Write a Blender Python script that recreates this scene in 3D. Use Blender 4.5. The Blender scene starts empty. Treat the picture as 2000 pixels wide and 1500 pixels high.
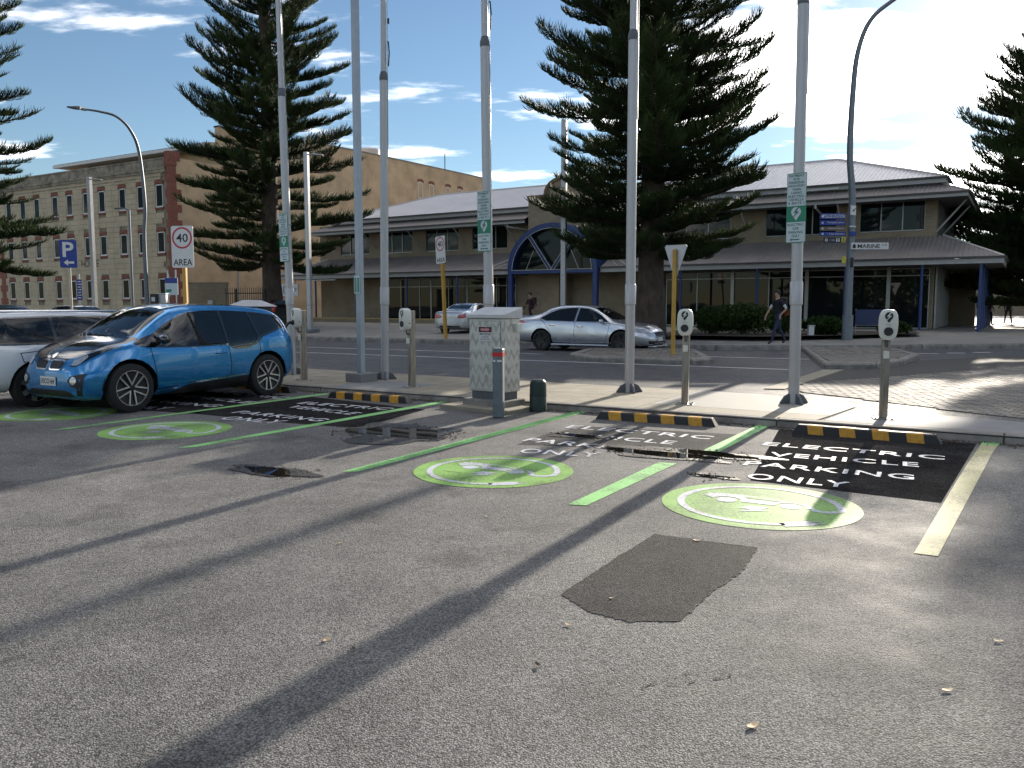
import bpy, bmesh, math, random
from mathutils import Vector, Matrix
from mathutils.geometry import tessellate_polygon
from math import sin, cos, pi, radians, atan, atan2, hypot, sqrt

scene = bpy.context.scene
COL = scene.collection
random.seed(11)

# ---------------------------------------------------------------- camera
FPX, HOR, EYE = 1600.0, 596.0, 1.6          # focal length in photo pixels, horizon row, eye height
PITCH = atan((750 - HOR) / FPX)
cam_d = bpy.data.cameras.new('camera'); cam = bpy.data.objects.new('camera', cam_d); COL.objects.link(cam)
cam.location = (0, 0, EYE); cam.rotation_euler = (pi / 2 - PITCH, 0, 0)
cam_d.sensor_width = 36; cam_d.lens = 36 * FPX / 2000; cam_d.clip_end = 3000; cam_d.clip_start = 0.05
scene.camera = cam

# ---------------------------------------------------------------- sun and sky
SUN_AZ, SUN_EL = radians(29.0), radians(15.5)
world = bpy.data.worlds.new("World"); scene.world = world; world.use_nodes = True
def build_sky():
    nt = world.node_tree; N = nt.nodes; L = nt.links; N.clear()
    out = N.new('ShaderNodeOutputWorld'); bg = N.new('ShaderNodeBackground'); bg.inputs['Strength'].default_value = SKY_STRENGTH
    sky = N.new('ShaderNodeTexSky'); sky.sky_type = 'NISHITA'; sky.sun_disc = False
    sky.sun_elevation = SUN_EL; sky.sun_rotation = SUN_AZ
    sky.air_density = 1.0; sky.dust_density = 0.0; sky.ozone_density = 2.6
    tc = N.new('ShaderNodeTexCoord'); sep = N.new('ShaderNodeSeparateXYZ'); L.new(tc.outputs['Generated'], sep.inputs[0])
    def M(op, a, b=None, c=None, clamp=False):
        m = N.new('ShaderNodeMath'); m.operation = op; m.use_clamp = clamp
        for i, q in enumerate((a, b, c)):
            if q is None: continue
            if isinstance(q, (int, float)): m.inputs[i].default_value = q
            else: L.new(q, m.inputs[i])
        return m.outputs[0]
    zc = M('MAXIMUM', sep.outputs[2], 0.03)
    px = M('DIVIDE', sep.outputs[0], M('ADD', zc, 0.12)); py = M('DIVIDE', sep.outputs[1], M('ADD', zc, 0.12))
    comb = N.new('ShaderNodeCombineXYZ'); L.new(px, comb.inputs[0]); L.new(py, comb.inputs[1])
    mp = N.new('ShaderNodeMapping'); L.new(comb.outputs[0], mp.inputs[0])
    mp.inputs['Rotation'].default_value = (0, 0, radians(24)); mp.inputs['Scale'].default_value = (0.75, 1.5, 1); mp.inputs['Location'].default_value = CLOUD_SHIFT
    n1 = N.new('ShaderNodeTexNoise'); n1.inputs['Scale'].default_value = 1.15; n1.inputs['Detail'].default_value = 9; n1.inputs['Roughness'].default_value = .58
    L.new(mp.outputs[0], n1.inputs[0])
    # distance from the sun: the cloud bank is thicker round it
    sd = N.new('ShaderNodeVectorMath'); sd.operation = 'DOT_PRODUCT'; L.new(tc.outputs['Generated'], sd.inputs[0])
    sd.inputs[1].default_value = (sin(SUN_AZ) * cos(SUN_EL), cos(SUN_AZ) * cos(SUN_EL), sin(SUN_EL))
    ang = M('ARCCOSINE', M('MINIMUM', sd.outputs['Value'], 0.99999))
    near = M('POWER', 2.718, M('MULTIPLY', M('MULTIPLY', ang, ang), -9.0))
    # the cloud deck sits in a band above the horizon on this side of the sky
    el = M('ARCSINE', sep.outputs[2])
    cov = M('ADD', n1.outputs[0], M('MULTIPLY', near, 0.09))
    ramp = N.new('ShaderNodeMapRange'); ramp.interpolation_type = 'SMOOTHSTEP'
    ramp.inputs['From Min'].default_value = CLOUD_T; ramp.inputs['From Max'].default_value = CLOUD_T + .14
    L.new(cov, ramp.inputs['Value'])
    fade = N.new('ShaderNodeMapRange'); fade.interpolation_type = 'SMOOTHSTEP'; fade.inputs[1].default_value = .01; fade.inputs[2].default_value = .09; L.new(sep.outputs[2], fade.inputs[0])
    cf = M('MULTIPLY', M('MULTIPLY', ramp.outputs[0], 0.92), fade.outputs[0])
    # cloud brightness: white, lit by the sun, much brighter close to it
    glow = M('POWER', 2.718, M('MULTIPLY', ang, -5.0))
    br = M('ADD', M('MULTIPLY', glow, CLOUD_GLOW), CLOUD_BASE)
    cc = N.new('ShaderNodeCombineXYZ')
    L.new(M('MULTIPLY', br, 1.0), cc.inputs[0]); L.new(M('MULTIPLY', br, .97), cc.inputs[1]); L.new(M('MULTIPLY', br, .95), cc.inputs[2])
    mix = N.new('ShaderNodeMixRGB'); L.new(cf, mix.inputs[0]); L.new(sky.outputs[0], mix.inputs[1]); L.new(cc.outputs[0], mix.inputs[2])
    # thin haze lit by the sun (aureole)
    hz = M('MULTIPLY', M('POWER', 2.718, M('MULTIPLY', ang, -8.5)), AUREOLE)
    hc = N.new('ShaderNodeCombineXYZ'); L.new(hz, hc.inputs[0]); L.new(M('MULTIPLY', hz, .95), hc.inputs[1]); L.new(M('MULTIPLY', hz, .86), hc.inputs[2])
    add = N.new('ShaderNodeVectorMath'); add.operation = 'ADD'; L.new(mix.outputs[0], add.inputs[0]); L.new(hc.outputs[0], add.inputs[1])
    L.new(add.outputs[0], bg.inputs[0]); L.new(bg.outputs[0], out.inputs[0])
SKY_STRENGTH, CLOUD_T, CLOUD_GLOW, CLOUD_BASE, AUREOLE, CLOUD_SHIFT = 0.030, 0.518, 50.0, 26.0, 9.0, (9.1, 0.9, 0)
build_sky()
sun_d = bpy.data.lights.new('sun', 'SUN'); sun = bpy.data.objects.new('sun', sun_d); COL.objects.link(sun)
sun_d.energy = 2.0; sun_d.angle = radians(0.5); sun_d.color = (1.0, 0.905, 0.77)
sun.rotation_euler = (pi / 2 - SUN_EL, 0, pi - SUN_AZ)
sun.location = (30, 50, 40)
scene.view_settings.view_transform = 'Standard'; scene.view_settings.look = 'None'
scene.view_settings.exposure = 2.1; scene.view_settings.gamma = 1; scene.view_settings.use_curve_mapping = False
scene.cycles.max_bounces = 8; scene.cycles.transparent_max_bounces = 12; scene.cycles.caustics_reflective = False

# ---------------------------------------------------------------- survey helpers (photo pixel -> place in the world)
def ground(px, py, z=0.0):
    d = Vector(((px - 1000) / FPX, cos(PITCH) - sin(PITCH) * (py - 750) / FPX, -sin(PITCH) - cos(PITCH) * (py - 750) / FPX))
    t = (z - EYE) / d.z
    return Vector((d.x * t, d.y * t, z))
def depth_pt(px, py, D):
    d = Vector(((px - 1000) / FPX, cos(PITCH) - sin(PITCH) * (py - 750) / FPX, -sin(PITCH) - cos(PITCH) * (py - 750) / FPX))
    return Vector((0, 0, EYE)) + d * (D / d.y)
KA = radians(-31.5); KO = Vector((0, 12.85, 0)); KX = Vector((cos(KA), sin(KA), 0)); KY = Vector((-sin(KA), cos(KA), 0))
def kerb(u, v, z=0.0):
    p = KO + KX * u + KY * v
    return Vector((p.x, p.y, z))
def to_kerb(p):
    d = Vector((p.x, p.y, 0)) - KO
    return d.dot(KX), d.dot(KY)
FZ, RZ = 0.10, 0.085                       # near footpath and road level
def far_z(y_off):                          # the far pavement rises gently to the building
    return min(0.46, max(0.25, 0.25 + 0.03 * y_off))

# ---------------------------------------------------------------- object helpers
def tag(o, label=None, cat=None, group=None, kind=None):
    if label: o['label'] = label
    if cat: o['category'] = cat
    if group: o['group'] = group
    if kind: o['kind'] = kind
    return o
def thing(name, label, cat, loc=(0, 0, 0), rz=0.0, group=None):
    o = bpy.data.objects.new(name, None); COL.objects.link(o); o.empty_display_size = .2
    o.location = loc; o.rotation_euler = (0, 0, rz)
    return tag(o, label, cat, group)
def copy_tree(o, parent=None):
    c = o.copy(); COL.objects.link(c)
    if parent: c.parent = parent; c.matrix_parent_inverse = o.matrix_parent_inverse.copy()
    for ch in list(o.children): copy_tree(ch, c)
    return c
def link(name, me, mats, parent=None, smooth=False):
    o = bpy.data.objects.new(name, me); COL.objects.link(o)
    if not isinstance(mats, (list, tuple)): mats = [mats]
    if not me.materials:
        for m in mats: me.materials.append(m)
    if smooth: me.polygons.foreach_set('use_smooth', [True] * len(me.polygons))
    if parent: o.parent = parent
    return o
def auto_smooth(me, ang=35):
    me.polygons.foreach_set('use_smooth', [True] * len(me.polygons))
    bm = bmesh.new(); bm.from_mesh(me); lim = radians(ang)
    for e in bm.edges:
        e.smooth = not (len(e.link_faces) == 2 and e.calc_face_angle(0) > lim)
    bm.to_mesh(me); bm.free()

def frame_from(p0, p1):
    d = (p1 - p0).normalized(); a = Vector((0, 0, 1)) if abs(d.z) < .95 else Vector((1, 0, 0))
    x = d.cross(a).normalized(); y = d.cross(x).normalized()
    return x, y
class MB:
    """collects simple solids, then links them as one mesh"""
    def __init__(s): s.v = []; s.f = []; s.m = []
    def add(s, vs, fs, mi=0):
        b = len(s.v); s.v += [tuple(p) for p in vs]; s.f += [tuple(b + i for i in f) for f in fs]; s.m += [mi] * len(fs); return s
    def box(s, c, d, rz=0.0, mi=0, R=None):
        hx, hy, hz = d[0] / 2, d[1] / 2, d[2] / 2; c = Vector(c)
        R = R or Matrix.Rotation(rz, 3, 'Z')
        vs = [c + R @ Vector((sx * hx, sy * hy, sz * hz)) for sz in (-1, 1) for sx, sy in ((-1, -1), (1, -1), (1, 1), (-1, 1))]
        return s.add(vs, [(3, 2, 1, 0), (4, 5, 6, 7), (0, 1, 5, 4), (1, 2, 6, 5), (2, 3, 7, 6), (3, 0, 4, 7)], mi)
    def span(s, x0, x1, y0, y1, z0, z1, mi=0):
        return s.box(((x0 + x1) / 2, (y0 + y1) / 2, (z0 + z1) / 2), (abs(x1 - x0), abs(y1 - y0), abs(z1 - z0)), 0, mi)
    def tube(s, pts, rad, n=8, mi=0, cap=True, ph=0.0):
        pts = [Vector(p) for p in pts]
        if not isinstance(rad, (list, tuple)): rad = [rad] * len(pts)
        x, y = frame_from(pts[0], pts[1]); vs = []
        for i, p in enumerate(pts):
            t = (pts[min(i + 1, len(pts) - 1)] - pts[max(i - 1, 0)]).normalized()
            x = (x - t * x.dot(t)).normalized(); y = t.cross(x)
            vs += [p + (x * cos(ph + 2 * pi * k / n) + y * sin(ph + 2 * pi * k / n)) * rad[i] for k in range(n)]
        fs = [(i * n + k, i * n + (k + 1) % n, (i + 1) * n + (k + 1) % n, (i + 1) * n + k) for i in range(len(pts) - 1) for k in range(n)]
        if cap: fs += [tuple(range(n - 1, -1, -1)), tuple((len(pts) - 1) * n + k for k in range(n))]
        return s.add(vs, fs, mi)
    def prism(s, poly, o, ax, ay, depth, mi=0):
        """2-D polygon in the plane (o, ax, ay), extruded by depth along ax x ay"""
        o, ax, ay = Vector(o), Vector(ax), Vector(ay); nz = ax.cross(ay).normalized(); n = len(poly)
        base = [o + ax * a + ay * b for a, b in poly]; top = [p + nz * depth for p in base]
        fs = [tuple(range(n - 1, -1, -1)), tuple(range(n, 2 * n))] + [(k, (k + 1) % n, n + (k + 1) % n, n + k) for k in range(n)]
        return s.add(base + top, fs, mi)
    def lathe(s, prof, c=(0, 0, 0), axis='Z', n=24, mi=0):
        vs = []; c = Vector(c)
        for r, h in prof:
            for k in range(n):
                a = 2 * pi * k / n
                p = Vector((r * cos(a), r * sin(a), h))
                if axis == 'Y': p = Vector((p.x, p.z, p.y))
                if axis == 'X': p = Vector((p.z, p.x, p.y))
                vs.append(c + p)
        fs = [(i * n + k, i * n + (k + 1) % n, (i + 1) * n + (k + 1) % n, (i + 1) * n + k) for i in range(len(prof) - 1) for k in range(n)]
        return s.add(vs, fs, mi)
    def mesh(s, name='m'):
        me = bpy.data.meshes.new(name); me.from_pydata(s.v, [], s.f); me.polygons.foreach_set('material_index', s.m); me.update(); return me
    def build(s, name, mats, parent=None, bevel=0.0, smooth=None, seg=1):
        me = s.mesh(name)
        bm = bmesh.new(); bm.from_mesh(me)
        bmesh.ops.recalc_face_normals(bm, faces=bm.faces)
        if bevel > 0:
            ed = [e for e in bm.edges if len(e.link_faces) == 2 and e.calc_face_angle(0) > radians(30)]
            bmesh.ops.bevel(bm, geom=ed, offset=bevel, segments=seg, affect='EDGES', profile=.5, clamp_overlap=True)
        bm.to_mesh(me); bm.free()
        o = link(name, me, mats, parent)
        if smooth is not None: auto_smooth(me, smooth)
        return o
def poly_mesh(pts, z=None):
    """flat polygon (possibly concave) as triangles"""
    P = [Vector((p[0], p[1], p[2] if len(p) > 2 and z is None else (z or 0))) for p in pts]
    me = bpy.data.meshes.new('poly'); me.from_pydata([tuple(p) for p in P], [], [tuple(t) for t in tessellate_polygon([P])]); me.update()
    bm = bmesh.new(); bm.from_mesh(me)
    for f in bm.faces:
        if f.normal.z < 0: f.normal_flip()
    bm.to_mesh(me); bm.free(); return me

# text: a font curve turned into a mesh, laid in the plane (o, ax, ay); w,h in metres
def text_mesh(txt, w, h, spacing=1.0, shear=0.0, extrude=0.0, align='CENTER', bold=0.0):
    cu = bpy.data.curves.new('t', 'FONT'); cu.body = txt; cu.size = 1; cu.space_character = spacing; cu.shear = shear; cu.align_x = 'LEFT'; cu.resolution_u = 3; cu.offset = bold; cu.fill_mode = 'FRONT' if extrude == 0 else 'BOTH'
    ob = bpy.data.objects.new('t', cu); COL.objects.link(ob)
    dg = bpy.context.evaluated_depsgraph_get(); me = bpy.data.meshes.new_from_object(ob.evaluated_get(dg))
    bpy.data.objects.remove(ob); bpy.data.curves.remove(cu)
    xs = [v.co.x for v in me.vertices]; ys = [v.co.y for v in me.vertices]
    x0, x1, y0, y1 = min(xs), max(xs), min(ys), max(ys)
    sx = w / (x1 - x0) if w else None; sy = h / (y1 - y0) if h else None
    sx = sx or sy; sy = sy or sx
    for v in me.vertices:
        v.co.x = (v.co.x - x0) * sx - ((x1 - x0) * sx / 2 if align == 'CENTER' else 0); v.co.y = (v.co.y - y0) * sy
    return me
def merge_meshes(items, name):
    """items: (mesh, o, ax, ay); flat meshes placed in their planes and joined"""
    vs, fs = [], []
    for me, o, ax, ay in items:
        o, ax, ay = Vector(o), Vector(ax), Vector(ay); nz = ax.cross(ay); b = len(vs)
        vs += [tuple(o + ax * v.co.x + ay * v.co.y + nz * v.co.z) for v in me.vertices]
        fs += [tuple(b + i for i in p.vertices) for p in me.polygons]
    m = bpy.data.meshes.new(name); m.from_pydata(vs, [], fs); m.update(); return m
def flat_poly(pts):
    P = [Vector((a, b, 0)) for a, b in pts]
    m = bpy.data.meshes.new('fp'); m.from_pydata([tuple(p) for p in P], [], [tuple(t) for t in tessellate_polygon([P])]); m.update()
    bm = bmesh.new(); bm.from_mesh(m)
    for f in bm.faces:
        if f.normal.z < 0: f.normal_flip()
    bm.to_mesh(m); bm.free(); return m
def flat_ring(rx0, ry0, rx1, ry1, a0=0, a1=360, n=40, c=(0, 0)):
    A = [radians(a0 + (a1 - a0) * i / n) for i in range(n + 1)]
    vs = [(c[0] + rx0 * cos(a), c[1] + ry0 * sin(a), 0) for a in A] + [(c[0] + rx1 * cos(a), c[1] + ry1 * sin(a), 0) for a in A]
    m = bpy.data.meshes.new('ring'); m.from_pydata(vs, [], [(i, n + 1 + i, n + 2 + i, i + 1) for i in range(n)]); m.update(); return m
def stroke(pts, w):
    """a flat stroked polyline as quads"""
    vs, fs = [], []
    P = [Vector((a, b, 0)) for a, b in pts]
    for i, p in enumerate(P):
        t = (P[min(i + 1, len(P) - 1)] - P[max(i - 1, 0)]).normalized(); n = Vector((-t.y, t.x, 0)) * w / 2
        vs += [tuple(p + n), tuple(p - n)]
    fs = [(2 * i, 2 * i + 1, 2 * i + 3, 2 * i + 2) for i in range(len(P) - 1)]
    m = bpy.data.meshes.new('st'); m.from_pydata(vs, [], fs); m.update(); return m
def circle_pts(r, n=32, c=(0, 0), ry=None): return [(c[0] + r * cos(2 * pi * k / n), c[1] + (ry or r) * sin(2 * pi * k / n)) for k in range(n)]

# ---------------------------------------------------------------- materials
MATS = {}
def nodes(name):
    m = bpy.data.materials.new(name); m.use_nodes = True; nt = m.node_tree
    return m, nt, nt.nodes['Principled BSDF']
def pm(name, col, rough=.6, metal=0.0, var=.15, vscale=6.0, bump=0.0, bscale=60.0, coat=0.0, spec=.5, dirt=None, stretch=None):
    """plain surface with mottled colour, uneven gloss and fine relief"""
    if name in MATS: return MATS[name]
    m, nt, b = nodes(name); N, L = nt.nodes, nt.links
    tc = N.new('ShaderNodeTexCoord'); src = tc.outputs['Object']
    if stretch:
        mp = N.new('ShaderNodeMapping'); mp.inputs['Scale'].default_value = stretch; L.new(src, mp.inputs[0]); src = mp.outputs[0]
    n = N.new('ShaderNodeTexNoise'); n.inputs['Scale'].default_value = vscale; n.inputs['Detail'].default_value = 6; n.inputs['Roughness'].default_value = .62; L.new(src, n.inputs[0])
    r = N.new('ShaderNodeValToRGB'); L.new(n.outputs[0], r.inputs[0])
    c = Vector(col); d = Vector(dirt) if dirt else c * (1 - var)
    r.color_ramp.elements[0].position = .32; r.color_ramp.elements[1].position = .68
    r.color_ramp.elements[0].color = (*d, 1); r.color_ramp.elements[1].color = (*[min(1, x * (1 + var * .6)) for x in c], 1)
    L.new(r.outputs[0], b.inputs['Base Color'])
    mr = N.new('ShaderNodeMapRange'); mr.inputs['To Min'].default_value = max(.02, rough * .85); mr.inputs['To Max'].default_value = min(1, rough * 1.15); L.new(n.outputs[0], mr.inputs[0]); L.new(mr.outputs[0], b.inputs['Roughness'])
    b.inputs['Metallic'].default_value = metal; b.inputs['Coat Weight'].default_value = coat; b.inputs['Specular IOR Level'].default_value = spec
    b.inputs['Coat Roughness'].default_value = .04
    if bump:
        n2 = N.new('ShaderNodeTexNoise'); n2.inputs['Scale'].default_value = bscale; n2.inputs['Detail'].default_value = 4; L.new(src, n2.inputs[0])
        bp = N.new('ShaderNodeBump'); bp.inputs['Strength'].default_value = bump; bp.inputs['Distance'].default_value = .01; L.new(n2.outputs[0], bp.inputs['Height']); L.new(bp.outputs[0], b.inputs['Normal'])
    MATS[name] = m; return m
def glass_mat(name, tint=(.02, .024, .026), rough=.02, spec=.22, see=0.0):
    if name in MATS: return MATS[name]
    m, nt, b = nodes(name); N, L = nt.nodes, nt.links
    b.inputs['Base Color'].default_value = (*tint, 1); b.inputs['Roughness'].default_value = rough; b.inputs['Specular IOR Level'].default_value = spec
    tc = N.new('ShaderNodeTexCoord'); n = N.new('ShaderNodeTexNoise'); n.inputs['Scale'].default_value = .7; n.inputs['Detail'].default_value = 2; L.new(tc.outputs['Object'], n.inputs[0])
    bp = N.new('ShaderNodeBump'); bp.inputs['Strength'].default_value = .08; bp.inputs['Distance'].default_value = .02; L.new(n.outputs[0], bp.inputs['Height']); L.new(bp.outputs[0], b.inputs['Normal'])
    if see:
        t = N.new('ShaderNodeBsdfTransparent'); t.inputs[0].default_value = (see, see * 1.03, see * 1.02, 1)
        g = N.new('ShaderNodeBsdfGlossy'); g.inputs['Roughness'].default_value = .01
        fr = N.new('ShaderNodeFresnel'); fr.inputs['IOR'].default_value = 1.5
        fm = N.new('ShaderNodeMath'); fm.operation = 'MULTIPLY'; fm.inputs[1].default_value = 1.6; fm.use_clamp = True; L.new(fr.outputs[0], fm.inputs[0])
        mx = N.new('ShaderNodeMixShader'); L.new(fm.outputs[0], mx.inputs[0]); L.new(t.outputs[0], mx.inputs[1]); L.new(g.outputs[0], mx.inputs[2])
        L.new(mx.outputs[0], N['Material Output'].inputs[0])
    MATS[name] = m; return m
def wallmat(name, c1, c2, mortar, bw, bh, axes='xz', rough=.85, msize=.012, bump=.5):
    """brick or block coursing as colour and fine relief for walls too far off to build brick by brick"""
    if name in MATS: return MATS[name]
    m, nt, b = nodes(name); N, L = nt.nodes, nt.links
    tc = N.new('ShaderNodeTexCoord'); sp = N.new('ShaderNodeSeparateXYZ'); L.new(tc.outputs['Object'], sp.inputs[0])
    ad = N.new('ShaderNodeMath'); ad.operation = 'ADD'; L.new(sp.outputs[0], ad.inputs[0]); L.new(sp.outputs[1], ad.inputs[1])
    cb = N.new('ShaderNodeCombineXYZ'); L.new(ad.outputs[0], cb.inputs[0]); L.new(sp.outputs[2], cb.inputs[1])
    br = N.new('ShaderNodeTexBrick'); L.new(cb.outputs[0], br.inputs['Vector']); br.inputs['Scale'].default_value = 1
    br.inputs['Brick Width'].default_value = bw; br.inputs['Row Height'].default_value = bh; br.inputs['Mortar Size'].default_value = msize; br.inputs['Mortar Smooth'].default_value = .2
    br.inputs['Color1'].default_value = (*c1, 1); br.inputs['Color2'].default_value = (*c2, 1); br.inputs['Mortar'].default_value = (*mortar, 1); br.inputs['Bias'].default_value = 0
    n = N.new('ShaderNodeTexNoise'); n.inputs['Scale'].default_value = .8; n.inputs['Detail'].default_value = 7; L.new(tc.outputs['Object'], n.inputs[0])
    mr = N.new('ShaderNodeMapRange'); mr.inputs[1].default_value = .3; mr.inputs[2].default_value = .7; mr.inputs['To Min'].default_value = .78; mr.inputs['To Max'].default_value = 1.12; L.new(n.outputs[0], mr.inputs[0])
    mx = N.new('ShaderNodeMixRGB'); mx.blend_type = 'MULTIPLY'; mx.inputs[0].default_value = 1; L.new(br.outputs[0], mx.inputs[1]); L.new(mr.outputs[0], mx.inputs[2])
    L.new(mx.outputs[0], b.inputs['Base Color']); b.inputs['Roughness'].default_value = rough; b.inputs['Specular IOR Level'].default_value = .2
    bp = N.new('ShaderNodeBump'); bp.inputs['Strength'].default_value = bump; bp.inputs['Distance'].default_value = .012; bp.invert = True; L.new(br.outputs['Fac'], bp.inputs['Height']); L.new(bp.outputs[0], b.inputs['Normal'])
    MATS[name] = m; return m
def asphalt(name, dark, light, agg=95.0, bump=.75, rmin=.5, rmax=.8, spec=.22, wet=0.0):
    if name in MATS: return MATS[name]
    m, nt, b = nodes(name); N, L = nt.nodes, nt.links
    g = N.new('ShaderNodeNewGeometry'); P = g.outputs['Position']
    v = N.new('ShaderNodeTexVoronoi'); v.inputs['Scale'].default_value = agg; L.new(P, v.inputs[0])
    v2 = N.new('ShaderNodeTexVoronoi'); v2.inputs['Scale'].default_value = agg * 2.1; L.new(P, v2.inputs[0])
    def noise(sc, det=6, rough=.6):
        n = N.new('ShaderNodeTexNoise'); n.inputs['Scale'].default_value = sc; n.inputs['Detail'].default_value = det; n.inputs['Roughness'].default_value = rough; L.new(P, n.inputs[0]); return n
    def M(op, a, c, clamp=False):
        q = N.new('ShaderNodeMath'); q.operation = op; q.use_clamp = clamp
        for i, s in enumerate((a, c)):
            if isinstance(s, (int, float)): q.inputs[i].default_value = s
            else: L.new(s, q.inputs[i])
        return q.outputs[0]
    def MR(a, f0, f1, t0, t1):
        q = N.new('ShaderNodeMapRange'); L.new(a, q.inputs[0])
        for i, s in zip((1, 2, 3, 4), (f0, f1, t0, t1)): q.inputs[i].default_value = s
        return q.outputs[0]
    sx = N.new('ShaderNodeSeparateColor'); L.new(v.outputs['Color'], sx.inputs[0])
    stone = MR(sx.outputs[0], 0, 1, .55, 1.5)
    pit = MR(v.outputs['Distance'], .25, .75, 1.15, .45)
    n1 = noise(.35, 5); n2 = noise(2.3, 8, .65); n3 = noise(14, 4)
    macro = MR(n1.outputs[0], .3, .7, 0, 1); mid = MR(n2.outputs[0], .3, .7, .78, 1.18)
    mix = N.new('ShaderNodeMixRGB'); mix.inputs[1].default_value = (*dark, 1); mix.inputs[2].default_value = (*light, 1)
    smud = MR(noise(.9, 3, .5).outputs[0], .50, .64, 1, .15); L.new(M('MULTIPLY', macro, smud), mix.inputs[0])
    f = M('MULTIPLY', M('MULTIPLY', stone, pit), M('MULTIPLY', mid, MR(n3.outputs[0], .3, .7, .88, 1.1)))
    f = M('MULTIPLY', f, MR(noise(1.35, 2, .5).outputs[0], .58, .70, 1, .70)); f = M('MULTIPLY', f, MR(noise(5.5, 2, .5).outputs[0], .66, .74, 1, .72))
    mu = N.new('ShaderNodeMixRGB'); mu.blend_type = 'MULTIPLY'; mu.inputs[0].default_value = 1; L.new(mix.outputs[0], mu.inputs[1])
    L.new(f, mu.inputs[2])
    L.new(mu.outputs[0], b.inputs['Base Color'])
    damp = MR(noise(.55, 3).outputs[0], .45, .66, 0, 1)
    ro = M('SUBTRACT', MR(n2.outputs[0], .3, .7, rmin, rmax), M('MULTIPLY', damp, wet))
    L.new(ro, b.inputs['Roughness']); b.inputs['Specular IOR Level'].default_value = spec
    hgt = M('ADD', M('MULTIPLY', v.outputs['Distance'], -1.0), M('MULTIPLY', v2.outputs['Distance'], -.4))
    bp = N.new('ShaderNodeBump'); bp.inputs['Strength'].default_value = bump; bp.inputs['Distance'].default_value = .006; L.new(hgt, bp.inputs['Height']); L.new(bp.outputs[0], b.inputs['Normal'])
    MATS[name] = m; return m
def paint(name, col, worn=.25, rough=.6, scale=35, under=(.05, .05, .05), spec=.19):
    """road paint, scuffed through to the asphalt in places"""
    if name in MATS: return MATS[name]
    m, nt, b = nodes(name); N, L = nt.nodes, nt.links
    g = N.new('ShaderNodeNewGeometry')
    n = N.new('ShaderNodeTexNoise'); n.inputs['Scale'].default_value = scale; n.inputs['Detail'].default_value = 5; n.inputs['Roughness'].default_value = .7; L.new(g.outputs['Position'], n.inputs[0])
    n2 = N.new('ShaderNodeTexNoise'); n2.inputs['Scale'].default_value = 1.7; n2.inputs['Detail'].default_value = 6; L.new(g.outputs['Position'], n2.inputs[0])
    a = N.new('ShaderNodeMath'); a.operation = 'ADD'; L.new(n.outputs[0], a.inputs[0])
    s = N.new('ShaderNodeMath'); s.operation = 'MULTIPLY_ADD'; L.new(n2.outputs[0], s.inputs[0]); s.inputs[1].default_value = .7; s.inputs[2].default_value = -.35; L.new(s.outputs[0], a.inputs[1])
    r = N.new('ShaderNodeMapRange'); r.interpolation_type = 'SMOOTHSTEP'; r.inputs[1].default_value = .28 + worn * .2; r.inputs[2].default_value = .36 + worn * .2; L.new(a.outputs[0], r.inputs[0])
    mx = N.new('ShaderNodeMixRGB'); mx.inputs[1].default_value = (*(Vector(col) * .55 + Vector(under) * .45), 1); mx.inputs[2].default_value = (*col, 1); L.new(r.outputs[0], mx.inputs[0])
    m2 = N.new('ShaderNodeMixRGB'); m2.blend_type = 'MULTIPLY'; m2.inputs[0].default_value = 1; L.new(mx.outputs[0], m2.inputs[1])
    mr = N.new('ShaderNodeMapRange'); mr.inputs[1].default_value = .3; mr.inputs[2].default_value = .7; mr.inputs[3].default_value = .85; mr.inputs[4].default_value = 1.08; L.new(n2.outputs[0], mr.inputs[0]); L.new(mr.outputs[0], m2.inputs[2])
    L.new(m2.outputs[0], b.inputs['Base Color']); b.inputs['Roughness'].default_value = rough; b.inputs['Specular IOR Level'].default_value = spec
    v = N.new('ShaderNodeTexVoronoi'); v.inputs['Scale'].default_value = 95; L.new(g.outputs['Position'], v.inputs[0])
    bp = N.new('ShaderNodeBump'); bp.inputs['Strength'].default_value = .35; bp.inputs['Distance'].default_value = .004; bp.invert = True; L.new(v.outputs['Distance'], bp.inputs['Height']); L.new(bp.outputs[0], b.inputs['Normal'])
    MATS[name] = m; return m

M_ASPH = asphalt('car_park_asphalt', (.15, .146, .142), (.245, .238, .228), agg=120, rmin=.75, rmax=.95, wet=.12)
M_PATCH = asphalt('asphalt_patch', (.065, .062, .060), (.095, .091, .088), agg=110, rmin=.8, rmax=.95, spec=.08)
M_BLACK = asphalt('black_sealed_asphalt', (.030, .029, .030), (.056, .054, .053), agg=110, rmin=.9, rmax=1.0, spec=.0, bump=.4)
M_ROAD = asphalt('road_asphalt', (.095, .095, .10), (.13, .13, .132), agg=60, bump=.4, rmin=.6, rmax=.85)
M_CONC = pm('concrete', (.265, .235, .175), .85, var=.28, vscale=2.2, bump=.25, bscale=90)
M_CONC2 = pm('kerb_concrete', (.24, .225, .20), .85, var=.35, vscale=4, bump=.4, bscale=60, dirt=(.13, .12, .11))
M_CONCG = pm('grey_concrete', (.20, .20, .20), .8, var=.15, vscale=2.5, bump=.15, bscale=120)
M_JOINT = pm('joint_dirt', (.05, .045, .038), .95, var=.3, vscale=20)
M_WHITE = paint('white_road_paint', (.66, .66, .68), .6)
M_GREEN = paint('green_road_paint', (.27, .52, .17), .8)
M_GREENL = paint('green_line_paint', (.27, .58, .20), .7)
M_LINEGLARE = paint('glare_tinted_line_paint', (.46, .44, .24), .7, spec=.02)  # sun glare on the right end bay line, put into its colour as yellow
M_LINEW = paint('road_line_paint', (.66, .66, .66), .35)
# ================================================================ SETTING
S = lambda o: tag(o, kind='structure')
g0 = MB(); g0.box((0, 150, -.4), (2400, 2400, .5)); S(g0.build('ground', M_ROAD))
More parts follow.
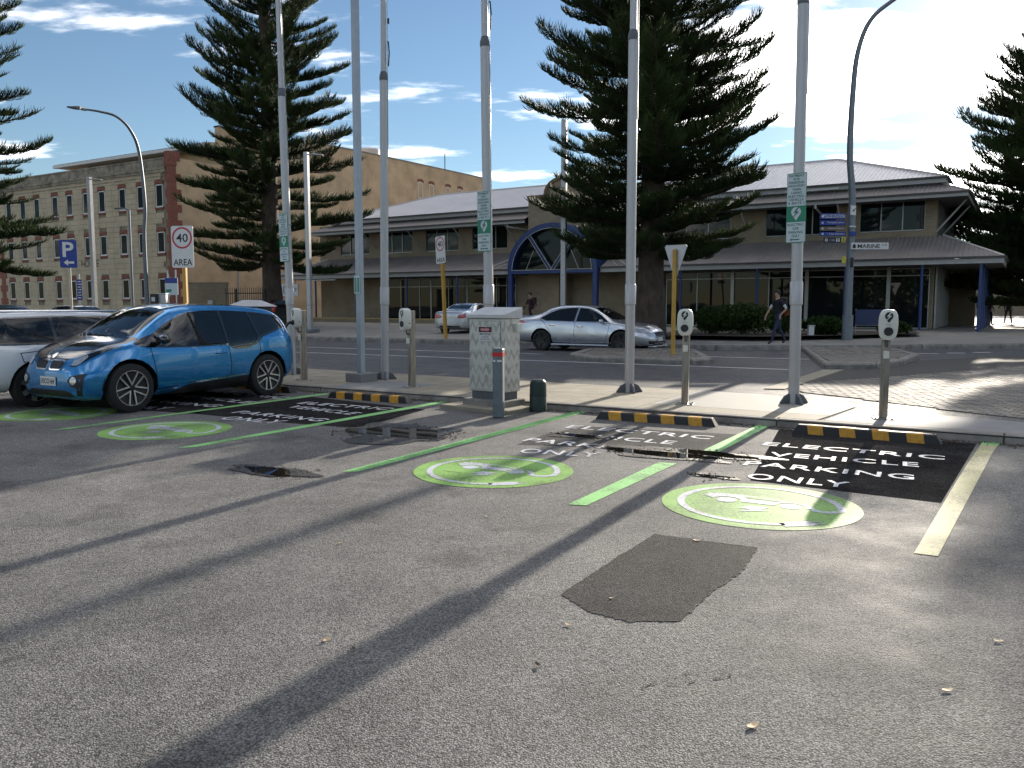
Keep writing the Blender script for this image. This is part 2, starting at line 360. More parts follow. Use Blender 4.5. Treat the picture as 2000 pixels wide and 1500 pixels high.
# car park: one sheet up to the kerb
kl, kr = kerb(-120, .05), kerb(9.2, .05)
lot_me = poly_mesh([(-130, -120), (130, -120), (130, 6), (kr.x + 6, 6.5), (kr.x, kr.y), (kl.x, kl.y), (-130, 60)], 0.0)
lot = S(link('car_park', lot_me, M_ASPH))
# road sheet
rd = [kerb(-150, 2.9), kerb(3.2, 2.9), kerb(4.6, 2.0), kerb(9.2, -.1), Vector((20, 6, 0)), Vector((140, 0, 0)), Vector((160, 60, 0)), Vector((20, 140, 0)), Vector((-150, 160, 0))]
road = S(link('road', poly_mesh([(p.x, p.y) for p in rd], RZ), M_ROAD))

# ---- kerb stones along the car park
kerb_o = MB(); kerb_o.add([kerb(-60, .05, -.1), kerb(8.6, .05, -.1), kerb(8.6, .14, -.1), kerb(-60, .14, -.1), kerb(-60, .05, FZ - .012), kerb(8.6, .05, FZ - .012), kerb(8.6, .14, FZ - .012), kerb(-60, .14, FZ - .012)],
           [(0, 1, 5, 4), (1, 2, 6, 5), (2, 3, 7, 6), (3, 0, 4, 7), (4, 5, 6, 7)])
kerb_obj = S(kerb_o.build('kerb', M_JOINT))
def strip(u0, u1, prof, joint=.008):
    """a kerb stone: profile of (v, z) swept between u0 and u1"""
    vs = [kerb(u, v, z) for u in (u0 + joint, u1 - joint) for v, z in prof]; n = len(prof)
    return vs, [tuple(range(n)), tuple(range(2 * n - 1, n - 1, -1))] + [(k, n + k, n + (k + 1) % n, (k + 1) % n) for k in range(n)]
kprof = [(.02, -.05), (.20, -.05), (.20, FZ), (.085, FZ), (.055, FZ - .012), (.03, .0)]
u = -30.0
while u < 8.4:
    Lk = random.uniform(1.7, 2.6); u1 = min(u + Lk, 8.5)
    q = MB(); q.add(*strip(u, u1, kprof)); q.build('kerb_stone', M_CONC2, kerb_obj, bevel=.006); u = u1

# ---- footpath slabs between kerb and road
fp = S(link('footpath', poly_mesh([(p.x, p.y) for p in (kerb(-60, .15), kerb(8.5, .15), kerb(8.5, .6), kerb(4.7, 2.05), kerb(3.3, 3.05), kerb(-60, 3.1))], FZ - .014), M_JOINT))
def slab(pts, z0, z1, mat, parent, name='paving_slab', bevel=.004):
    q = MB(); n = len(pts)
    q.add([Vector((p[0], p[1], z0)) for p in pts] + [Vector((p[0], p[1], z1)) for p in pts], [tuple(range(n - 1, -1, -1)), tuple(range(n, 2 * n))] + [(k, (k + 1) % n, n + (k + 1) % n, n + k) for k in range(n)])
    return q.build(name, mat, parent, bevel=bevel)
def kslab(u0, u1, v0, v1, mat, g=.006): return slab([kerb(u0 + g, v0 + g)[:2], kerb(u1 - g, v0 + g)[:2], kerb(u1 - g, v1 - g)[:2], kerb(u0 + g, v1 - g)[:2]], FZ - .02, FZ, mat, fp)
u = -32.0; k = 0
while u < 1.9:
    L1 = 1.55 if k % 3 else 1.8; u1 = min(u + L1, 2.0); k += 1
    grey = -5.3 < u < -2.9
    kslab(u, u1, .205, 1.55, M_CONCG if grey else M_CONC); kslab(u, u1, 1.55, 3.05, M_CONC); u = u1
# the corner: dark sandy slab, pale slabs and the two new grey slabs
def G2(*px): return [tuple(ground(x, y, FZ)[:2]) for x, y in px]
e0 = 2.006
slab([kerb(e0, .21)[:2], kerb(4.55, .21)[:2], kerb(4.62, .75)[:2], kerb(e0, .8)[:2]], FZ - .02, FZ, M_CONC, fp)
slab([kerb(e0, .81)[:2], kerb(4.62, .76)[:2], kerb(4.75, 1.95)[:2], kerb(3.35, 3.0)[:2], kerb(e0, 3.05)[:2]], FZ - .02, FZ, pm('pale_new_concrete', (.30, .285, .25), .8, var=.1, vscale=3, bump=.1), fp)
slab([kerb(4.64, .26)[:2], kerb(7.55, .26)[:2], kerb(7.45, 1.30)[:2], kerb(4.78, 1.85)[:2]], FZ - .02, FZ, M_CONCG, fp)
slab([kerb(4.57, .205)[:2], kerb(8.45, .205)[:2], kerb(8.45, .25)[:2], kerb(4.57, .25)[:2]], FZ - .02, FZ, M_CONC, fp)
slab([kerb(7.57, .26)[:2], kerb(8.45, .26)[:2], kerb(8.4, .55)[:2], kerb(7.9, 1.25)[:2], kerb(7.46, 1.35)[:2]], FZ - .02, FZ, M_CONC, fp)
# concrete band between road and brick paving, lying flush
band = slab(G2((1492, 759), (1532, 760), (1648, 722), (1608, 722)), RZ - .05, FZ + .004, M_CONC, fp, 'concrete_band')

# ---- brick paved crossing: bricks one by one
PV0 = kerb(4.8, 2.0); PX = (ground(1995, 812, FZ) - ground(1540, 763, FZ)).normalized(); PYv = Vector((-PX.y, PX.x, 0))
pav_poly = [Vector(p).to_3d() for p in G2((1536, 761), (1652, 721), (1800, 703), (1930, 696))] + [Vector((23, 26, 0)), Vector((23, 8, 0)), kerb(8.6, .6), kerb(7.5, 1.42)]
paving = S(link('brick_paving', poly_mesh([(p.x, p.y) for p in pav_poly], FZ - .012), M_JOINT))
def inside(p, poly):
    c = False; n = len(poly)
    for i in range(n):
        a, b = poly[i], poly[(i + 1) % n]
        if (a.y > p.y) != (b.y > p.y) and p.x < (b.x - a.x) * (p.y - a.y) / (b.y - a.y) + a.x: c = not c
    return c
M_BRK = [pm('paving_brick_%s' % n, c, .8, var=.3, vscale=9, bump=.3, bscale=70) for n, c in (('sand', (.22, .195, .16)), ('buff', (.175, .155, .13)), ('grey', (.145, .132, .12)))]
bricks = []
bl, bw = .235, .118
for j in range(-2, 170):
    for i in range(-12, 90):
        c = kerb(4.6, 1.6) + PX * ((i + (.5 if j % 2 else 0)) * bl) + PYv * (j * bw)
        if not inside(c, pav_poly): continue
        bricks.append(c)
bricks.sort(key=lambda c: c.length)
def brick_geo(q, c, mi=0, gap=.010):
    z = FZ + random.uniform(-.0025, .0025); a = PX * (bl / 2 - gap); b = PYv * (bw / 2 - gap); t = Vector((random.uniform(-.0012, .0012), 0, 0)).x
    top = [c - a - b, c + a - b, c + a + b, c - a + b]
    vs = [Vector((p.x, p.y, FZ - .014)) for p in top] + [Vector((p.x, p.y, z - .003)) for p in top] + [Vector(((p.x - c.x) * .96 + c.x, (p.y - c.y) * .94 + c.y, z + (t if k < 2 else -t))) for k, p in enumerate(top)]
    fs = [(4, 5, 9, 8), (5, 6, 10, 9), (6, 7, 11, 10), (7, 4, 8, 11), (8, 9, 10, 11), (0, 1, 5, 4), (1, 2, 6, 5), (2, 3, 7, 6), (3, 0, 4, 7)]
    q.add(vs, fs, mi)
proto = []
for m in M_BRK:
    q = MB(); brick_geo(q, Vector((0, 0, 0))); me = q.mesh('brick'); me.materials.append(m); proto.append(me)
for c in bricks[:290]:
    o = bpy.data.objects.new('brick', random.choice(proto)); COL.objects.link(o); o.location = (c.x, c.y, random.uniform(-.0025, .0025)); o.parent = paving
q = MB()
for c in bricks[290:9000]: brick_geo(q, c, random.randrange(3))
tag(link('brick_field', q.mesh('brick_field'), M_BRK, paving), kind='stuff')

# ---- traffic islands: kerb ring and brick infill
def island(name, label, pix, z, infill):
    P = [ground(x, y, RZ) for x, y in pix]; c = sum(P, Vector()) / len(P)
    t = thing(name, label, 'traffic island', (c.x, c.y, RZ)); n = len(P)
    loc = [p - c for p in P]; loc = [Vector((p.x, p.y, 0)) for p in loc]
    inn = [p * (1 - .34 / max(p.length, .6)) for p in loc]
    for k in range(n):
        a, b, ai, bi = loc[k], loc[(k + 1) % n], inn[k], inn[(k + 1) % n]
        g = (b - a).normalized() * .008
        A = [a + g, b - g, bi - g, ai + g]; T = [A[0] * .975, A[1] * .975, A[2], A[3]]
        q = MB(); q.add([Vector((p.x, p.y, -.05)) for p in A] + [Vector((p.x, p.y, z * .7)) for p in A[:2]] + [Vector((p.x, p.y, z)) for p in A[2:]] + [Vector((p.x, p.y, z)) for p in T[:2]],
                        [(0, 1, 5, 4), (4, 5, 9, 8), (8, 9, 6, 7), (2, 3, 7, 6), (1, 2, 6, 9, 5), (3, 0, 4, 8, 7)])
        q.build('kerb_stone', M_CONC2, t, bevel=.01)
    bm_poly = [p for p in inn]
    bed = link('infill_bed', poly_mesh([(p.x, p.y) for p in inn], z - .02), M_JOINT, t)
    cells = []
    for j in range(-40, 40):
        for i in range(-30, 30):
            p = PX * ((i + (.5 if j % 2 else 0)) * bl) + PYv * (j * bw)
            if inside(p, bm_poly): cells.append(p)
    cells.sort(key=lambda p: (p + c).length)
    q = MB(); dz = z - .012 - FZ
    for p in cells[120:]: brick_geo(q, p, random.randrange(3))
    if q.v:
        o = tag(link('brick_field', q.mesh('bf'), M_BRK, t), kind='stuff'); o.location.z = dz
    for p in cells[:120]:
        o = bpy.data.objects.new('brick', random.choice(proto)); COL.objects.link(o); o.location = (p.x, p.y, dz + random.uniform(-.002, .002)); o.parent = t
island('traffic_island', 'wide brick-filled traffic island beside the brick paved crossing at the right', [(1567, 686), (1610, 721), (1712, 721), (1765, 714), (1796, 701), (1745, 688)], .15, 1)
island('traffic_island', 'narrow traffic island in mid road carrying the give way sign post', [(1112, 699), (1142, 706), (1352, 713), (1393, 710), (1358, 690), (1150, 688)], .15, 1)

# ---- far kerb and far pavement
fk = [Vector(p).to_3d() for p in ((-60, 62.5), (-30, 46.6), (-8.87, 35.5), (-1.9, 32.0), (6.85, 27.5), (10.5, 27.4), (14.0, 28.0), (18.2, 28.9), (24, 34), (32, 48))]
far_o = MB(); n = len(fk)
farpts = [Vector((p.x, p.y, .25)) for p in fk]
back = [Vector((p.x + 12.5 * .53, p.y + 12.5 * .85, .46)) for p in fk]; back[-1] = Vector((46, 46, .46)); back[-2] = Vector((36, 40, .46)); back[-3] = Vector((24, 38.5, .46))
far2 = [Vector((p.x + 160 * .53, p.y + 160 * .85, .46)) for p in fk]
# paved strip rising gently towards the buildings, then level behind
m_far = pm('far_pavement_concrete', (.24, .225, .20), .85, var=.25, vscale=1.2, bump=.1)
far_o.add(farpts + back + far2, [(k, k + 1, n + k + 1, n + k) for k in range(n - 1)] + [(n + k, n + k + 1, 2 * n + k + 1, 2 * n + k) for k in range(n - 1)])
far_pave = S(far_o.build('far_pavement', m_far))
far_kerb = S(link('far_kerb', poly_mesh([(p.x, p.y) for p in fk[2:4]] + [(fk[3].x + .2, fk[3].y + .3), (fk[2].x + .2, fk[2].y + .3)], .2), M_JOINT))
for k in range(n - 1):
    a, b = fk[k], fk[k + 1]; d = b - a; m = max(1, int(d.length / 2.6))
    nn = Vector((-d.y, d.x, 0)).normalized()
    if a.x < -34: continue
    for i in range(m):
        p0 = a + d * (i / m) + d.normalized() * .012; p1 = a + d * ((i + 1) / m) - d.normalized() * .012
        q = MB(); q.add([p0 + Vector((0, 0, 0)) - nn * .05, p1 - nn * .05, p1 + nn * .14, p0 + nn * .14] + [Vector((w.x, w.y, z)) for w, z in ((p0 - nn * .03, .2), (p1 - nn * .03, .2), (p1 + nn * .14, .262), (p0 + nn * .14, .262))] + [Vector((w.x, w.y, .262)) for w in (p0 + nn * .0, p1 + nn * .0)],
                        [(0, 1, 5, 4), (4, 5, 9, 8), (8, 9, 6, 7), (1, 2, 6, 9, 5), (3, 0, 4, 8, 7)])
        q.build('kerb_stone', M_CONC2, far_kerb)

# ---- painted road lines
def paint_poly(name, pts, z, mat, parent, label=None):
    o = link(name, poly_mesh([(p[0], p[1]) for p in pts], z), mat, parent)
    return tag(o, label) if label else o
def line_strip(p0, p1, w): 
    d = (p1 - p0).normalized(); n = Vector((-d.y, d.x, 0)) * w / 2
    return [p0 - n, p1 - n, p1 + n, p0 + n]
LZ = RZ + .004
for a, b, w in (((470, 684.0), (1556, 722.3), .13), ((470, 674.4), (1062, 691.5), .12), ((1372, 696.2), (1580, 701.5), .12)):
    paint_poly('lane_line', line_strip(ground(*a, LZ), ground(*b, LZ), w), LZ, M_LINEW, road)
for a, b in (((1795, 690.5), (1832, 690.5)), ((1850, 689.5), (1885, 689.5)), ((1900, 688.2), (1935, 688.2))):
    paint_poly('dashed_lane_mark', line_strip(ground(*a, LZ), ground(*b, LZ), .2), LZ, M_LINEW, road)

# ---- bay markings on the car park
PZ = .002
def quad_px(pix, z=PZ): return [ground(x, y, z) for x, y in pix]
patch_pts = quad_px([(1278, 1043), (1480, 1070), (1446, 1120), (1400, 1150), (1330, 1212), (1230, 1215), (1150, 1195), (1095, 1160), (1180, 1105)])
rp = random.Random(6)
def jag(P, n=14, a=.004):
    out = []
    for p0, p1 in zip(P, P[1:] + P[:1]):
        for k in range(n): q_ = p0.lerp(p1, k / n); out.append(Vector((q_.x + rp.gauss(0, a), q_.y + rp.gauss(0, a), 0)))
    return out
patch_pts = jag(patch_pts)
crack = MB()
for P in (patch_pts + patch_pts[:1], jag([ground(x, y) for x, y in ((1250, 1345), (1330, 1318), (1385, 1310), (1430, 1322))], 10, .006), jag([ground(x, y) for x, y in ((740, 896), (800, 906), (900, 925))], 10, .01), jag([ground(x, y) for x, y in ((1200, 892), (1330, 915), (1420, 925))], 10, .012)):
    for p0, p1 in zip(P[:-1], P[1:]):
        if (p1 - p0).length > .4 or rp.random() < .6: continue
        d = (p1 - p0).normalized(); n_ = Vector((-d.y, d.x, 0)) * rp.uniform(.002, .006)
        crack.add([(p0 - n_) + Vector((0, 0, .0045)), (p1 - n_) + Vector((0, 0, .0045)), (p1 + n_) + Vector((0, 0, .0045)), (p0 + n_) + Vector((0, 0, .0045))], [(0, 1, 2, 3)])
tag(link('crack', crack.mesh('crack'), M_JOINT, lot), kind='stuff')
paint_poly('asphalt_patch', patch_pts, .003, M_PATCH, lot, 'darker rectangular repair patch in the asphalt, in the foreground')
M_WORN = asphalt('worn_sealed_asphalt', (.055, .054, .054), (.115, .112, .110), agg=115, rmin=.8, rmax=1.0, spec=.08)
# freshly sealed black fields below the lettering
for pix in ([(1522, 838), (1908, 866), (1838, 982), (1465, 938)], [(1140, 832), (1468, 850), (1385, 884), (1010, 868), (1060, 850)], [(610, 775), (830, 800), (700, 836), (560, 826), (360, 806)], [(300, 760), (560, 772), (380, 808), (260, 800)]):
    paint_poly('sealed_asphalt_field', quad_px(pix), .002, M_WORN if pix[0][0] == 1140 else M_BLACK, lot)
lines = [([(100, 840), (138, 837), (655, 768), (640, 767)], 'green', 'green bay line beside the parked blue car'),
         ([(347, 874.5), (383, 873), (888, 783), (868, 782)], 'green', 'green bay line between the second lettering field and the cabinet'),
         ([(667, 921), (700, 921), (1163, 800), (1140, 799)], 'green', 'green bay line just right of the puddle in the middle'),
         ([(1109, 985), (1146, 987), (1322, 905), (1286, 903)], 'green', 'near half of the green bay line cut by a muddy puddle'),
         ([(1350, 890), (1390, 890), (1512, 827), (1486, 827)], 'green', 'far half of the green bay line cut by a muddy puddle'),
         ([(1785, 1080), (1832, 1086), (1938, 885), (1955, 861), (1922, 859), (1890, 905), (1868, 940)], 'glare', 'wide bay line at the right end, sun glare painted in as pale yellow'),
         ]
for pix, c, lab in lines: paint_poly('bay_line', quad_px(pix, .004), .004, M_GREENL if c == 'green' else M_LINEGLARE, lot, lab)
paint_poly('bay_line', quad_px([(1921.5, 859.2), (1955.5, 861.2), (1950, 870), (1914, 868)], .006), .006, M_GREENL, lot, 'short green end of the bay line that has sun glare painted in')

def lay_text(txt, pL, pR, hgt, name='bay_lettering'):
    """one painted word between two ground points, letters running left to right, tops away from the viewer"""
    a, b = ground(*pL, .005), ground(*pR, .005); d = b - a; ax = d.normalized(); ay = Vector((-ax.y, ax.x, 0))
    me = text_mesh(txt, d.length, hgt, spacing=1.12, align='LEFT', bold=.012)
    return merge_meshes([(me, a, ax, ay)], name)
def word_set(rows, label):
    parts = [lay_text(*r) for r in rows]
    vs, fs = [], []
    for me in parts:
        b = len(vs); vs += [tuple(v.co) for v in me.vertices]; fs += [tuple(b + i for i in p.vertices) for p in me.polygons]
    m = bpy.data.meshes.new('bay_lettering'); m.from_pydata(vs, [], fs); m.update()
    tag(link('bay_lettering', m, M_WHITE, lot), label)
word_set([('ELECTRIC', (1488, 869), (1845, 898), .25), ('VEHICLE', (1500, 890), (1795, 912), .25), ('PARKING', (1450, 908), (1785, 937), .25), ('ONLY', (1455, 934), (1655, 953), .27)], 'white words ELECTRIC VEHICLE PARKING ONLY on black at the right end')
word_set([('ELECTRIC', (1102, 835), (1385, 858), .26), ('VEHICLE', (1088, 850), (1312, 868), .26), ('PARKING', (1018, 861), (1268, 885), .26), ('ONLY', (1010, 884), (1165, 893), .28)], 'white words ELECTRIC VEHICLE PARKING ONLY in the bay with a puddle')
word_set([('ELECTRIC', (578, 788), (752, 801), .27), ('VEHICLE', (556, 795), (682, 810), .27), ('PARKING', (450, 806), (620, 823), .27), ('ONLY', (424, 818), (535, 827), .3)], 'white words ELECTRIC VEHICLE PARKING ONLY beside the blue car')
word_set([('ELECTRIC', (400, 764), (545, 779), .27), ('VEHICLE', (330, 772), (478, 788), .27), ('PARKING', (250, 782), (414, 795), .27), ('ONLY', (220, 796), (318, 800), .3)], 'white words ELECTRIC VEHICLE PARKING ONLY under the blue car')

# ---- electric car emblems: green disc, white ring of cable with a plug, white car
M_EMW = paint('emblem_white', (.52, .54, .58), .8)
M_EMG = paint('emblem_green', (.25, .44, .12), .8, spec=.10)
def emblem(cx, cy, r, rot, label):
    c = ground(cx, cy, 0); ax = Vector((cos(rot), sin(rot), 0)); ay = Vector((-ax.y, ax.x, 0))
    d = link('electric_car_emblem', merge_meshes([(flat_poly(circle_pts(r, 64)), Vector((c.x, c.y, .003)), ax, ay)], 'disc'), M_EMG, lot); tag(d, label)
    o = Vector((c.x, c.y, .0055)); R = r * .80; w = .085
    it = []
    # cable: big open ring from the car's nose round to the plug
    pts = [(R * cos(radians(a)), R * sin(radians(a))) for a in range(4, 300, 6)]
    it.append((stroke([(.40, -.02), (.50, -.05), (.57, -.02)] + pts, .06), o, ax, ay))
    pa = radians(309); tx, ty = Vector((-sin(pa), cos(pa))), Vector((cos(pa), sin(pa))); pc = Vector((R * cos(pa), R * sin(pa)))
    PP = lambda L_: [tuple(pc + tx * a_ + ty * b_) for a_, b_ in L_]
    it.append((flat_poly(PP([(-.15, -.055), (.06, -.065), (.12, -.04), (.12, .04), (.06, .065), (-.15, .055)])), o, ax, ay))
    it.append((flat_poly(PP([(.122, -.03), (.19, -.03), (.19, -.015), (.122, -.015)])), o, ax, ay)); it.append((flat_poly(PP([(.122, .015), (.19, .015), (.19, .03), (.122, .03)])), o, ax, ay))
    # car silhouette seen from the side
    top = [(-.47, .10), (-.46, .20), (-.40, .235), (-.20, .245), (.02, .225), (.20, .165), (.36, .12), (.42, .05), (.42, .0)]
    arch = [(.24 + .115 * cos(radians(a)), .02 + .115 * sin(radians(a))) for a in range(-10, 191, 20)]
    arch2 = [(-.27 + .115 * cos(radians(a)), .02 + .115 * sin(radians(a))) for a in range(-10, 171, 20)]
    it.append((flat_poly(top + arch + [(-.02, .0)] + arch2), o, ax, ay))
    for x in (.24, -.27): it.append((flat_poly(circle_pts(.085, 20, (x, .02))), o, ax, ay))
    it.append((flat_poly([(-.06, -.10), (.10, -.10), (.04, -.19), (.12, -.19), (-.10, -.34), (-.02, -.22), (-.12, -.22)]), o, ax, ay))
    win = [(-.16, .19), (-.02, .205), (.10, .175), (.17, .13), (-.12, .14)]
    w_ = link('emblem_window', merge_meshes([(flat_poly(win), o + Vector((0, 0, .0025)), ax, ay)], 'w'), M_EMG, d)
    e = link('emblem_artwork', merge_meshes(it, 'art'), M_EMW, d)
emblem(1483, 985, .775, radians(-28), 'green disc with white electric car at the right end bay')
emblem(964, 919, .775, radians(-28), 'green disc with white electric car in the middle bay')
emblem(325, 840, .80, radians(-28), 'green disc with white electric car right of the blue car')
emblem(112, 808, .80, radians(-28), 'green disc with white electric car under the blue car nose')

# ---- puddles with a rim of mud and bark
M_WATER = glass_mat('puddle_water', (.012, .010, .008), .015, .6)
M_MUD = pm('wet_mud', (.045, .033, .024), .7, var=.5, vscale=30, bump=.6, bscale=80)
M_FILM = asphalt('wet_muddy_asphalt', (.014, .012, .011), (.045, .04, .036), agg=120, rmin=.35, rmax=.6, spec=.35, bump=.5)
def blob(pix_c, rx, ry, seed, n=36, wob=.35):
    rnd = random.Random(seed); ph = [rnd.uniform(0, 6.28) for _ in range(5)]
    out = []
    for k in range(n):
        a = 2 * pi * k / n; f = 1 + wob * (sin(2 * a + ph[0]) * .4 + sin(3 * a + ph[1]) * .3 + sin(5 * a + ph[2]) * .25 + sin(9 * a + ph[3]) * .15)
        out.append((pix_c.x + rx * f * cos(a) * KX.x + ry * f * sin(a) * KY.x, pix_c.y + rx * f * cos(a) * KX.y + ry * f * sin(a) * KY.y))
    return out
pud = [((778, 846), .62, .42, 3, 'puddle'), ((528, 921), .34, .13, 5, 'puddle'), ((1285, 887), .55, .16, 8, 'puddle'), ((1395, 888), .42, .14, 9, 'puddle'), ((1130, 852), .28, .10, 12, 'puddle'), ((1390, 931), .17, .045, 15, 'puddle')]
mudq = MB(); rm = random.Random(77)
for (px, py), rx, ry, sd, nm in pud:
    c = ground(px, py, 0)
    S(link(nm, poly_mesh(blob(c, rx, ry, sd), .0095), M_WATER))
    S(link('wet_mud_film', poly_mesh(blob(c, rx * 1.35, ry * 1.5, sd + 50, wob=.55), .0075), M_FILM))
    for k in range(int(330 * rx * (ry + .1) * 3)):
        a = rm.uniform(0, 6.283); rr = rm.gauss(1.15, .30)
        if rr < .86: continue
        p = c + KX * (rx * rr * cos(a)) + KY * (ry * rr * sin(a) + rm.gauss(0, .05)); s = rm.uniform(.005, .014); t = rm.uniform(0, 6.28)
        dx, dy = Vector((cos(t), sin(t), 0)) * s * 1.6, Vector((-sin(t), cos(t), 0)) * s * .6
        z = .005 + rm.uniform(.0, .003)
        mudq.add([Vector((p.x, p.y, 0)) + q2 + Vector((0, 0, zz)) for q2, zz in ((-dx - dy, .004), (dx - dy, .004), (dx + dy, z), (-dx + dy, z * .8), (-dx * .4 + dy * .2, z + .008))], [(0, 1, 4), (1, 2, 4), (2, 3, 4), (3, 0, 4)])
tag(link('mud_and_bark', mudq.mesh('mud'), M_MUD), kind='stuff')
# bark and grit along the kerb foot
gq = MB(); rg = random.Random(5)
for k in range(2600):
    u_ = rg.uniform(-6, 8); v_ = -abs(rg.gauss(0, .10)) + .02
    p = kerb(u_, v_); s = rg.uniform(.004, .016); t = rg.uniform(0, 6.28); dx, dy = Vector((cos(t), sin(t), 0)) * s * 1.5, Vector((-sin(t), cos(t), 0)) * s * .7
    gq.add([p - dx - dy, p + dx - dy, p + dx + dy, p - dx + dy, p + Vector((0, 0, s * .9))], [(0, 1, 4), (1, 2, 4), (2, 3, 4), (3, 0, 4)])
tag(link('grit_and_bark', gq.mesh('grit'), pm('bark_litter', (.06, .042, .028), .9, var=.5, vscale=40)), kind='stuff')
# ================================================================ BUILDINGS
M_BRICKA = wallmat('cream_brick', (.36, .285, .19), (.30, .24, .16), (.25, .225, .19), .24, .086)
M_BRICKB = wallmat('orange_buff_brick', (.60, .42, .26), (.55, .385, .235), (.5, .38, .26), .24, .086, bump=.2)
M_STONE = pm('limestone_block', (.50, .415, .285), .9, var=.2, vscale=.9, bump=.35, bscale=14, dirt=(.38, .315, .22))
M_STONEJ = pm('stone_joint', (.26, .22, .165), .95, var=.2, vscale=3)
M_REDB = pm('red_brick_dressing', (.24, .085, .06), .85, var=.35, vscale=7, bump=.4, bscale=40)
M_WFRAME = pm('white_window_frame', (.62, .62, .60), .45, var=.06)
M_GLASSD = glass_mat('dark_window_glass', (.010, .013, .014), .02, .22)
M_GLASSK = glass_mat('black_office_glass', (.006, .007, .008), .05, .07)
M_ROOFM = pm('weathered_zinc_roof', (.62, .575, .55), .38, var=.10, vscale=.8, metal=.2, spec=.6)
M_ROOFB = pm('brown_grey_awning_roof', (.25, .22, .205), .6, var=.15, vscale=.9)
M_FASC = pm('grey_fascia', (.40, .40, .40), .5, var=.12, vscale=2.5)
M_GUT = pm('dark_gutter', (.07, .065, .065), .5, var=.2)
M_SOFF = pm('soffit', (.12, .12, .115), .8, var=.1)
M_BLUE = pm('blue_steel', (.012, .040, .16), .4, var=.15, vscale=8)
M_MULL = pm('aluminium_mullion', (.34, .34, .33), .4, metal=.5, var=.1)
M_COPING = pm('stained_coping', (.33, .28, .21), .9, var=.4, vscale=1.6, bump=.3, dirt=(.10, .09, .075))

def corr(q, p0, p1, up, hipL=0, hipR=0, pitch=.2, amp=.022, mi=0):
    """corrugated roofing: real ribs running up the slope from the eave p0-p1"""
    p0, p1, up = Vector(p0), Vector(p1), Vector(up); d = (p1 - p0); Ln = d.length; d.normalize(); nz = d.cross(up).normalized()
    if nz.z < 0: nz = -nz
    n = int(Ln / pitch) * 4; vs = []
    for i in range(n + 1):
        s = Ln * i / n; t = 1.0
        if hipL: t = min(t, s / hipL)
        if hipR: t = min(t, (Ln - s) / hipR)
        t = max(t, .0); a = amp if i % 4 in (1, 2) else 0
        e = p0 + d * s + nz * a; vs += [e, e + up * t]
    q.add(vs, [(2 * i, 2 * i + 2, 2 * i + 3, 2 * i + 1) for i in range(n)], mi)

# ---------------------------------------------------------------- long two storey building with verandah roofs
A_ANG = radians(-32.0)
bA = thing('commercial_building', 'long two storey cream brick building with grey verandah roofs and a blue arched entry', 'building', (21.4, 36, 0), A_ANG)
V0, VB = 2.6, 15.0
q = MB(); q.span(-43.6, -2.9, V0 + .14, VB, .1, 7.35); q.build('wall', M_BRICKA, bA)
def brick_panel(u0, u1, z0, z1, v0=V0, v1=V0 + .16, name='brick_pier'):
    q = MB(); q.span(u0, u1, v0, v1, z0, z1); return q.build(name, M_BRICKA, bA)
# ground floor left: blind brick wall; upper floor sills and heads
brick_panel(-43.6, -37.25, .1, 4.85, name='brick_wall_panel')
for a, b in ((-43.6, -25.0), (-18.9, -2.9)):
    brick_panel(a, b, 4.75, 5.18, name='spandrel'); brick_panel(a, b, 6.78, 7.35, name='spandrel')
up_w = [(-41.55, -38.8), (-37.65, -34.9), (-33.72, -31.02), (-29.92, -27.22), (-16.6, -12.9), (-11.0, -7.45), (-6.35, -3.42)]
edges = [-43.6] + [x for w in up_w[:4] for x in w] + [-25.0]
for a, b in zip(edges[0::2], edges[1::2]): brick_panel(a, b, 5.18, 6.78)
edges = [-18.9] + [x for w in up_w[4:] for x in w] + [-2.9]
for a, b in zip(edges[0::2], edges[1::2]): brick_panel(a, b, 5.18, 6.78)
def glazing(u0, u1, z0, z1, mull, trans=None, v=V0 + .10, name='window', parent=bA, fr=M_MULL, t=.05, glass=None):
    f = MB(); 
    f.span(u0, u1, v - .05, v + .03, z0, z0 + t); f.span(u0, u1, v - .05, v + .03, z1 - t, z1)
    xs = [u0] + list(mull) + [u1]
    for x in xs: f.span(x - t / 2, x + t / 2, v - .055, v + .025, z0 + t, z1 - t)
    if trans: f.span(u0, u1, v - .052, v + .02, trans - .025, trans + .025)
    fo = f.build(name, fr, parent)
    for a, b in zip(xs[:-1], xs[1:]):
        zz = [(z0, trans), (trans, z1)] if trans else [(z0, z1)]
        for p, r in zz:
            g = MB(); g.span(a + t / 2, b - t / 2, v - .012, v + .004, p + .03, r - .03); g.build('pane', glass or M_GLASSD, fo)
    return fo
for a, b in up_w:
    glazing(a, b, 5.2, 6.76, [a + (b - a) * k / 3 for k in (1, 2)])
glazing(-37.2, -33.4, .42, 3.4, [-36.0, -34.35], 2.85, name='shop_window'); glazing(-33.35, -30.45, .42, 3.4, [-31.9], 2.85, name='shop_window'); glazing(-30.35, -26.6, .42, 3.4, [-28.05, -27.3], 2.85, name='shop_window')
glazing(-16.5, -12.75, .45, 3.4, [-14.7], 3.04, name='shop_window'); glazing(-12.65, -8.85, .45, 3.4, [-10.75], 3.04, name='shop_window'); glazing(-8.75, -4.95, .45, 3.4, [-6.75], 3.04, name='shop_window'); glazing(-4.85, -3.1, .45, 3.4, [], 3.04, name='shop_window')
for a, b in ((-37.2, -26.6), (-17.4, -3.0)): brick_panel(a, b, .1, .40, V0 - .05, V0 + .16, name='plinth')
for u in (-12.7, -8.8, -4.9): q = MB(); q.span(u - .09, u + .09, V0 - .02, V0 + .12, .42, 3.45); q.build('mullion_post', M_MULL, bA)
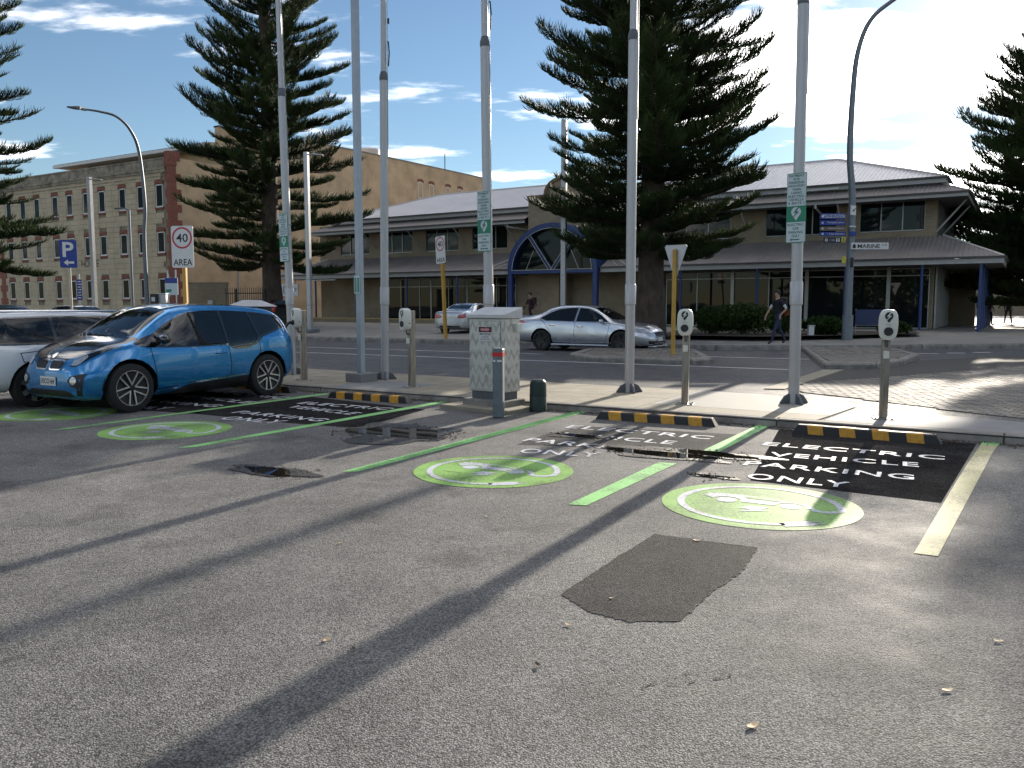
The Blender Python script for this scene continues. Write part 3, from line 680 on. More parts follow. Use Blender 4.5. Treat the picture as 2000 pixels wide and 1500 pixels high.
# verandah (awning) roofs
def awning(u0, u1, hipL, hipR):
    q = MB(); corr(q, (u0, 0, 3.74), (u1, 0, 3.74), (0, V0, 1.16), hipL, hipR); 
    if hipR: corr(q, (u1, 0, 3.74), (u1, VB + 2, 3.74), (-V0, 0, 1.16), V0, 0)
    if hipL: corr(q, (u0, VB, 3.74), (u0, 0, 3.74), (V0, 0, 1.16), 0, V0)
    q.build('verandah_roof', M_ROOFB, bA)
    f = MB(); f.span(u0, u1, 0, .05, 3.44, 3.64); f.span(u0, u1, -.012, .04, 3.56, 3.66)
    if hipR: f.span(u1 - .05, u1, .05, VB, 3.44, 3.64); f.span(u1 - .04, u1 + .012, .04, VB, 3.56, 3.66)
    if hipL: f.span(u0, u0 + .05, .05, VB, 3.44, 3.64)
    f.build('fascia', M_FASC, bA)
    g = MB(); g.span(u0 - .02, u1 + .02, -.11, -.014, 3.665, 3.75)
    if hipR: g.span(u1 + .014, u1 + .11, -.11, VB, 3.665, 3.752)
    g.build('gutter', M_GUT, bA)
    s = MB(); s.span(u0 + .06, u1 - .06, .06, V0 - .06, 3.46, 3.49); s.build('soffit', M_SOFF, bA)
awning(-45.4, -25.45, V0, 0); awning(-19.4, 0, 0, V0)
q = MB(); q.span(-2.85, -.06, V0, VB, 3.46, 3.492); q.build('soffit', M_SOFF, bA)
# roof edge capping along the hips
def capping(p0, p1, r=.05, mat=M_ROOFM): q = MB(); q.tube([p0, p1], r, 6); return q.build('ridge_cap', mat, bA)
capping((0, 0, 3.76), (-V0, V0, 4.93)); capping((-45.4, 0, 3.76), (-45.4 + V0, V0, 4.93))
# skirt roofs over the upper windows, main roofs
def upper(u0, u1, hipL, hipR):
    a, b = u0 + (1.35 if hipL else 0), u1 - (1.35 if hipR else 0)
    q = MB(); corr(q, (u0, 1.2, 6.78), (u1, 1.2, 6.78), (0, 1.25, .55), hipL and 1.25, hipR and 1.25)
    if hipR: corr(q, (u1, 1.2, 6.78), (u1, VB, 6.78), (-1.25, 0, .55), 1.25, 0)
    if hipL: corr(q, (u0, VB, 6.78), (u0, 1.2, 6.78), (1.25, 0, .55), 0, 1.25)
    q.build('skirt_roof', M_ROOFB, bA)
    f = MB(); f.span(u0, u1, 1.2, 1.25, 6.56, 6.72)
    if hipR: f.span(u1 - .05, u1, 1.25, VB, 6.56, 6.72)
    f.build('fascia', M_FASC, bA)
    g = MB(); g.span(u0 - .02, u1 + .02, 1.09, 1.19, 6.725, 6.80)
    if hipR: g.span(u1 + .01, u1 + .11, 1.09, VB, 6.725, 6.802)
    g.build('gutter', M_GUT, bA)
    m0, m1 = (u0 + 1.0 if hipL else u0), (u1 - 1.0 if hipR else u1)
    w = MB(); w.span(m0 + .3 if hipL else m0, m1 - .3 if hipR else m1, 2.4, 2.6, 7.30, 7.55); w.build('clerestory_band', M_FASC, bA)
    f = MB(); f.span(m0, m1, 2.06, 2.10, 7.34, 7.54)
    if hipR: f.span(m1 - .04, m1, 2.1, VB, 7.34, 7.54)
    f.build('fascia', M_FASC, bA)
    g = MB(); g.span(m0 - .05, m1 + .05, 1.95, 2.055, 7.545, 7.63)
    if hipR: g.span(m1 + .01, m1 + .11, 1.95, VB, 7.545, 7.632)
    g.build('gutter', M_GUT, bA)
    R = 5.9; q = MB(); corr(q, (m0, 2.1, 7.62), (m1, 2.1, 7.62), (0, R, 2.14), R if hipL else 0, R if hipR else 0, pitch=.2)
    if hipR: corr(q, (m1, 2.1, 7.62), (m1, 2.1 + 2 * R, 7.62), (-R, 0, 2.14), R, R)
    if hipL: corr(q, (m0, 2.1 + 2 * R, 7.62), (m0, 2.1, 7.62), (R, 0, 2.14), R, R)
    corr(q, (m1, 2.1 + 2 * R, 7.62), (m0, 2.1 + 2 * R, 7.62), (0, -R, 2.14), R if hipR else 0, R if hipL else 0, pitch=.4)
    q.build('roof', M_ROOFM, bA)
    capping((m0 + (R if hipL else 0), 8.0, 9.78), (m1 - (R if hipR else 0), 8.0, 9.78), .07)
    if hipR: capping((m1, 2.1, 7.66), (m1 - R, 8.0, 9.78), .07); capping((u1, 1.2, 6.82), (u1 - 1.25, 2.45, 7.36), .05)
    if hipL: capping((m0, 2.1, 7.66), (m0 + R, 8.0, 9.78), .07)
    s = MB(); s.span(u0 + .06, u1 - .06, 1.26, 2.58, 6.585, 6.605)
    if hipR: s.span(u1 - 1.3, u1 - .06, 2.60, VB, 6.585, 6.6052)
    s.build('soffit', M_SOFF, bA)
upper(-43.4, -25.1, True, False); upper(-19.6, -1.55, False, True)
q = MB(); q.span(-9.9, -7.3, 2.02, 2.055, 7.36, 7.46); q.build('gutter_overflow', M_WFRAME, bA)
# struts under the skirt roof
st = [u for u in (-41.9, -38.2, -34.3, -30.5, -26.6, -17.2, -12.0, -7.2)]
for u in st:
    q = MB(); q.tube([(u, 1.32, 6.55), (u, V0, 5.55)], .035, 6); q.build('strut', M_FASC, bA)
for v in (2.6, 5.5, 8.5, 11.5): q = MB(); q.tube([(-1.7, v, 6.55), (-2.9, v, 5.1)], .045, 6); q.build('strut', M_FASC, bA)
q = MB(); q.tube([(-26.3, 1.15, 6.5), (-26.3, 1.15, 6.38), (-25.5, 2.2, 6.25), (-25.5, 2.5, 6.1), (-25.5, 2.5, 4.9)], .05, 8); q.build('downpipe', M_FASC, bA)
q = MB(); q.tube([(-8.2, 1.15, 6.6), (-8.2, 1.15, 6.42), (-8.2, 2.5, 6.25)], .06, 8); q.build('rainwater_head', M_FASC, bA)
# blue verandah posts
for u in (-41.7, -37.9, -33.45, -29.4, -14.75, -10.7, -6.5, -3.2): q = MB(); q.tube([(u, .18, .1), (u, .18, 3.46)], .065, 10); q.build('verandah_post', M_BLUE, bA, smooth=40)
for v in (.18, 2.4, 4.6, 6.8, 9.0, 11.2, 13.4): q = MB(); q.span(-.85 - .06, -.85 + .06, v - .06, v + .06, .1, 3.46); q.build('verandah_post', M_BLUE, bA, bevel=.01)
q = MB(); q.tube([(-42.6, -.02, 3.34), (-39.6, -.02, 3.34)], .035, 6); q.build('light_batten', M_WFRAME, bA)
# glazed right flank with vertical mullions, brick end pier
q = MB(); q.span(-2.898, -2.86, 2.9, 10.6, .42, 3.44); q.build('flank_glazing', M_GLASSD, bA)
v = 2.95
while v < 10.6:
    q = MB(); q.span(-2.86, -2.78, v - .04, v + .04, .3, 3.45); q.build('mullion_post', M_MULL, bA); v += .95
q = MB(); q.span(-2.86, -2.60, 2.9, 10.6, .2, .42); q.build('plinth', M_CONC2, bA)
brick_panel(-2.86, -1.5, .1, 3.4, 11.0, 11.4, name='brick_pier')
v = 3.4
while v < 13:
    q = MB(); q.span(-2.895, -2.82, v - .07, v + .07, 4.95, 6.58); q.build('cladding_batten', M_SOFF, bA); v += .6
# gabled entry: brick wall with a curved parapet
def gable():
    pts = [(-25.0, .1), (-19.7, .1), (-19.7, 8.1), (-20.9, 8.1)]
    c = -22.35
    pts += [(c + 1.45 * cos(a), 8.1 + 1.05 * max(0, sin(a)) ** .8) for a in [pi * k / 14 for k in range(0, 15)]]
    pts += [(-23.8, 8.1), (-25.0, 8.1)]
    out = []
    for p in pts:
        if not out or (abs(out[-1][0] - p[0]) + abs(out[-1][1] - p[1])) > .01: out.append(p)
    q = MB(); q.prism([(a, b) for a, b in out if True], (0, 1.5, 0), (1, 0, 0), (0, 0, 1), -.0 or -3.0)
    return q, out
gq_, gout = gable()
gp_ = [(a, b) if b > 4 else (a, 3.45) for a, b in gout]
q = MB(); q.prism(gp_, (0, 4.4, 0), (1, 0, 0), (0, 0, 1), 2.9); q.build('entry_gable', M_BRICKA, bA)
# soldier course along its top edge
top = [p for p in gout if p[1] > 7]; top = top[:]
q = MB()
for a, b in zip(top[:-1], top[1:]):
    L_ = hypot(b[0] - a[0], b[1] - a[1])
    if L_ < .02: continue
    t = atan2(b[1] - a[1], b[0] - a[0]); R = Matrix.Rotation(-t, 3, 'Y')
    q.box(((a[0] + b[0]) / 2, 1.46, (a[1] + b[1]) / 2 - .02), (L_ + .03, .12, .2), R=R)
q.build('soldier_course', pm('brown_soldier_brick', (.20, .145, .085), .85, var=.3, vscale=8), bA)
brick_panel(-25.0, -22.85, .1, 3.45, 1.5, 1.9, name='entry_wall'); brick_panel(-22.85, -22.6, .1, 3.45, 1.9, 4, name='entry_wall')
q = MB(); q.span(-22.6, -17.3, 3.0, 3.2, .1, 3.45); q.build('entry_back_wall', M_BRICKA, bA)
M_TEAL = pm('teal_door_film', (.02, .05, .08), .25, var=.1)
glazing(-22.5, -21.4, .35, 3.35, [], 2.55, v=2.9, name='shop_window', glass=M_TEAL)
glazing(-21.35, -19.55, .35, 3.35, [-20.6], 2.5, v=2.88, name='entry_door', fr=M_WFRAME, t=.09, glass=M_TEAL)
glazing(-19.5, -18.2, .35, 3.35, [], 2.55, v=2.9, name='shop_window', glass=M_TEAL)
brick_panel(-18.2, -16.6, .1, 3.45, 2.5, 2.9, name='brick_pier')
for u in (-22.0, -18.9):
    o = link('smile_decal', merge_meshes([(flat_ring(.36, .36, .42, .42, 200, 340, 16), (u, 2.86, 1.95), (1, 0, 0), (0, 0, 1))], 'sm'), M_WFRAME, bA)
q = MB(); q.span(-21.15, -20.75, 2.84, 2.855, 1.75, 2.15); q.build('door_notice', M_WFRAME, bA)
q = MB(); q.span(-21.15, -20.75, 2.84, 2.855, .9, 1.6); q.build('door_poster', pm('dark_poster', (.02, .02, .05), .4), bA)
# blue arch
ac, ar = -22.4, 2.95
def arc(r, n=28, z0=3.6, sq=.92, a0=0, a1=180): return [(ac + r * cos(radians(a0 + (a1 - a0) * k / n)), z0 + r * sq * sin(radians(a0 + (a1 - a0) * k / n))) for k in range(n + 1)]
q = MB(); o_, i_ = arc(ar), arc(ar - .30)
for k in range(28):
    for (z, w) in (((o_[k], o_[k + 1]), (i_[k], i_[k + 1])),):
        A0, A1 = z; B0, B1 = w
        q.add([(A0[0], -.35, A0[1]), (A1[0], -.35, A1[1]), (B1[0], -.35, B1[1]), (B0[0], -.35, B0[1]), (A0[0], 1.4, A0[1]), (A1[0], 1.4, A1[1]), (B1[0], 1.4, B1[1]), (B0[0], 1.4, B0[1])],
              [(0, 1, 2, 3), (4, 7, 6, 5), (0, 4, 5, 1), (3, 2, 6, 7)])
q.build('arch_hood', M_BLUE, bA)
q = MB(); q.span(ac - ar, ac + ar, -.33, .0, 3.42, 3.62); q.build('arch_beam', M_BLUE, bA, bevel=.02)
q = MB(); q.add([(x, .1, z) for x, z in arc(ar - .31)], [tuple(range(29))]); q.build('arch_glazing', M_GLASSD, bA)
for s in (-1, 1):
    q = MB(); q.span(ac + s * (ar - .15) - .15, ac + s * (ar - .15) + .15, -.33, -.03, .1, 3.44); q.build('arch_leg', M_BLUE, bA, bevel=.03)
    e = (ac + s * 1.55, 3.6 + 2.1); q = MB(); q.tube([(ac + s * .06, -.2, 3.62), (e[0], -.2, e[1])], .085, 6); q.build('arch_spoke', M_BLUE, bA)
    for d_ in (-.11, .11):
        q = MB(); q.tube([(ac + s * .06 + d_, -.29, 3.64), (e[0] + d_, -.29, e[1])], .013, 5); q.build('white_trim', M_WFRAME, bA)
    q = MB(); pts = [(ac + s * (1.75 - .95 * sin(radians(a)) * .55), -.2, 3.62 + 1.15 * sin(radians(a))) for a in range(0, 91, 10)]; q.tube(pts, .013, 5); q.build('white_trim', M_WFRAME, bA)
q = MB(); q.tube([(x, -.36, z) for x, z in arc(ar - .33)], .014, 5); q.build('white_trim', M_WFRAME, bA)
q = MB(); q.tube([(ac - ar + .3, -.345, 3.64), (ac + ar - .3, -.345, 3.64)], .014, 5); q.build('white_trim', M_WFRAME, bA)
for u0, sgn in ((-25.55, -1), (-19.3, 1)):
    for k in range(2):
        q = MB(); q.tube([(u0 + sgn * (1.5 - k * .6), .0, 3.80), (u0 + sgn * .1, .9, 4.5 - k * .28)], .02, 5); q.build('white_trim', M_WFRAME, bA)
# sign board under the left end of the verandah
t = thing('shop_sign', 'white sign board with blue lettering WAFIC under the left end of the verandah', 'sign', tuple(bA.matrix_basis @ Vector((-44.6, .30, 2.7))), A_ANG)
q = MB(); q.span(-1.05, 1.05, -.03, .03, -.43, .43); q.build('sign_board', pm('sign_white', (.62, .64, .68), .4, var=.05), t)
q = MB(); [q.tube([(x, 0, .43), (x, 0, .78)], .02, 6) for x in (-.8, .8)]; q.build('hanger', M_GUT, t)
M_NAVY = pm('navy_print', (.01, .02, .09), .4, var=.02)
link('lettering', merge_meshes([(text_mesh('WAFIC', .82, .22, bold=.015), (.55, -.034, -.10), (1, 0, 0), (0, 0, 1)), (text_mesh('5', None, .40, bold=.02), (-.92, -.034, -.12), (1, 0, 0), (0, 0, 1)),
      (flat_ring(.24, .24, .31, .31, 70, 410, 24), (-.20, -.034, 0), (1, 0, 0), (0, 0, 1)), (flat_poly([(-.12, -.1), (.1, -.12), (.16, .05), (0, .13), (-.14, .06)]), (-.20, -.034, 0), (1, 0, 0), (0, 0, 1))], 'l'), M_NAVY, t)
# low brick edging in front of the left wing
t = thing('low_wall', 'long low cream brick edging wall before the left wing of the building', 'wall', tuple(bA.matrix_basis @ Vector((-34, -.9, .25))), A_ANG)
q = MB(); q.span(-10.5, 8.5, -.15, .15, -.2, .42); q.build('wall_body', M_BRICKA, t)
q = MB(); q.span(-10.5, 8.5, -.19, .19, .425, .50); q.build('coping', pm('yellow_coping', (.42, .31, .14), .8, var=.2), t, bevel=.01)

# ---------------------------------------------------------------- old stone-fronted office building
B_ANG = radians(-31.0)
bB = thing('office_building', 'three storey limestone office building with red brick quoins and a tall buff brick flank', 'building', (-25.3, 61, 0), B_ANG)
UR = .42
q = MB(); q.span(-34, UR - .02, .06, 4.45, 0, 12.3); q.build('front_range', M_STONEJ, bB)
q = MB(); q.span(UR - .02, UR, .05, 4.5, 0, 12.35); q.build('flank_wall', M_BRICKB, bB)
q = MB(); q.prism([(4.5, 0), (42, 0), (42, 16.2), (20, 15.9), (16, 15.75), (14, 15.5), (12, 15.3), (4.5, 15.25)], (UR, 0, 0), (0, 1, 0), (0, 0, 1), -.0 or .4 * -1)
fl = q.build('flank_wall', M_BRICKB, bB)
q = MB(); q.span(-34, UR - .42, 4.6, 41.9, 0, 13.4); q.build('rear_range', M_BRICKB, bB)
q = MB()
for (v0, z0), (v1, z1) in zip([(4.5, 15.25), (12, 15.3), (14, 15.5), (16, 15.75), (20, 15.9)], [(12, 15.3), (14, 15.5), (16, 15.75), (20, 15.9), (42, 16.2)]):
    q.add([(UR + .05, v0, z0 + .003), (UR + .05, v1, z1 + .003), (UR - .5, v1, z1 + .003), (UR - .5, v0, z0 + .003), (UR + .05, v0, z0 + .12), (UR + .05, v1, z1 + .12), (UR - .5, v1, z1 + .12), (UR - .5, v0, z0 + .12)], [(0, 1, 5, 4), (4, 5, 6, 7), (2, 3, 7, 6), (0, 3, 2, 1)])
q.build('coping', pm('metal_coping', (.22, .20, .18), .6), bB)
wu = [-.8, -3.0, -5.25, -7.85, -9.92, -12.2, -14.25, -16.92, -19.05, -21.25, -24.0, -26.3, -28.6]
rows = [(8.83, 10.45), (5.5, 7.0), (2.12, 3.58)]
ww = .43
# limestone blocks laid in courses round the openings
sq_ = MB(); rs = random.Random(3); ch = .40; z = .0; row = 0
while z < 11.3:
    z1 = min(z + ch, 11.3); xs = []; x = -34 + (0.45 if row % 2 else 0)
    cuts = []
    for a, b in rows:
        if z1 > a - .16 and z < b + .30:
            lo = a - .16; hi = b + .30
            cuts += [(c - ww - .03, c + ww + .03) for c in wu]
    spans = []; x0 = -34
    for a, b in sorted(cuts): spans.append((x0, a)); x0 = b
    spans.append((x0, -.55 if row % 2 else -.32))
    for a, b in spans:
        if b - a < .05: continue
        m = max(1, round((b - a) / rs.uniform(.8, 1.05)))
        for k in range(m):
            p0, p1 = a + (b - a) * k / m, a + (b - a) * (k + 1) / m
            sq_.span(p0 + .008, p1 - .008, -.012 + rs.uniform(-.006, .006), .07, z + .008, z1 - .008)
    z = z1; row += 1
tag(sq_.build('limestone_block', M_STONE, bB), kind='stuff')
q = MB(); q.span(-34, UR - .35, -.10, .07, 11.3, 11.5); q.span(-34, UR - .35, -.16, .07, 11.5, 11.68); q.build('cornice', M_COPING, bB)
q = MB(); q.span(-34, UR - .35, .0, .3, 11.68, 12.25); q.span(-34, UR - .35, -.05, .35, 12.25, 12.36); q.build('parapet', M_COPING, bB)
q = MB(); q.span(-34, -.35, -.035, .02, 10.98, 11.06); q.build('string_course', M_COPING, bB)
# windows: frame, pane, brick arch, brick sill
def old_window(h):
    f = MB(); w = ww - .03
    f.span(-w, -w + .06, -.0, .08, 0, h); f.span(w - .06, w, 0, .08, 0, h); f.span(-w + .06, w - .06, 0, .08, 0, .06); f.span(-w + .06, w - .06, 0, .08, h - .07, h)
    f.span(-w - .01, w + .01, -.03, .02, -.05, -.003)
    fo = f.build('window', M_WFRAME, bB)
    g = MB(); g.span(-w + .06, w - .06, .035, .045, .06, h - .07); g.build('pane', M_GLASSK, fo)
    a = MB(); n = 9; r0 = 1.0
    for k in range(n):
        x0 = -w - .09 + (2 * w + .18) * k / n; x1 = -w - .09 + (2 * w + .18) * (k + 1) / n
        def zz(x): return .10 * (1 - (x / (w + .09)) ** 2)
        a.add([(x0 + .004, -.04, h + zz(x0) - .02), (x1 - .004, -.04, h + zz(x1) - .02), (x1 - .004, -.04, h + zz(x1) + .25), (x0 + .004, -.04, h + zz(x0) + .25), (x0 + .004, .07, h + zz(x0) - .02), (x1 - .004, .07, h + zz(x1) - .02), (x1 - .004, .07, h + zz(x1) + .25), (x0 + .004, .07, h + zz(x0) + .25)],
              [(0, 1, 2, 3), (0, 4, 5, 1), (3, 2, 6, 7), (0, 3, 7, 4), (1, 5, 6, 2)])
    a.build('brick_arch', M_REDB, fo)
    s = MB(); [s.span(-w - .08 + k * (2 * w + .16) / 8 + .004, -w - .08 + (k + 1) * (2 * w + .16) / 8 - .004, -.06, .07, -.19, -.053) for k in range(8)]; s.build('brick_sill', M_REDB, fo)
    return fo
for a, b in rows:
    p = old_window(b - a); first = True
    for c in wu:
        o = p if first else copy_tree(p, bB); first = False
        o.location = (c, -.005, a)
# upper windows in the buff flank
fw = old_window(1.65); first = True
for v, z in ((30.0, 12.62), (31.9, 12.62), (34.9, 12.7), (37.2, 12.75), (7.2, 11.95)):
    o = fw if first else copy_tree(fw, bB); first = False
    o.location = (UR + .01, v, z); o.rotation_euler = (0, 0, pi / 2)
# red brick quoins at the corner, block by block
z = 0.0; k = 0
while z < 11.3:
    h = .56; wide = k % 2
    q = MB(); q.span(UR - (.48 if wide else .28), UR + .05, -.05, .10, z + .006, z + h - .006); q.span(UR - .02, UR + .052, .10, (.95 if wide else .55), z + .006, z + h - .006)
    q.build('quoin', M_REDB, bB); z += h; k += 1
q = MB(); q.span(UR - .5, UR + .10, -.09, .6, z, z + .35); q.span(UR - .42, UR + .08, -.08, .9, z + .353, 12.75); q.build('quoin_cap', M_REDB, bB)
z = 0; k = 0
while z < 6:
    q = MB(); q.span(-22.95 - (.25 if k % 2 else 0), -22.35 + (.25 if k % 2 else 0), -.05, .02, z + .006, z + .55); q.build('quoin', M_REDB, bB); z += .56; k += 1
# set-back top storey under a wide white eave
q = MB(); q.span(-17.0, UR - .42, 4.7, 5.0, 12.2, 13.75); q.build('attic_wall', M_BRICKB, bB)
for k, (a, b) in enumerate(((-15.6, -13.4), (-11.7, -9.4), (-7.8, -5.4), (-3.2, -.6))):
    glazing(a, b, 12.45, 13.5, [(a + b) / 2], v=4.66, parent=bB)
q = MB(); q.span(-19.8, UR - .0, 3.2, 3.5, 13.62, 13.86); q.build('attic_fascia', pm('white_fascia', (.60, .60, .60), .5, var=.1), bB)
q = MB(); q.span(-19.8, UR - .02, 3.505, 6, 13.66, 13.80); q.build('soffit', M_FASC, bB)
q = MB(); corr(q, (-19.8, 3.2, 13.88), (UR - .02, 3.2, 13.88), (0, 5, .85), 3, 0, pitch=.3); q.build('attic_roof', M_ROOFM, bB)
o = link('wall_lettering', merge_meshes([(text_mesh('HOUSE', 2.3, .55, bold=.0), (-9.75, -.035, 4.62), (1, 0, 0), (0, 0, 1))], 'hl'), pm('dark_letter', (.03, .03, .03), .5), bB)
q = MB(); q.lathe([(.0, 0), (.62, 0), (.62, .35), (.95, .5), (1.0, .95), (.9, 1.05), (0, 1.1)], (UR - 2, 24.5, 15.9), n=18); q.build('roof_vent', M_ROOFM, bB, smooth=40)
q = MB(); q.tube([(UR - .6, 35.2, 15.9), (UR - .6, 35.2, 18.0)], .05, 6); q.build('aerial', M_GUT, bB)
for v in (6.0, 9.4, 11.2): q = MB(); q.tube([(UR + .06, v, 0), (UR + .06, v, 6.6 if v < 10 else 5)], .05, 6); q.build('downpipe', M_FASC, bB)
# ================================================================ TREES AND SHRUBS
M_BARK = pm('pine_bark', (.075, .055, .042), .95, var=.5, vscale=5, bump=.8, bscale=18, stretch=(1, 1, .5))
def leafmat(name, c0, c1, trans=.25):
    m, nt, b = nodes(name); N, L = nt.nodes, nt.links
    tc = N.new('ShaderNodeTexCoord'); n = N.new('ShaderNodeTexNoise'); n.inputs['Scale'].default_value = 1.7; n.inputs['Detail'].default_value = 5; L.new(tc.outputs['Object'], n.inputs[0])
    oi = N.new('ShaderNodeObjectInfo'); a = N.new('ShaderNodeMath'); a.operation = 'MULTIPLY_ADD'; a.inputs[1].default_value = .5; L.new(oi.outputs['Random'], a.inputs[0]); L.new(n.outputs[0], a.inputs[2])
    r = N.new('ShaderNodeMapRange'); r.inputs[1].default_value = .45; r.inputs[2].default_value = 1.1; L.new(a.outputs[0], r.inputs[0])
    mx = N.new('ShaderNodeMixRGB'); mx.inputs[1].default_value = (*c0, 1); mx.inputs[2].default_value = (*c1, 1); L.new(r.outputs[0], mx.inputs[0])
    L.new(mx.outputs[0], b.inputs['Base Color']); b.inputs['Roughness'].default_value = .55; b.inputs['Specular IOR Level'].default_value = .05
    t = N.new('ShaderNodeBsdfTranslucent'); L.new(mx.outputs[0], t.inputs[0]); ms = N.new('ShaderNodeMixShader'); ms.inputs[0].default_value = trans
    L.new(b.outputs[0], ms.inputs[1]); L.new(t.outputs[0], ms.inputs[2]); L.new(ms.outputs[0], N['Material Output'].inputs[0])
    return m
M_NEEDLE = leafmat('pine_needles', (.024, .046, .017), (.078, .110, .040), .22)
M_SHRUB = leafmat('shrub_leaves', (.03, .055, .018), (.07, .10, .03), .2)

def pine_branch(seed, L=5.0, dens=1.0, droop=.0, tipup=.35):
    """one Norfolk pine bough: a bare limb with rope-like foxtail branchlets swept forward and turned up"""
    rnd = random.Random(seed); vs, fs, mi = [], [], []
    def cord(pts, rads, n, m):
        b = len(vs); x, y = frame_from(pts[0], pts[1])
        for i, p in enumerate(pts):
            t = (pts[min(i + 1, len(pts) - 1)] - pts[max(i - 1, 0)]).normalized(); x_ = (x - t * x.dot(t)).normalized(); y_ = t.cross(x_)
            for k in range(n): a = 2 * pi * k / n; vs.append(p + (x_ * cos(a) + y_ * sin(a)) * rads[i])
        for i in range(len(pts) - 1):
            for k in range(n): fs.append((b + i * n + k, b + i * n + (k + 1) % n, b + (i + 1) * n + (k + 1) % n, b + (i + 1) * n + k)); mi.append(m)
    def limb(s): return Vector((s, .12 * sin(s * 1.1 + seed), -droop * s * (1 - s / L * .6) + tipup * (s / L) ** 3 * L * .35))
    cord([limb(L * k / 9) for k in range(10)], [.065 * (1 - k / 10.5) * L / 5 + .008 for k in range(10)], 5, 0)
    s = L * .16
    while s < L:
        f = s / L
        for side in (-1, 1):
            if rnd.random() < .10: continue
            ln = (1.30 * (1 - f) ** .55 * (f + .25) ** .25 + .22) * rnd.uniform(.65, 1.15) * L / 5
            if f < .3: ln *= .75
            ang = radians(rnd.uniform(42, 68)) * side; p0 = limb(s)
            d = Vector((cos(ang), sin(ang), rnd.uniform(-.12, .22)))
            up = rnd.uniform(.5, 1.3)
            pts = []; p = p0.copy(); n = 4
            for k in range(n + 1):
                pts.append(p.copy()); dd = (d + Vector((.1, 0, up * (k / n) ** 1.3))).normalized(); p += dd * ln / n
            cord(pts, [.010, .015, .017, .015, .004], 3, 1)
            # side tassels
            m = max(2, int(ln / .07 * dens))
            for j in range(m):
                q = .18 + .82 * (j + rnd.random()) / m; i = min(int(q * n), n - 1); r = q * n - i
                o = pts[i].lerp(pts[i + 1], r); tg = (pts[i + 1] - pts[i]).normalized()
                sd = 1 if j % 2 else -1; la = rnd.uniform(.26, .56) * (1.1 - q * .5)
                nn = Vector((-tg.y, tg.x, 0)).normalized() * sd
                d1 = (tg * .75 + nn * rnd.uniform(.35, .8) + Vector((0, 0, rnd.uniform(.3, 1.1)))).normalized()
                d2 = (d1 + Vector((0, 0, .35)) + tg * .2).normalized()
                cord([o, o + d1 * la * .5, o + d1 * la * .5 + d2 * la * .5], [.010, .0155, .003], 3, 1)
        s += rnd.uniform(.075, .12) / dens
    me = bpy.data.meshes.new('branch'); me.from_pydata([tuple(v) for v in vs], [], fs); me.polygons.foreach_set('material_index', mi)
    me.materials.append(M_BARK); me.materials.append(M_NEEDLE); me.polygons.foreach_set('use_smooth', [True] * len(fs)); me.update(); return me
BRANCHES = [pine_branch(k, 5.0, 1.0 if k < 6 else .6, droop=(-.02, .05, .0, .06, -.04, .02, .02, .05)[k], tipup=(.35, .5, .6, .4, .3, .55, .5, .6)[k]) for k in range(8)]
def norfolk(label, loc, H, Lmax, z0, seed, r0, variants=(0, 1, 2, 3, 4, 5), el0=-4, el1=34, step=.62, group=None, gaps=.0, per=(5, 7), ztop=17.0):
    rnd = random.Random(seed)
    t = thing('norfolk_pine', label, 'tree', loc, 0, 'Norfolk pines along the street')
    q = MB(); n = 12
    q.tube([(0.03 * sin(k * 1.3 + seed), .03 * cos(k * .9 + seed), H * k / n - .15) for k in range(n + 1)], [r0 * (1.35 if k == 0 else 1.02 if k == 1 else 1) * (1 - k / n) ** .8 + .02 for k in range(n + 1)], 14)
    q.build('trunk', M_BARK, t, smooth=60)
    z = z0; ph = rnd.uniform(0, 6)
    while z < H - .6:
        f = (z - z0) / (H - z0)
        L = Lmax * (1 - f) ** .5 * (1 if f > .06 else .86)
        nb = rnd.randint(*per); ph += rnd.uniform(.3, 1.2)
        for k in range(nb):
            if rnd.random() < gaps: continue
            a = ph + 2 * pi * k / nb + rnd.uniform(-.22, .22); el = radians(el0 + (el1 - el0) * f + rnd.uniform(-7, 7)); s = max(.12, L / 5 * rnd.uniform(.68, 1.10))
            o = bpy.data.objects.new('branch', BRANCHES[rnd.choice(variants)]); COL.objects.link(o); o.parent = t
            o.location = (0, 0, z + rnd.uniform(-.2, .2)); o.rotation_euler = (rnd.uniform(-.12, .12), -el, a); o.scale = (s, s * rnd.uniform(.9, 1.1), s * rnd.uniform(1.0, 1.25))
        z += step * (1 - .35 * f) * rnd.uniform(.85, 1.15) * (1.0 if z < ztop else 1.8)
    return t
tp = lambda px, D, z: tuple(Vector((depth_pt(px, 600, D).x, D, z)))
norfolk('tall open tiered Norfolk pine standing before the buff brick flank wall', tp(533, 45, .35), 31.0, 5.0, 3.5, 21, .50, (0, 1, 2, 3, 4, 5), step=.58, gaps=.12, per=(5, 7), el0=-6)
norfolk('massive dense Norfolk pine in front of the verandah building', tp(1270, 31.5, .35), 27.0, 5.2, 3.3, 5, .50, (0, 1, 2, 3, 4, 5), step=.50, per=(6, 8), gaps=.08, el0=-7)
norfolk('Norfolk pine whose boughs hang in at the far left of the limestone building', tp(-95, 40, .3), 30.0, 4.9, 3.6, 33, .6, (0, 2, 4, 6, 7), el0=-12, step=.62, gaps=.1)
norfolk('dense sunlit Norfolk pine at the right beyond the verandah corner', tp(2075, 43, .3), 17.0, 7.2, 1.6, 9, .6, (0, 1, 2, 3, 4, 5), step=.46, per=(6, 7), el1=24, gaps=.08)

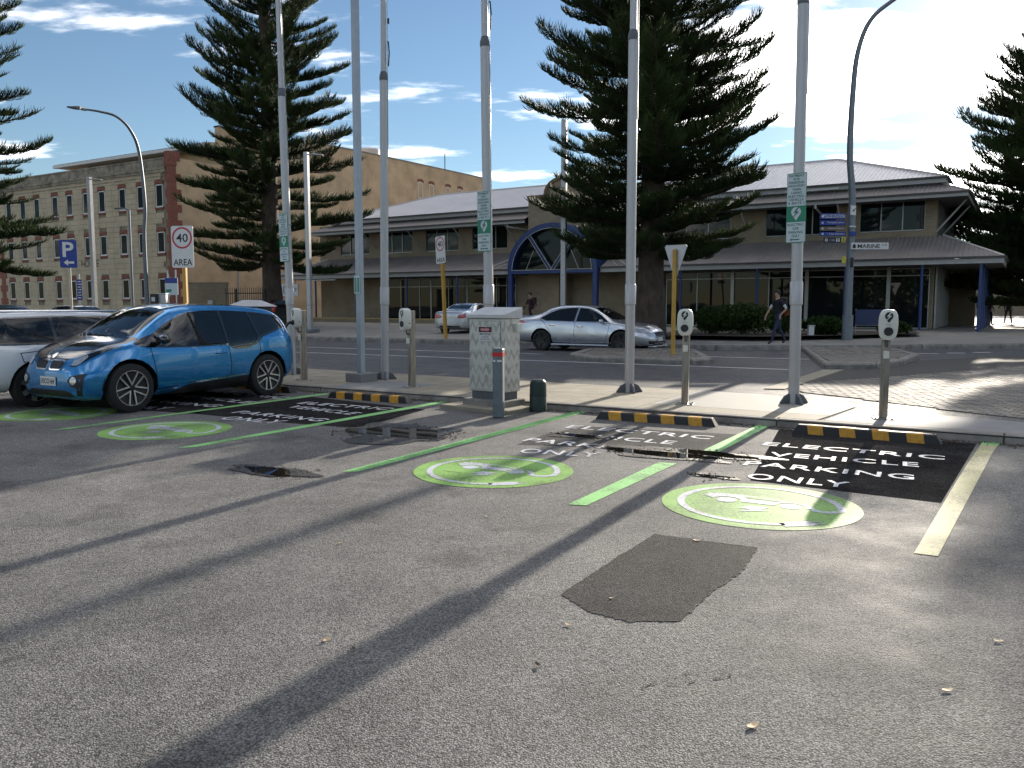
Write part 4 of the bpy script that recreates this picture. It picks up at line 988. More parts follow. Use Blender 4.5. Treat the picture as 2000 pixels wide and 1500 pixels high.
# leafy shrubs before the right wing
def leaf_ball(name, n, rx, ry, rz, seed, leaf=.09, blade=False, zmin=.02):
    rnd = random.Random(seed); q = MB()
    for k in range(n):
        while True:
            d = Vector((rnd.gauss(0, 1), rnd.gauss(0, 1), rnd.gauss(.1, 1))).normalized(); r = rnd.random() ** .4
            lump = .78 + .22 * sin(3 * atan2(d.y, d.x) + seed) * cos(2.3 * d.z + seed)
            p = Vector((d.x * rx * r * lump, d.y * ry * r * lump, rz * (.5 + .5 * d.z * r * lump)))
            if p.z > zmin: break
        a = Vector((rnd.gauss(0, 1), rnd.gauss(0, 1), rnd.gauss(.4, .7))).normalized(); b = a.cross(Vector((rnd.gauss(0, 1), rnd.gauss(0, 1), rnd.gauss(0, 1)))).normalized()
        l = leaf * rnd.uniform(.6, 1.4); w = l * (.16 if blade else .34)
        c = a.cross(b) * w * .3
        q.add([p, p + a * l * .5 + b * w + c, p + a * l, p + a * l * .5 - b * w + c], [(0, 1, 2), (0, 2, 3)])
    return q
def shrub(label, loc, rx, ry, rz, n, seed, group=None, leaf=.1):
    t = thing('shrub', label, 'shrub', loc, radians(-30), group)
    tag(leaf_ball('foliage', n, rx, ry, rz, seed, leaf).build('foliage', M_SHRUB, t), kind='stuff')
    q = MB(); rnd = random.Random(seed)
    for k in range(7):
        a = rnd.uniform(0, 6.28); q.tube([(0, 0, -.1), (rx * .4 * cos(a), ry * .4 * sin(a), rz * .4), (rx * .6 * cos(a), ry * .6 * sin(a), rz * .75)], [.03, .02, .008], 5)
    tag(q.build('stems', M_BARK, t), kind='stuff')
gp = lambda px, D, z=.42: (depth_pt(px, 600, D).x, D, z)
shrub('tall dark leafy shrub at the left end of the planting before the shop glass', gp(1395, 32.5), 1.0, .8, 1.15, 5200, 1, leaf=.12)
shrub('broad dark shrub mass in the middle of the planting behind the walking man', gp(1455, 32.0), 1.25, .85, 1.35, 6800, 2, leaf=.12)
shrub('upright dark shrub beside the flagpole with the left arrow sign', gp(1528, 32.3), .85, .7, 1.1, 4200, 4, leaf=.12)
shrub('low grassy green shrub between flagpole and lamp post', gp(1612, 31.6), .95, .6, .75, 3800, 6, leaf=.16)
shrub('small spiky shrub behind the blue banner', gp(1745, 33.0), .7, .5, .55, 2200, 7, leaf=.16)
# bare garden bed below the shrubs
bedp = [gp(1285, 31.2), gp(1480, 29.6), gp(1640, 30.6), gp(1800, 32.6), gp(1790, 35.6), gp(1560, 37.3), gp(1330, 38.5)]
tag(link('garden_bed', poly_mesh([(p[0], p[1]) for p in bedp], .475), pm('garden_soil', (.055, .042, .032), .95, var=.4, vscale=6, bump=.6, bscale=30)), kind='structure')

# trees past the verandah corner, and a wall added to darken a bright gap
fb = MB(); rf_ = random.Random(8)
for k in range(5200):
    x = rf_.uniform(48, 100); z = .3 + rf_.random() ** .8 * (6.5 + 2.5 * sin(x * .35) + 1.2 * sin(x * 1.1)); y = 96 + rf_.gauss(0, 2.5) - (x - 48) * .12
    a = Vector((rf_.gauss(0, 1), rf_.gauss(0, 1), rf_.gauss(0, .7))).normalized(); b_ = a.cross(Vector((rf_.gauss(0, 1), rf_.gauss(0, 1), rf_.gauss(0, 1)))).normalized(); s_ = rf_.uniform(.25, .6); p = Vector((x, y, z))
    fb.add([p - a * s_, p + b_ * s_ * .5, p + a * s_, p - b_ * s_ * .5], [(0, 1, 2, 3)])
tag(fb.build('far_tree_belt', M_SHRUB), 'far green tree belt closing the view past the verandah corner', 'trees', kind='stuff')

t = thing('low_wall', 'added brown brick wall darkening the bright gap past the verandah corner', 'wall', (76, 90, .46), radians(-7))
q = MB(); q.span(-32, 32, -.15, .15, -.3, 2.6); q.build('wall_body', M_BRICKA, t); q = MB(); q.span(-32.1, 32.1, -.2, .2, 2.603, 2.7); q.build('coping', M_CONC2, t)
# ================================================================ VEHICLES
def carpaint(name, col, metal=.55, rough=.28):
    if name in MATS: return MATS[name]
    m, nt, b = nodes(name); N, L = nt.nodes, nt.links
    tc = N.new('ShaderNodeTexCoord'); n = N.new('ShaderNodeTexNoise'); n.inputs['Scale'].default_value = 2.2; n.inputs['Detail'].default_value = 7; L.new(tc.outputs['Object'], n.inputs[0])
    r = N.new('ShaderNodeMapRange'); r.inputs[1].default_value = .35; r.inputs[2].default_value = .7; r.inputs[3].default_value = rough * .8; r.inputs[4].default_value = rough * 1.35; L.new(n.outputs[0], r.inputs[0]); L.new(r.outputs[0], b.inputs['Roughness'])
    b.inputs['Base Color'].default_value = (*col, 1); b.inputs['Metallic'].default_value = metal
    b.inputs['Coat Weight'].default_value = 1.0; b.inputs['Coat Roughness'].default_value = .03
    MATS[name] = m; return m
M_TYRE = pm('tyre_rubber', (.018, .018, .018), .85, var=.3, vscale=12, bump=.2, bscale=80)
M_BLKP = pm('black_trim_plastic', (.014, .014, .015), .45, var=.2)
M_GLOSSB = pm('gloss_black_panel', (.006, .006, .007), .12, var=.1, coat=1.0)
M_RIM = pm('machined_alloy', (.62, .62, .62), .3, metal=.85, var=.1)
M_RIMD = pm('dark_alloy', (.03, .03, .032), .4, metal=.5, var=.2)
M_CGLASS = glass_mat('car_window_glass', (.01, .012, .014), .01, .6, see=.38)
M_CGLASSD = glass_mat('tinted_car_glass', (.008, .010, .012), .015, .6)
M_CABIN = pm('cabin_fabric', (.03, .03, .032), .8, var=.2)
M_LAMP = pm('lamp_lens', (.55, .56, .58), .12, metal=.4, coat=1.0, var=.3, vscale=14)
M_LAMPR = pm('red_lamp_lens', (.42, .012, .015), .15, coat=1.0, var=.25, vscale=10)
M_CHROME = pm('chrome_trim', (.7, .7, .7), .15, metal=1.0, var=.05)
M_PLATE = pm('number_plate', (.68, .68, .66), .45, var=.05)
M_INK = pm('black_print', (.012, .012, .014), .5, var=.05)
M_REDINK = pm('red_print', (.45, .02, .03), .5, var=.05)

def lerp_table(T, x, key):
    xs = [r['x'] for r in T]; ys = [r[key] for r in T]
    if x <= xs[0]: return ys[0]
    if x >= xs[-1]: return ys[-1]
    i = max(k for k in range(len(xs) - 1) if xs[k] <= x)
    h = [xs[k + 1] - xs[k] for k in range(len(xs) - 1)]; d = [(ys[k + 1] - ys[k]) / h[k] for k in range(len(h))]
    def m(k):
        if k == 0: return d[0]
        if k == len(xs) - 1: return d[-1]
        if d[k - 1] * d[k] <= 0: return 0.0
        w1, w2 = 2 * h[k] + h[k - 1], h[k] + 2 * h[k - 1]; return (w1 + w2) / (w1 / d[k - 1] + w2 / d[k])
    t = (x - xs[i]) / h[i]; t2, t3 = t * t, t * t * t
    return (2 * t3 - 3 * t2 + 1) * ys[i] + (t3 - 2 * t2 + t) * h[i] * m(i) + (-2 * t3 + 3 * t2) * ys[i + 1] + (t3 - t2) * h[i] * m(i + 1)
def car_shell(T, nx=74):
    """a closed car body lofted from cross sections; x forward, y to the left"""
    x0, x1 = T[0]['x'], T[-1]['x']; xs = [(x0 + x1) / 2 - (x1 - x0) / 2 * cos(pi * (k / nx)) * (1 - .35 * 0) for k in range(nx + 1)]
    uni = [x0 + (x1 - x0) * k / nx for k in range(nx + 1)]; xs = [.55 * a + .45 * b for a, b in zip(xs, uni)]
    vs = []; seg = [3, 3, 5, 6, 6, 5, 5]
    for x in xs:
        g = lambda k: lerp_table(T, x, k)
        zf, zs, Ws, zb, Wb, zt, Wt, zc = (g(k) for k in ('zf', 'zs', 'Ws', 'zb', 'Wb', 'zt', 'Wt', 'zc'))
        P = [(0, zf), (Ws * .78, zf), (Ws * .965, zf + .35 * (zs - zf)), (Ws, zs), (Wb, zb), (Wt, zt), (Wt * .56, zt + (zc - zt) * .76), (0, zc)]
        ring = []
        ext = [(-P[1][0], P[1][1])] + P + [(-P[-2][0], P[-2][1])]
        for i in range(len(P) - 1):
            a, b, c, d = ext[i], ext[i + 1], ext[i + 2], ext[i + 3]
            for j in range(seg[i]):
                t = j / seg[i]; tt = .42 if i in (4,) else .5
                q = []
                for e in (0, 1):
                    m1 = (c[e] - a[e]) * tt * .8; m2 = (d[e] - b[e]) * tt * .8
                    if i == 3: m2 *= .55
                    if i == 4: m1 *= .5; m2 *= .7
                    q.append((2 * t ** 3 - 3 * t * t + 1) * b[e] + (t ** 3 - 2 * t * t + t) * m1 + (-2 * t ** 3 + 3 * t * t) * c[e] + (t ** 3 - t * t) * m2)
                ring.append((max(q[0], 0), q[1]))
        ring.append(P[-1])
        full = [(y, z) for y, z in ring] + [(-y, z) for y, z in ring[-2:0:-1]]
        vs.append([(x, y, z) for y, z in full])
    bm = bmesh.new(); V = [[bm.verts.new(p) for p in r] for r in vs]; n = len(V[0])
    for i in range(nx):
        for k in range(n): bm.faces.new((V[i][k], V[i + 1][k], V[i + 1][(k + 1) % n], V[i][(k + 1) % n]))
    half = n // 2
    for r, rev in ((V[0], False), (V[-1], True)):       # end caps: strips between left and right
        for k in range(half):
            a, b, c, d = r[k], r[k + 1], r[(n - k - 1) % n], r[(n - k) % n]
            f = []
            for w in (a, b, c, d):
                if w not in f: f.append(w)
            if len(f) > 2: bm.faces.new(f[::-1] if rev else f)
    bmesh.ops.recalc_face_normals(bm, faces=bm.faces); bm.normal_update(); return bm
PROJ = {'side': (0, 2), 'top': (0, 1), 'front': (1, 2)}
def pin(p, poly):
    c = False; n = len(poly)
    for i in range(n):
        (ax, ay), (bx, by) = poly[i], poly[(i + 1) % n]
        if (ay > p[1]) != (by > p[1]) and p[0] < (bx - ax) * (p[1] - ay) / (by - ay) + ax: c = not c
    return c
def cut_out(bm, poly, proj, cond, keep=True):
    """cut the outline into the shell and take the faces inside it out as a new bmesh"""
    i, j = PROJ[proj]; lo = [min(p[k] for p in poly) - .02 for k in (0, 1)]; hi = [max(p[k] for p in poly) + .02 for k in (0, 1)]
    k3 = ({0, 1, 2} - {i, j}).pop()
    for a, b in zip(poly, poly[1:] + poly[:1]):
        faces = [f for f in bm.faces if cond(f.calc_center_median(), f.normal) and min(v.co[i] for v in f.verts) < hi[0] and max(v.co[i] for v in f.verts) > lo[0] and min(v.co[j] for v in f.verts) < hi[1] and max(v.co[j] for v in f.verts) > lo[1]]
        # only faces near this edge
        ex0, ex1, ey0, ey1 = min(a[0], b[0]) - .01, max(a[0], b[0]) + .01, min(a[1], b[1]) - .01, max(a[1], b[1]) + .01
        faces = [f for f in faces if min(v.co[i] for v in f.verts) < ex1 and max(v.co[i] for v in f.verts) > ex0 and min(v.co[j] for v in f.verts) < ey1 and max(v.co[j] for v in f.verts) > ey0]
        if not faces: continue
        n = [0, 0, 0]; n[i] = -(b[1] - a[1]); n[j] = b[0] - a[0]; co = [0, 0, 0]; co[i] = a[0]; co[j] = a[1]
        es = {e for f in faces for e in f.edges}; vv = {v for f in faces for v in f.verts}
        bmesh.ops.bisect_plane(bm, geom=faces + list(es) + list(vv), plane_co=co, plane_no=Vector(n).normalized(), dist=1e-5)
    bm.normal_update()
    sel = []
    for f in bm.faces:
        c = f.calc_center_median()
        if lo[0] < c[i] < hi[0] and lo[1] < c[j] < hi[1] and cond(c, f.normal) and pin((c[i], c[j]), poly): sel.append(f)
    new = None
    if keep:
        new = bmesh.new(); vm = {}
        for f in sel:
            new.faces.new([vm.setdefault(v, None) or vm.__setitem__(v, new.verts.new(v.co)) or vm[v] for v in f.verts])
        new.normal_update()
    bmesh.ops.delete(bm, geom=sel, context='FACES')
    return new
def bm_obj(bm, name, mat, parent, smooth=45, thick=0.0, inset=0.0):
    bmesh.ops.remove_doubles(bm, verts=bm.verts, dist=2e-5)
    bm.normal_update()
    if inset:
        for v in bm.verts: v.co -= v.normal * inset
    if thick:
        bmesh.ops.solidify(bm, geom=bm.faces, thickness=thick)
    me = bpy.data.meshes.new(name); bm.to_mesh(me); bm.free()
    o = link(name, me, mat, parent); auto_smooth(me, smooth); return o
LEFT = lambda c, n: c.y > .02 and n.y > .12
RIGHT = lambda c, n: c.y < -.02 and n.y < -.12
UPW = lambda c, n: n.z > .12
FRONT = lambda c, n: n.x > .12
REAR = lambda c, n: n.x < -.12
def offset_line(pts, w):
    """strip polygons (convex quads) along a polyline, for shut lines"""
    out = []
    for a, b in zip(pts[:-1], pts[1:]):
        d = Vector((b[0] - a[0], b[1] - a[1])).normalized(); n = Vector((-d.y, d.x)) * w / 2; e = d * w * .3
        out.append([(a[0] - n.x - e.x, a[1] - n.y - e.y), (b[0] - n.x + e.x, b[1] - n.y + e.y), (b[0] + n.x + e.x, b[1] + n.y + e.y), (a[0] + n.x - e.x, a[1] + n.y - e.y)])
    return out
def arch_poly(x, z, r, n=22): return [(x + r * cos(pi * 2 * k / n), z + r * sin(pi * 2 * k / n)) for k in range(n)]
def wheel(parent, x, y, r, w, style, side):
    ty = MB(); s = side
    ty.lathe([(r * .70, -w / 2), (r * .93, -w / 2), (r * .985, -w * .42), (r, -w * .3), (r, w * .3), (r * .985, w * .42), (r * .93, w / 2), (r * .72, w / 2), (r * .70, w * .40)], axis='Y', n=36)
    o = ty.build('wheel', M_TYRE, parent, smooth=40); o.location = (x, y, r)
    f = s * w / 2
    d = MB(); d.lathe([(0, f * .55), (r * .5, f * .5), (r * .70, f * .62)], axis='Y', n=36); d.build('brake_disc', M_RIMD, o, smooth=40)
    R = MB(); R.lathe([(r * .685, f * .8), (r * .70, f * .99), (r * .72, f * .99), (r * .715, f * .6)], axis='Y', n=40)
    rm = M_RIM if style in ('double', 'silver') else M_RIMD
    R.build('rim_ring', rm, o, smooth=40)
    n = 5 if style != 'silver' else 7
    for k in range(n):
        a0 = 2 * pi * k / n + pi / 2 + (pi if style == 'double' else .3)
        for off in ((-.055, .055) if style == 'double' else (0,)):
            q = MB(); wd = .022 if style == 'double' else .085
            ax = Vector((cos(a0), 0, sin(a0))); ay = Vector((-sin(a0), 0, cos(a0))); r0, r1 = r * .10, r * .68
            p = [ax * r0 + ay * (off * .55 - wd / 2), ax * r1 + ay * (off * 1.0 - wd * .42), ax * r1 + ay * (off * 1.0 + wd * .42), ax * r0 + ay * (off * .55 + wd / 2)]
            top = [c + Vector((0, f * (.86 if i in (0, 3) else .97), 0)) for i, c in enumerate(p)]; bot = [c + Vector((0, f * .62, 0)) for c in p]
            q.add(top + bot, [(0, 1, 2, 3), (0, 4, 5, 1), (1, 5, 6, 2), (2, 6, 7, 3), (3, 7, 4, 0)]); q.build('spoke', rm, o)
    h = MB(); h.lathe([(0, f * .93), (r * .10, f * .93), (r * .13, f * .8), (r * .13, f * .6)], axis='Y', n=16); h.build('hub_cap', M_RIMD, o, smooth=40)
    return o
def well(parent, x, z, r, y0, y1):
    q = MB(); n = 20; vs = []
    for y in (y0, y1):
        vs += [(x + r * cos(pi * k / n - .0), y, z + r * sin(pi * k / n)) for k in range(n + 1)]
    q.add(vs, [(k, k + 1, n + 2 + k, n + 1 + k) for k in range(n)] + [tuple(range(n + 1))]); return q.build('wheel_well', M_BLKP, parent)
def rounded_patch(bvh_bm, poly, proj, sgn, name, mat, parent, off=.006, thick=.012, grid=.06):
    """a lamp, grille or plate laid on the shell: outline cut from a grid and dropped onto the body"""
    from mathutils.bvhtree import BVHTree
    i, j = PROJ[proj]; k3 = ({0, 1, 2} - {i, j}).pop()
    tmp = bmesh.new(); vs = [tmp.verts.new((p[0], p[1], 0)) for p in poly]; tmp.faces.new(vs)
    for ax in (0, 1):
        lo, hi = min(p[ax] for p in poly), max(p[ax] for p in poly); s = lo + grid
        while s < hi:
            n = [0, 0, 0]; n[ax] = 1; co = [0, 0, 0]; co[ax] = s
            bmesh.ops.bisect_plane(tmp, geom=list(tmp.faces) + list(tmp.edges) + list(tmp.verts), plane_co=co, plane_no=n); s += grid
    bad = []
    for v in tmp.verts:
        o = [0, 0, 0]; o[i] = v.co.x; o[j] = v.co.y; o[k3] = 6 * sgn; d = [0, 0, 0]; d[k3] = -sgn
        h, nn, idx, dist = bvh_bm.ray_cast(Vector(o), Vector(d))
        if h is None: bad.append(v); continue
        v.co = h + nn * off if nn.dot(Vector(d)) < 0 else h - nn * off
    bmesh.ops.delete(tmp, geom=bad, context='VERTS')
    bmesh.ops.recalc_face_normals(tmp, faces=tmp.faces)
    if tmp.faces:
        f = max(tmp.faces, key=lambda f: f.calc_area()); tmp.normal_update()
        if f.normal[k3] * sgn < 0: bmesh.ops.reverse_faces(tmp, faces=list(tmp.faces))
    return bm_obj(tmp, name, mat, parent, 40, thick=thick)
def mirror(poly): return [(-a, b) for a, b in poly]
def plate(parent, o, ax, ay, txt, w=.37, h=.125):
    o, ax, ay = Vector(o), Vector(ax), Vector(ay); n = ax.cross(ay)
    q = MB(); R = Matrix((ax, ay, n)).transposed(); q.box(o, (w, h, .012), R=R); p = q.build('number_plate', M_PLATE, parent, bevel=.004)
    if txt: link('plate_characters', merge_meshes([(text_mesh(txt, w * .86, h * .56, bold=.02), o + n * .0075 - ay * h * .28, ax, ay)], 'pl'), M_INK, p)
def mirror_pod(parent, x, y, z, s, m1, m2, sc=1.0):
    q = MB(); q.lathe([(0, -.13 * sc), (.055 * sc, -.12 * sc), (.085 * sc, -.05 * sc), (.085 * sc, .05 * sc), (.06 * sc, .11 * sc), (0, .12 * sc)], (0, 0, 0), 'Y', 14)
    o = q.build('door_mirror', m1, parent, smooth=50); o.location = (x, y + s * .14 * sc, z + .08 * sc); o.rotation_euler = (0, 0, s * -.15); o.scale = (.8, 1, .85)
    a = MB(); a.tube([(.02, -s * .17 * sc, -.07 * sc), (0, 0, -.05 * sc)], .025 * sc, 6); a.build('mirror_stalk', M_BLKP, o)
    return o
def seats(parent, rows, y=.37, z=.55):
    for x in rows:
        for s in (-1, 1):
            q = MB(); q.box((x + .1, s * y, z - .1), (.5, .48, .16)); q.box((x - .17, s * y, z + .23), (.14, .46, .62), R=Matrix.Rotation(-.22, 3, 'Y')); q.box((x - .27, s * y, z + .62), (.09, .24, .17), R=Matrix.Rotation(-.1, 3, 'Y'))
            q.build('seat', M_CABIN, parent, bevel=.04)

# ---------------------------------------------------------------- the blue electric hatchback
def st(x, zf, zs, Ws, zb, Wb, zt, Wt, zc): return dict(x=x, zf=zf, zs=zs, Ws=Ws, zb=zb, Wb=Wb, zt=zt, Wt=Wt, zc=zc)
def build_i3():
    t = thing('electric_car', 'blue electric hatchback with black bonnet plugged into the charging post', 'car')
    PAINT = carpaint('electric_blue_paint', (.010, .20, .48), .5, .26)
    T = [st(-2.00, .44, .60, .66, .78, .66, .86, .56, .90), st(-1.97, .36, .60, .76, .86, .75, .97, .66, 1.01), st(-1.88, .29, .60, .83, .97, .81, 1.17, .69, 1.22), st(-1.74, .25, .60, .865, 1.02, .845, 1.36, .66, 1.42),
         st(-1.55, .22, .60, .885, 1.04, .865, 1.45, .63, 1.52), st(-1.2, .20, .60, .888, 1.02, .868, 1.495, .62, 1.56), st(-.6, .19, .60, .885, .97, .866, 1.525, .62, 1.595), st(0, .19, .60, .885, .93, .866, 1.525, .62, 1.60),
         st(.40, .19, .60, .885, .92, .862, 1.475, .615, 1.555), st(.70, .19, .61, .885, .93, .858, 1.35, .63, 1.425), st(1.0, .19, .62, .885, .955, .850, 1.18, .69, 1.25), st(1.22, .19, .62, .885, .965, .838, 1.065, .735, 1.11), st(1.5, .20, .62, .875, .915, .80, .99, .71, 1.035),
         st(1.72, .21, .60, .84, .83, .745, .905, .66, .95), st(1.86, .22, .57, .78, .745, .67, .81, .58, .86), st(1.945, .25, .53, .70, .66, .58, .72, .50, .76), st(1.985, .29, .50, .60, .60, .48, .65, .42, .68), st(2.005, .34, .48, .48, .55, .40, .585, .34, .60)]
    bm = car_shell(T, 84)
    from mathutils.bvhtree import BVHTree
    bvh = BVHTree.FromBMesh(bm)
    R = .36
    for x in (1.285, -1.285):
        for c in (LEFT, RIGHT): cut_out(bm, arch_poly(x, R + .005, .425), 'side', lambda cc, n, c=c: (cc.y > .3 if c is LEFT else cc.y < -.3), keep=False)
    # windscreen, rear window
    ws = [(.50, .585), (.64, .60), (1.10, .70), (1.19, .60), (1.235, .3), (1.24, 0), (1.235, -.3), (1.19, -.6), (1.10, -.70), (.64, -.60), (.50, -.585), (.45, -.3), (.44, 0), (.45, .3)]
    wsb = cut_out(bm, ws, 'top', UPW); bm_obj(wsb, 'windscreen', M_CGLASS, t, 60, inset=.004)
    hood = [(1.245, .0), (1.24, .3), (1.195, .61), (1.10, .78), (1.30, .785), (1.55, .735), (1.72, .66), (1.84, .53), (1.92, .33), (1.935, 0), (1.92, -.33), (1.84, -.53), (1.72, -.66), (1.55, -.735), (1.30, -.785), (1.10, -.78), (1.195, -.61), (1.24, -.3)]
    hb = cut_out(bm, hood, 'top', UPW); bm_obj(hb, 'bonnet', M_GLOSSB, t, 60)
    rf = [(.43, 0), (.44, .3), (.48, .55), (-.2, .575), (-1.3, .56), (-1.45, .5), (-1.5, 0), (-1.45, -.5), (-1.3, -.56), (-.2, -.575), (.48, -.55), (.44, -.3)]
    rb = cut_out(bm, rf, 'top', UPW); bm_obj(rb, 'roof_panel', M_GLOSSB, t, 60)
    # rear hatch glass
    hg = [(-.60, .72), (-.56, .96), (-.50, 1.33), (.50, 1.33), (.56, .96), (.60, .72)]
    h = cut_out(bm, hg, 'front', REAR); bm_obj(h, 'tailgate_glass', M_CGLASSD, t, 60)
    for side, c, s in (('l', LEFT, 1), ('r', RIGHT, -1)):
        # black band below the pillar and side glass
        fw = [(.98, .985), (.80, 1.12), (.55, 1.285), (.30, 1.40), (.10, 1.452), (-.18, 1.472), (-.42, 1.47), (-.44, .945), (.2, .93), (.7, .945)]
        g = cut_out(bm, fw, 'side', c); bm_obj(g, 'front_side_window', M_CGLASS, t, 60, inset=.006)
        rw = [(-.47, 1.47), (-.47, .90), (-.58, .862), (-.86, .872), (-1.02, .93), (-1.10, 1.05), (-1.02, 1.445), (-.75, 1.462)]
        g = cut_out(bm, rw, 'side', c); bm_obj(g, 'rear_side_window', M_CGLASS, t, 60, inset=.006)
        qw = [(-1.055, 1.435), (-1.135, 1.05), (-1.30, 1.10), (-1.62, 1.18), (-1.72, 1.20), (-1.60, 1.37), (-1.30, 1.42)]
        g = cut_out(bm, qw, 'side', c); bm_obj(g, 'quarter_window', M_CGLASSD, t, 60, inset=.006)
        band = [(1.22, 1.0), (1.10, .955), (.72, .925), (.2, .912), (-.45, .918), (-.56, .845), (-.88, .852), (-1.05, .91), (-1.20, 1.03), (-1.62, 1.145), (-1.77, 1.19), (-1.66, 1.39), (-1.30, 1.44), (-1.0, 1.465), (-.45, 1.487), (-.15, 1.485), (.12, 1.462), (.32, 1.412), (.58, 1.295), (.84, 1.14), (1.12, 1.06)]
        g = cut_out(bm, band, 'side', c); bm_obj(g, 'window_surround', M_GLOSSB, t, 60)
        # dark sill and its silver line
        sill = [(.80, .19), (.50, .27), (.32, .335), (-.90, .40), (-.86, .19)]
        low = lambda cc, n, s=s: cc.y * s > .3
        g = cut_out(bm, sill, 'side', low); bm_obj(g, 'sill_panel', M_BLKP, t, 60)
        for pl in offset_line([(.30, .355), (-.80, .42)], .022): 
            g = cut_out(bm, pl, 'side', low); bm_obj(g, 'sill_trim', M_CHROME, t, 60)
        for pl in offset_line([(.86, .245), (.52, .30)], .014):
            g = cut_out(bm, pl, 'side', low); bm_obj(g, 'sill_trim', M_CHROME, t, 60)
        # doors with shut lines
        sb = bmesh.new()
        for line in ([(.96, .94), (.90, .62), (.86, .30)], [(-.46, .91), (-.50, .60), (-.48, .40)], [(-1.09, 1.02), (-1.12, .78), (-1.0, .62), (-.90, .42)], [(.86, .30), (.52, .33)]):
            for pl in offset_line(line, .014):
                g = cut_out(bm, pl, 'side', c)
                for f in g.faces: sb.faces.new([sb.verts.new(v.co) for v in f.verts])
                g.free()
        bm_obj(sb, 'shut_line', M_INK, t, 60, inset=.006)
        door = [(.955, .90), (.90, .62), (.865, .335), (.52, .345), (.3, .36), (-.475, .41), (-.495, .60), (-.455, .905), (.2, .905), (.72, .92)]
        g = cut_out(bm, door, 'side', c); d = bm_obj(g, 'front_door', PAINT, t, 60)
        yy = .868 * s; hq = MB(); hq.tube([(-.18, yy, .795), (-.22, yy + s * .032, .80), (-.38, yy + s * .03, .805), (-.42, yy, .80)], [.014, .016, .018, .012], 8); hq.build('door_handle', PAINT, d, smooth=50)
        hp = MB(); hp.box((-.27, yy + s * .004, .80), (.16, .012, .07)); hp.build('handle_recess', M_GLOSSB, d, bevel=.005)
        rd = [(-.485, .90), (-.505, .60), (-.495, .425), (-.89, .45), (-.99, .62), (-1.10, .78), (-1.075, .98), (-1.02, .915), (-.86, .86), (-.58, .85)]
        g = cut_out(bm, rd, 'side', c); bm_obj(g, 'rear_door', PAINT, t, 60)
        # lamps
        hl = [(y * s, z) for y, z in [(.475, .70), (.485, .80), (.55, .835), (.66, .895), (.755, .965), (.80, .985), (.80, .96), (.74, .87), (.66, .775), (.57, .705)]]
        rounded_patch(bvh, hl, 'front', 1, 'headlight', M_GLOSSB, t, .004, .006)
        hi = [(y * s, z) for y, z in [(.49, .715), (.495, .79), (.56, .82), (.64, .86), (.66, .83), (.62, .745), (.57, .715)]]
        rounded_patch(bvh, hi, 'front', 1, 'headlamp_lens', M_LAMP, t, .012, .006)
        fl = [(y * s, z) for y, z in [(.46, .50), (.50, .56), (.66, .60), (.74, .61), (.71, .42), (.66, .24), (.60, .24), (.63, .40), (.54, .42)]]
        rounded_patch(bvh, fl, 'front', 1, 'fog_lamp_recess', M_BLKP, t, .004, .006)
        fo = [(.575 * s + .055 * cos(a), .505 + .055 * sin(a)) for a in [2 * pi * k / 16 for k in range(16)]]
        rounded_patch(bvh, fo, 'front', 1, 'fog_lamp', M_LAMP, t, .012, .01, grid=.03)
        mirror_pod(t, .83, .845 * s, .975, s, M_GLOSSB, M_BLKP, 1.05)
        for x in (1.285, -1.285):
            wheel(t, x, .79 * s, R, .165 if x > 0 else .185, 'double', s); well(t, x, R, .44, .35 * s, .86 * s)
        ar = MB()
    # lower front: black intake, bumper lip; kidney grilles; plate
    lip = [(-.60, .235), (-.52, .33), (-.40, .365), (.40, .365), (.52, .33), (.60, .235), (.45, .22), (-.45, .22)]
    rounded_patch(bvh, lip, 'front', 1, 'lower_intake', M_BLKP, t, .005, .006)
    for s in (-1, 1):
        k = [(y * s, z) for y, z in [(.035, .66), (.03, .77), (.06, .79), (.30, .79), (.345, .77), (.30, .665), (.27, .645), (.06, .64)]]
        rounded_patch(bvh, k, 'front', 1, 'kidney_grille_frame', M_CHROME, t, .014, .012)
        k2 = [(y * s, z) for y, z in [(.06, .668), (.056, .757), (.075, .768), (.29, .768), (.318, .755), (.282, .68), (.26, .666), (.07, .662)]]
        rounded_patch(bvh, k2, 'front', 1, 'kidney_grille_insert', M_BLKP, t, .022, .01)
    badge = circle_pts(.04, 16, (0, .845)); rounded_patch(bvh, badge, 'front', 1, 'bonnet_badge', M_CHROME, t, .008, .004, grid=.03)
    plate(t, (2.018, .02, .485), (0, 1, 0), (0, 0, 1), '1ECO·64', .37, .13)
    bm_obj(bm, 'body', PAINT, t, 50)
    seats(t, (.0, -.75), .36, .62)
    q = MB(); q.box((.86, 0, .88), (.5, 1.45, .16)); q.build('dashboard', M_CABIN, t, bevel=.04)
    q = MB(); q.tube([(.55 + .05 * cos(a) * 0 - .05 * sin(a), -.36 + .18 * cos(a), .98 + .17 * sin(a)) for a in [2 * pi * k / 20 for k in range(21)]], .016, 6); q.build('steering_wheel', M_CABIN, t)
    q = MB(); q.box((-.25, 0, .42), (2.6, 1.5, .1)); q.build('cabin_floor', M_CABIN, t)
    q = MB(); q.tube([(1.05, -.35, 1.165), (1.16, .25, 1.13)], .012, 5); q.build('wiper', M_BLKP, t)
    q = MB(); q.box((1.02, .42, 1.16), (.05, .12, .02)); q.build('permit_card', M_PLATE, t)
    return t
i3 = build_i3()
near_f, near_r = Vector((-5.70, 12.15, 0)), Vector((-4.32, 14.53, 0)); hd = (near_f - near_r).normalized(); lf = Vector((-hd.y, hd.x, 0))
ctr = (near_f + near_r) / 2 - lf * .87
i3.location = (ctr.x, ctr.y, .0); i3.rotation_euler = (0, 0, atan2(hd.y, hd.x)); i3.scale = (1.04, 1.02, 1.02)
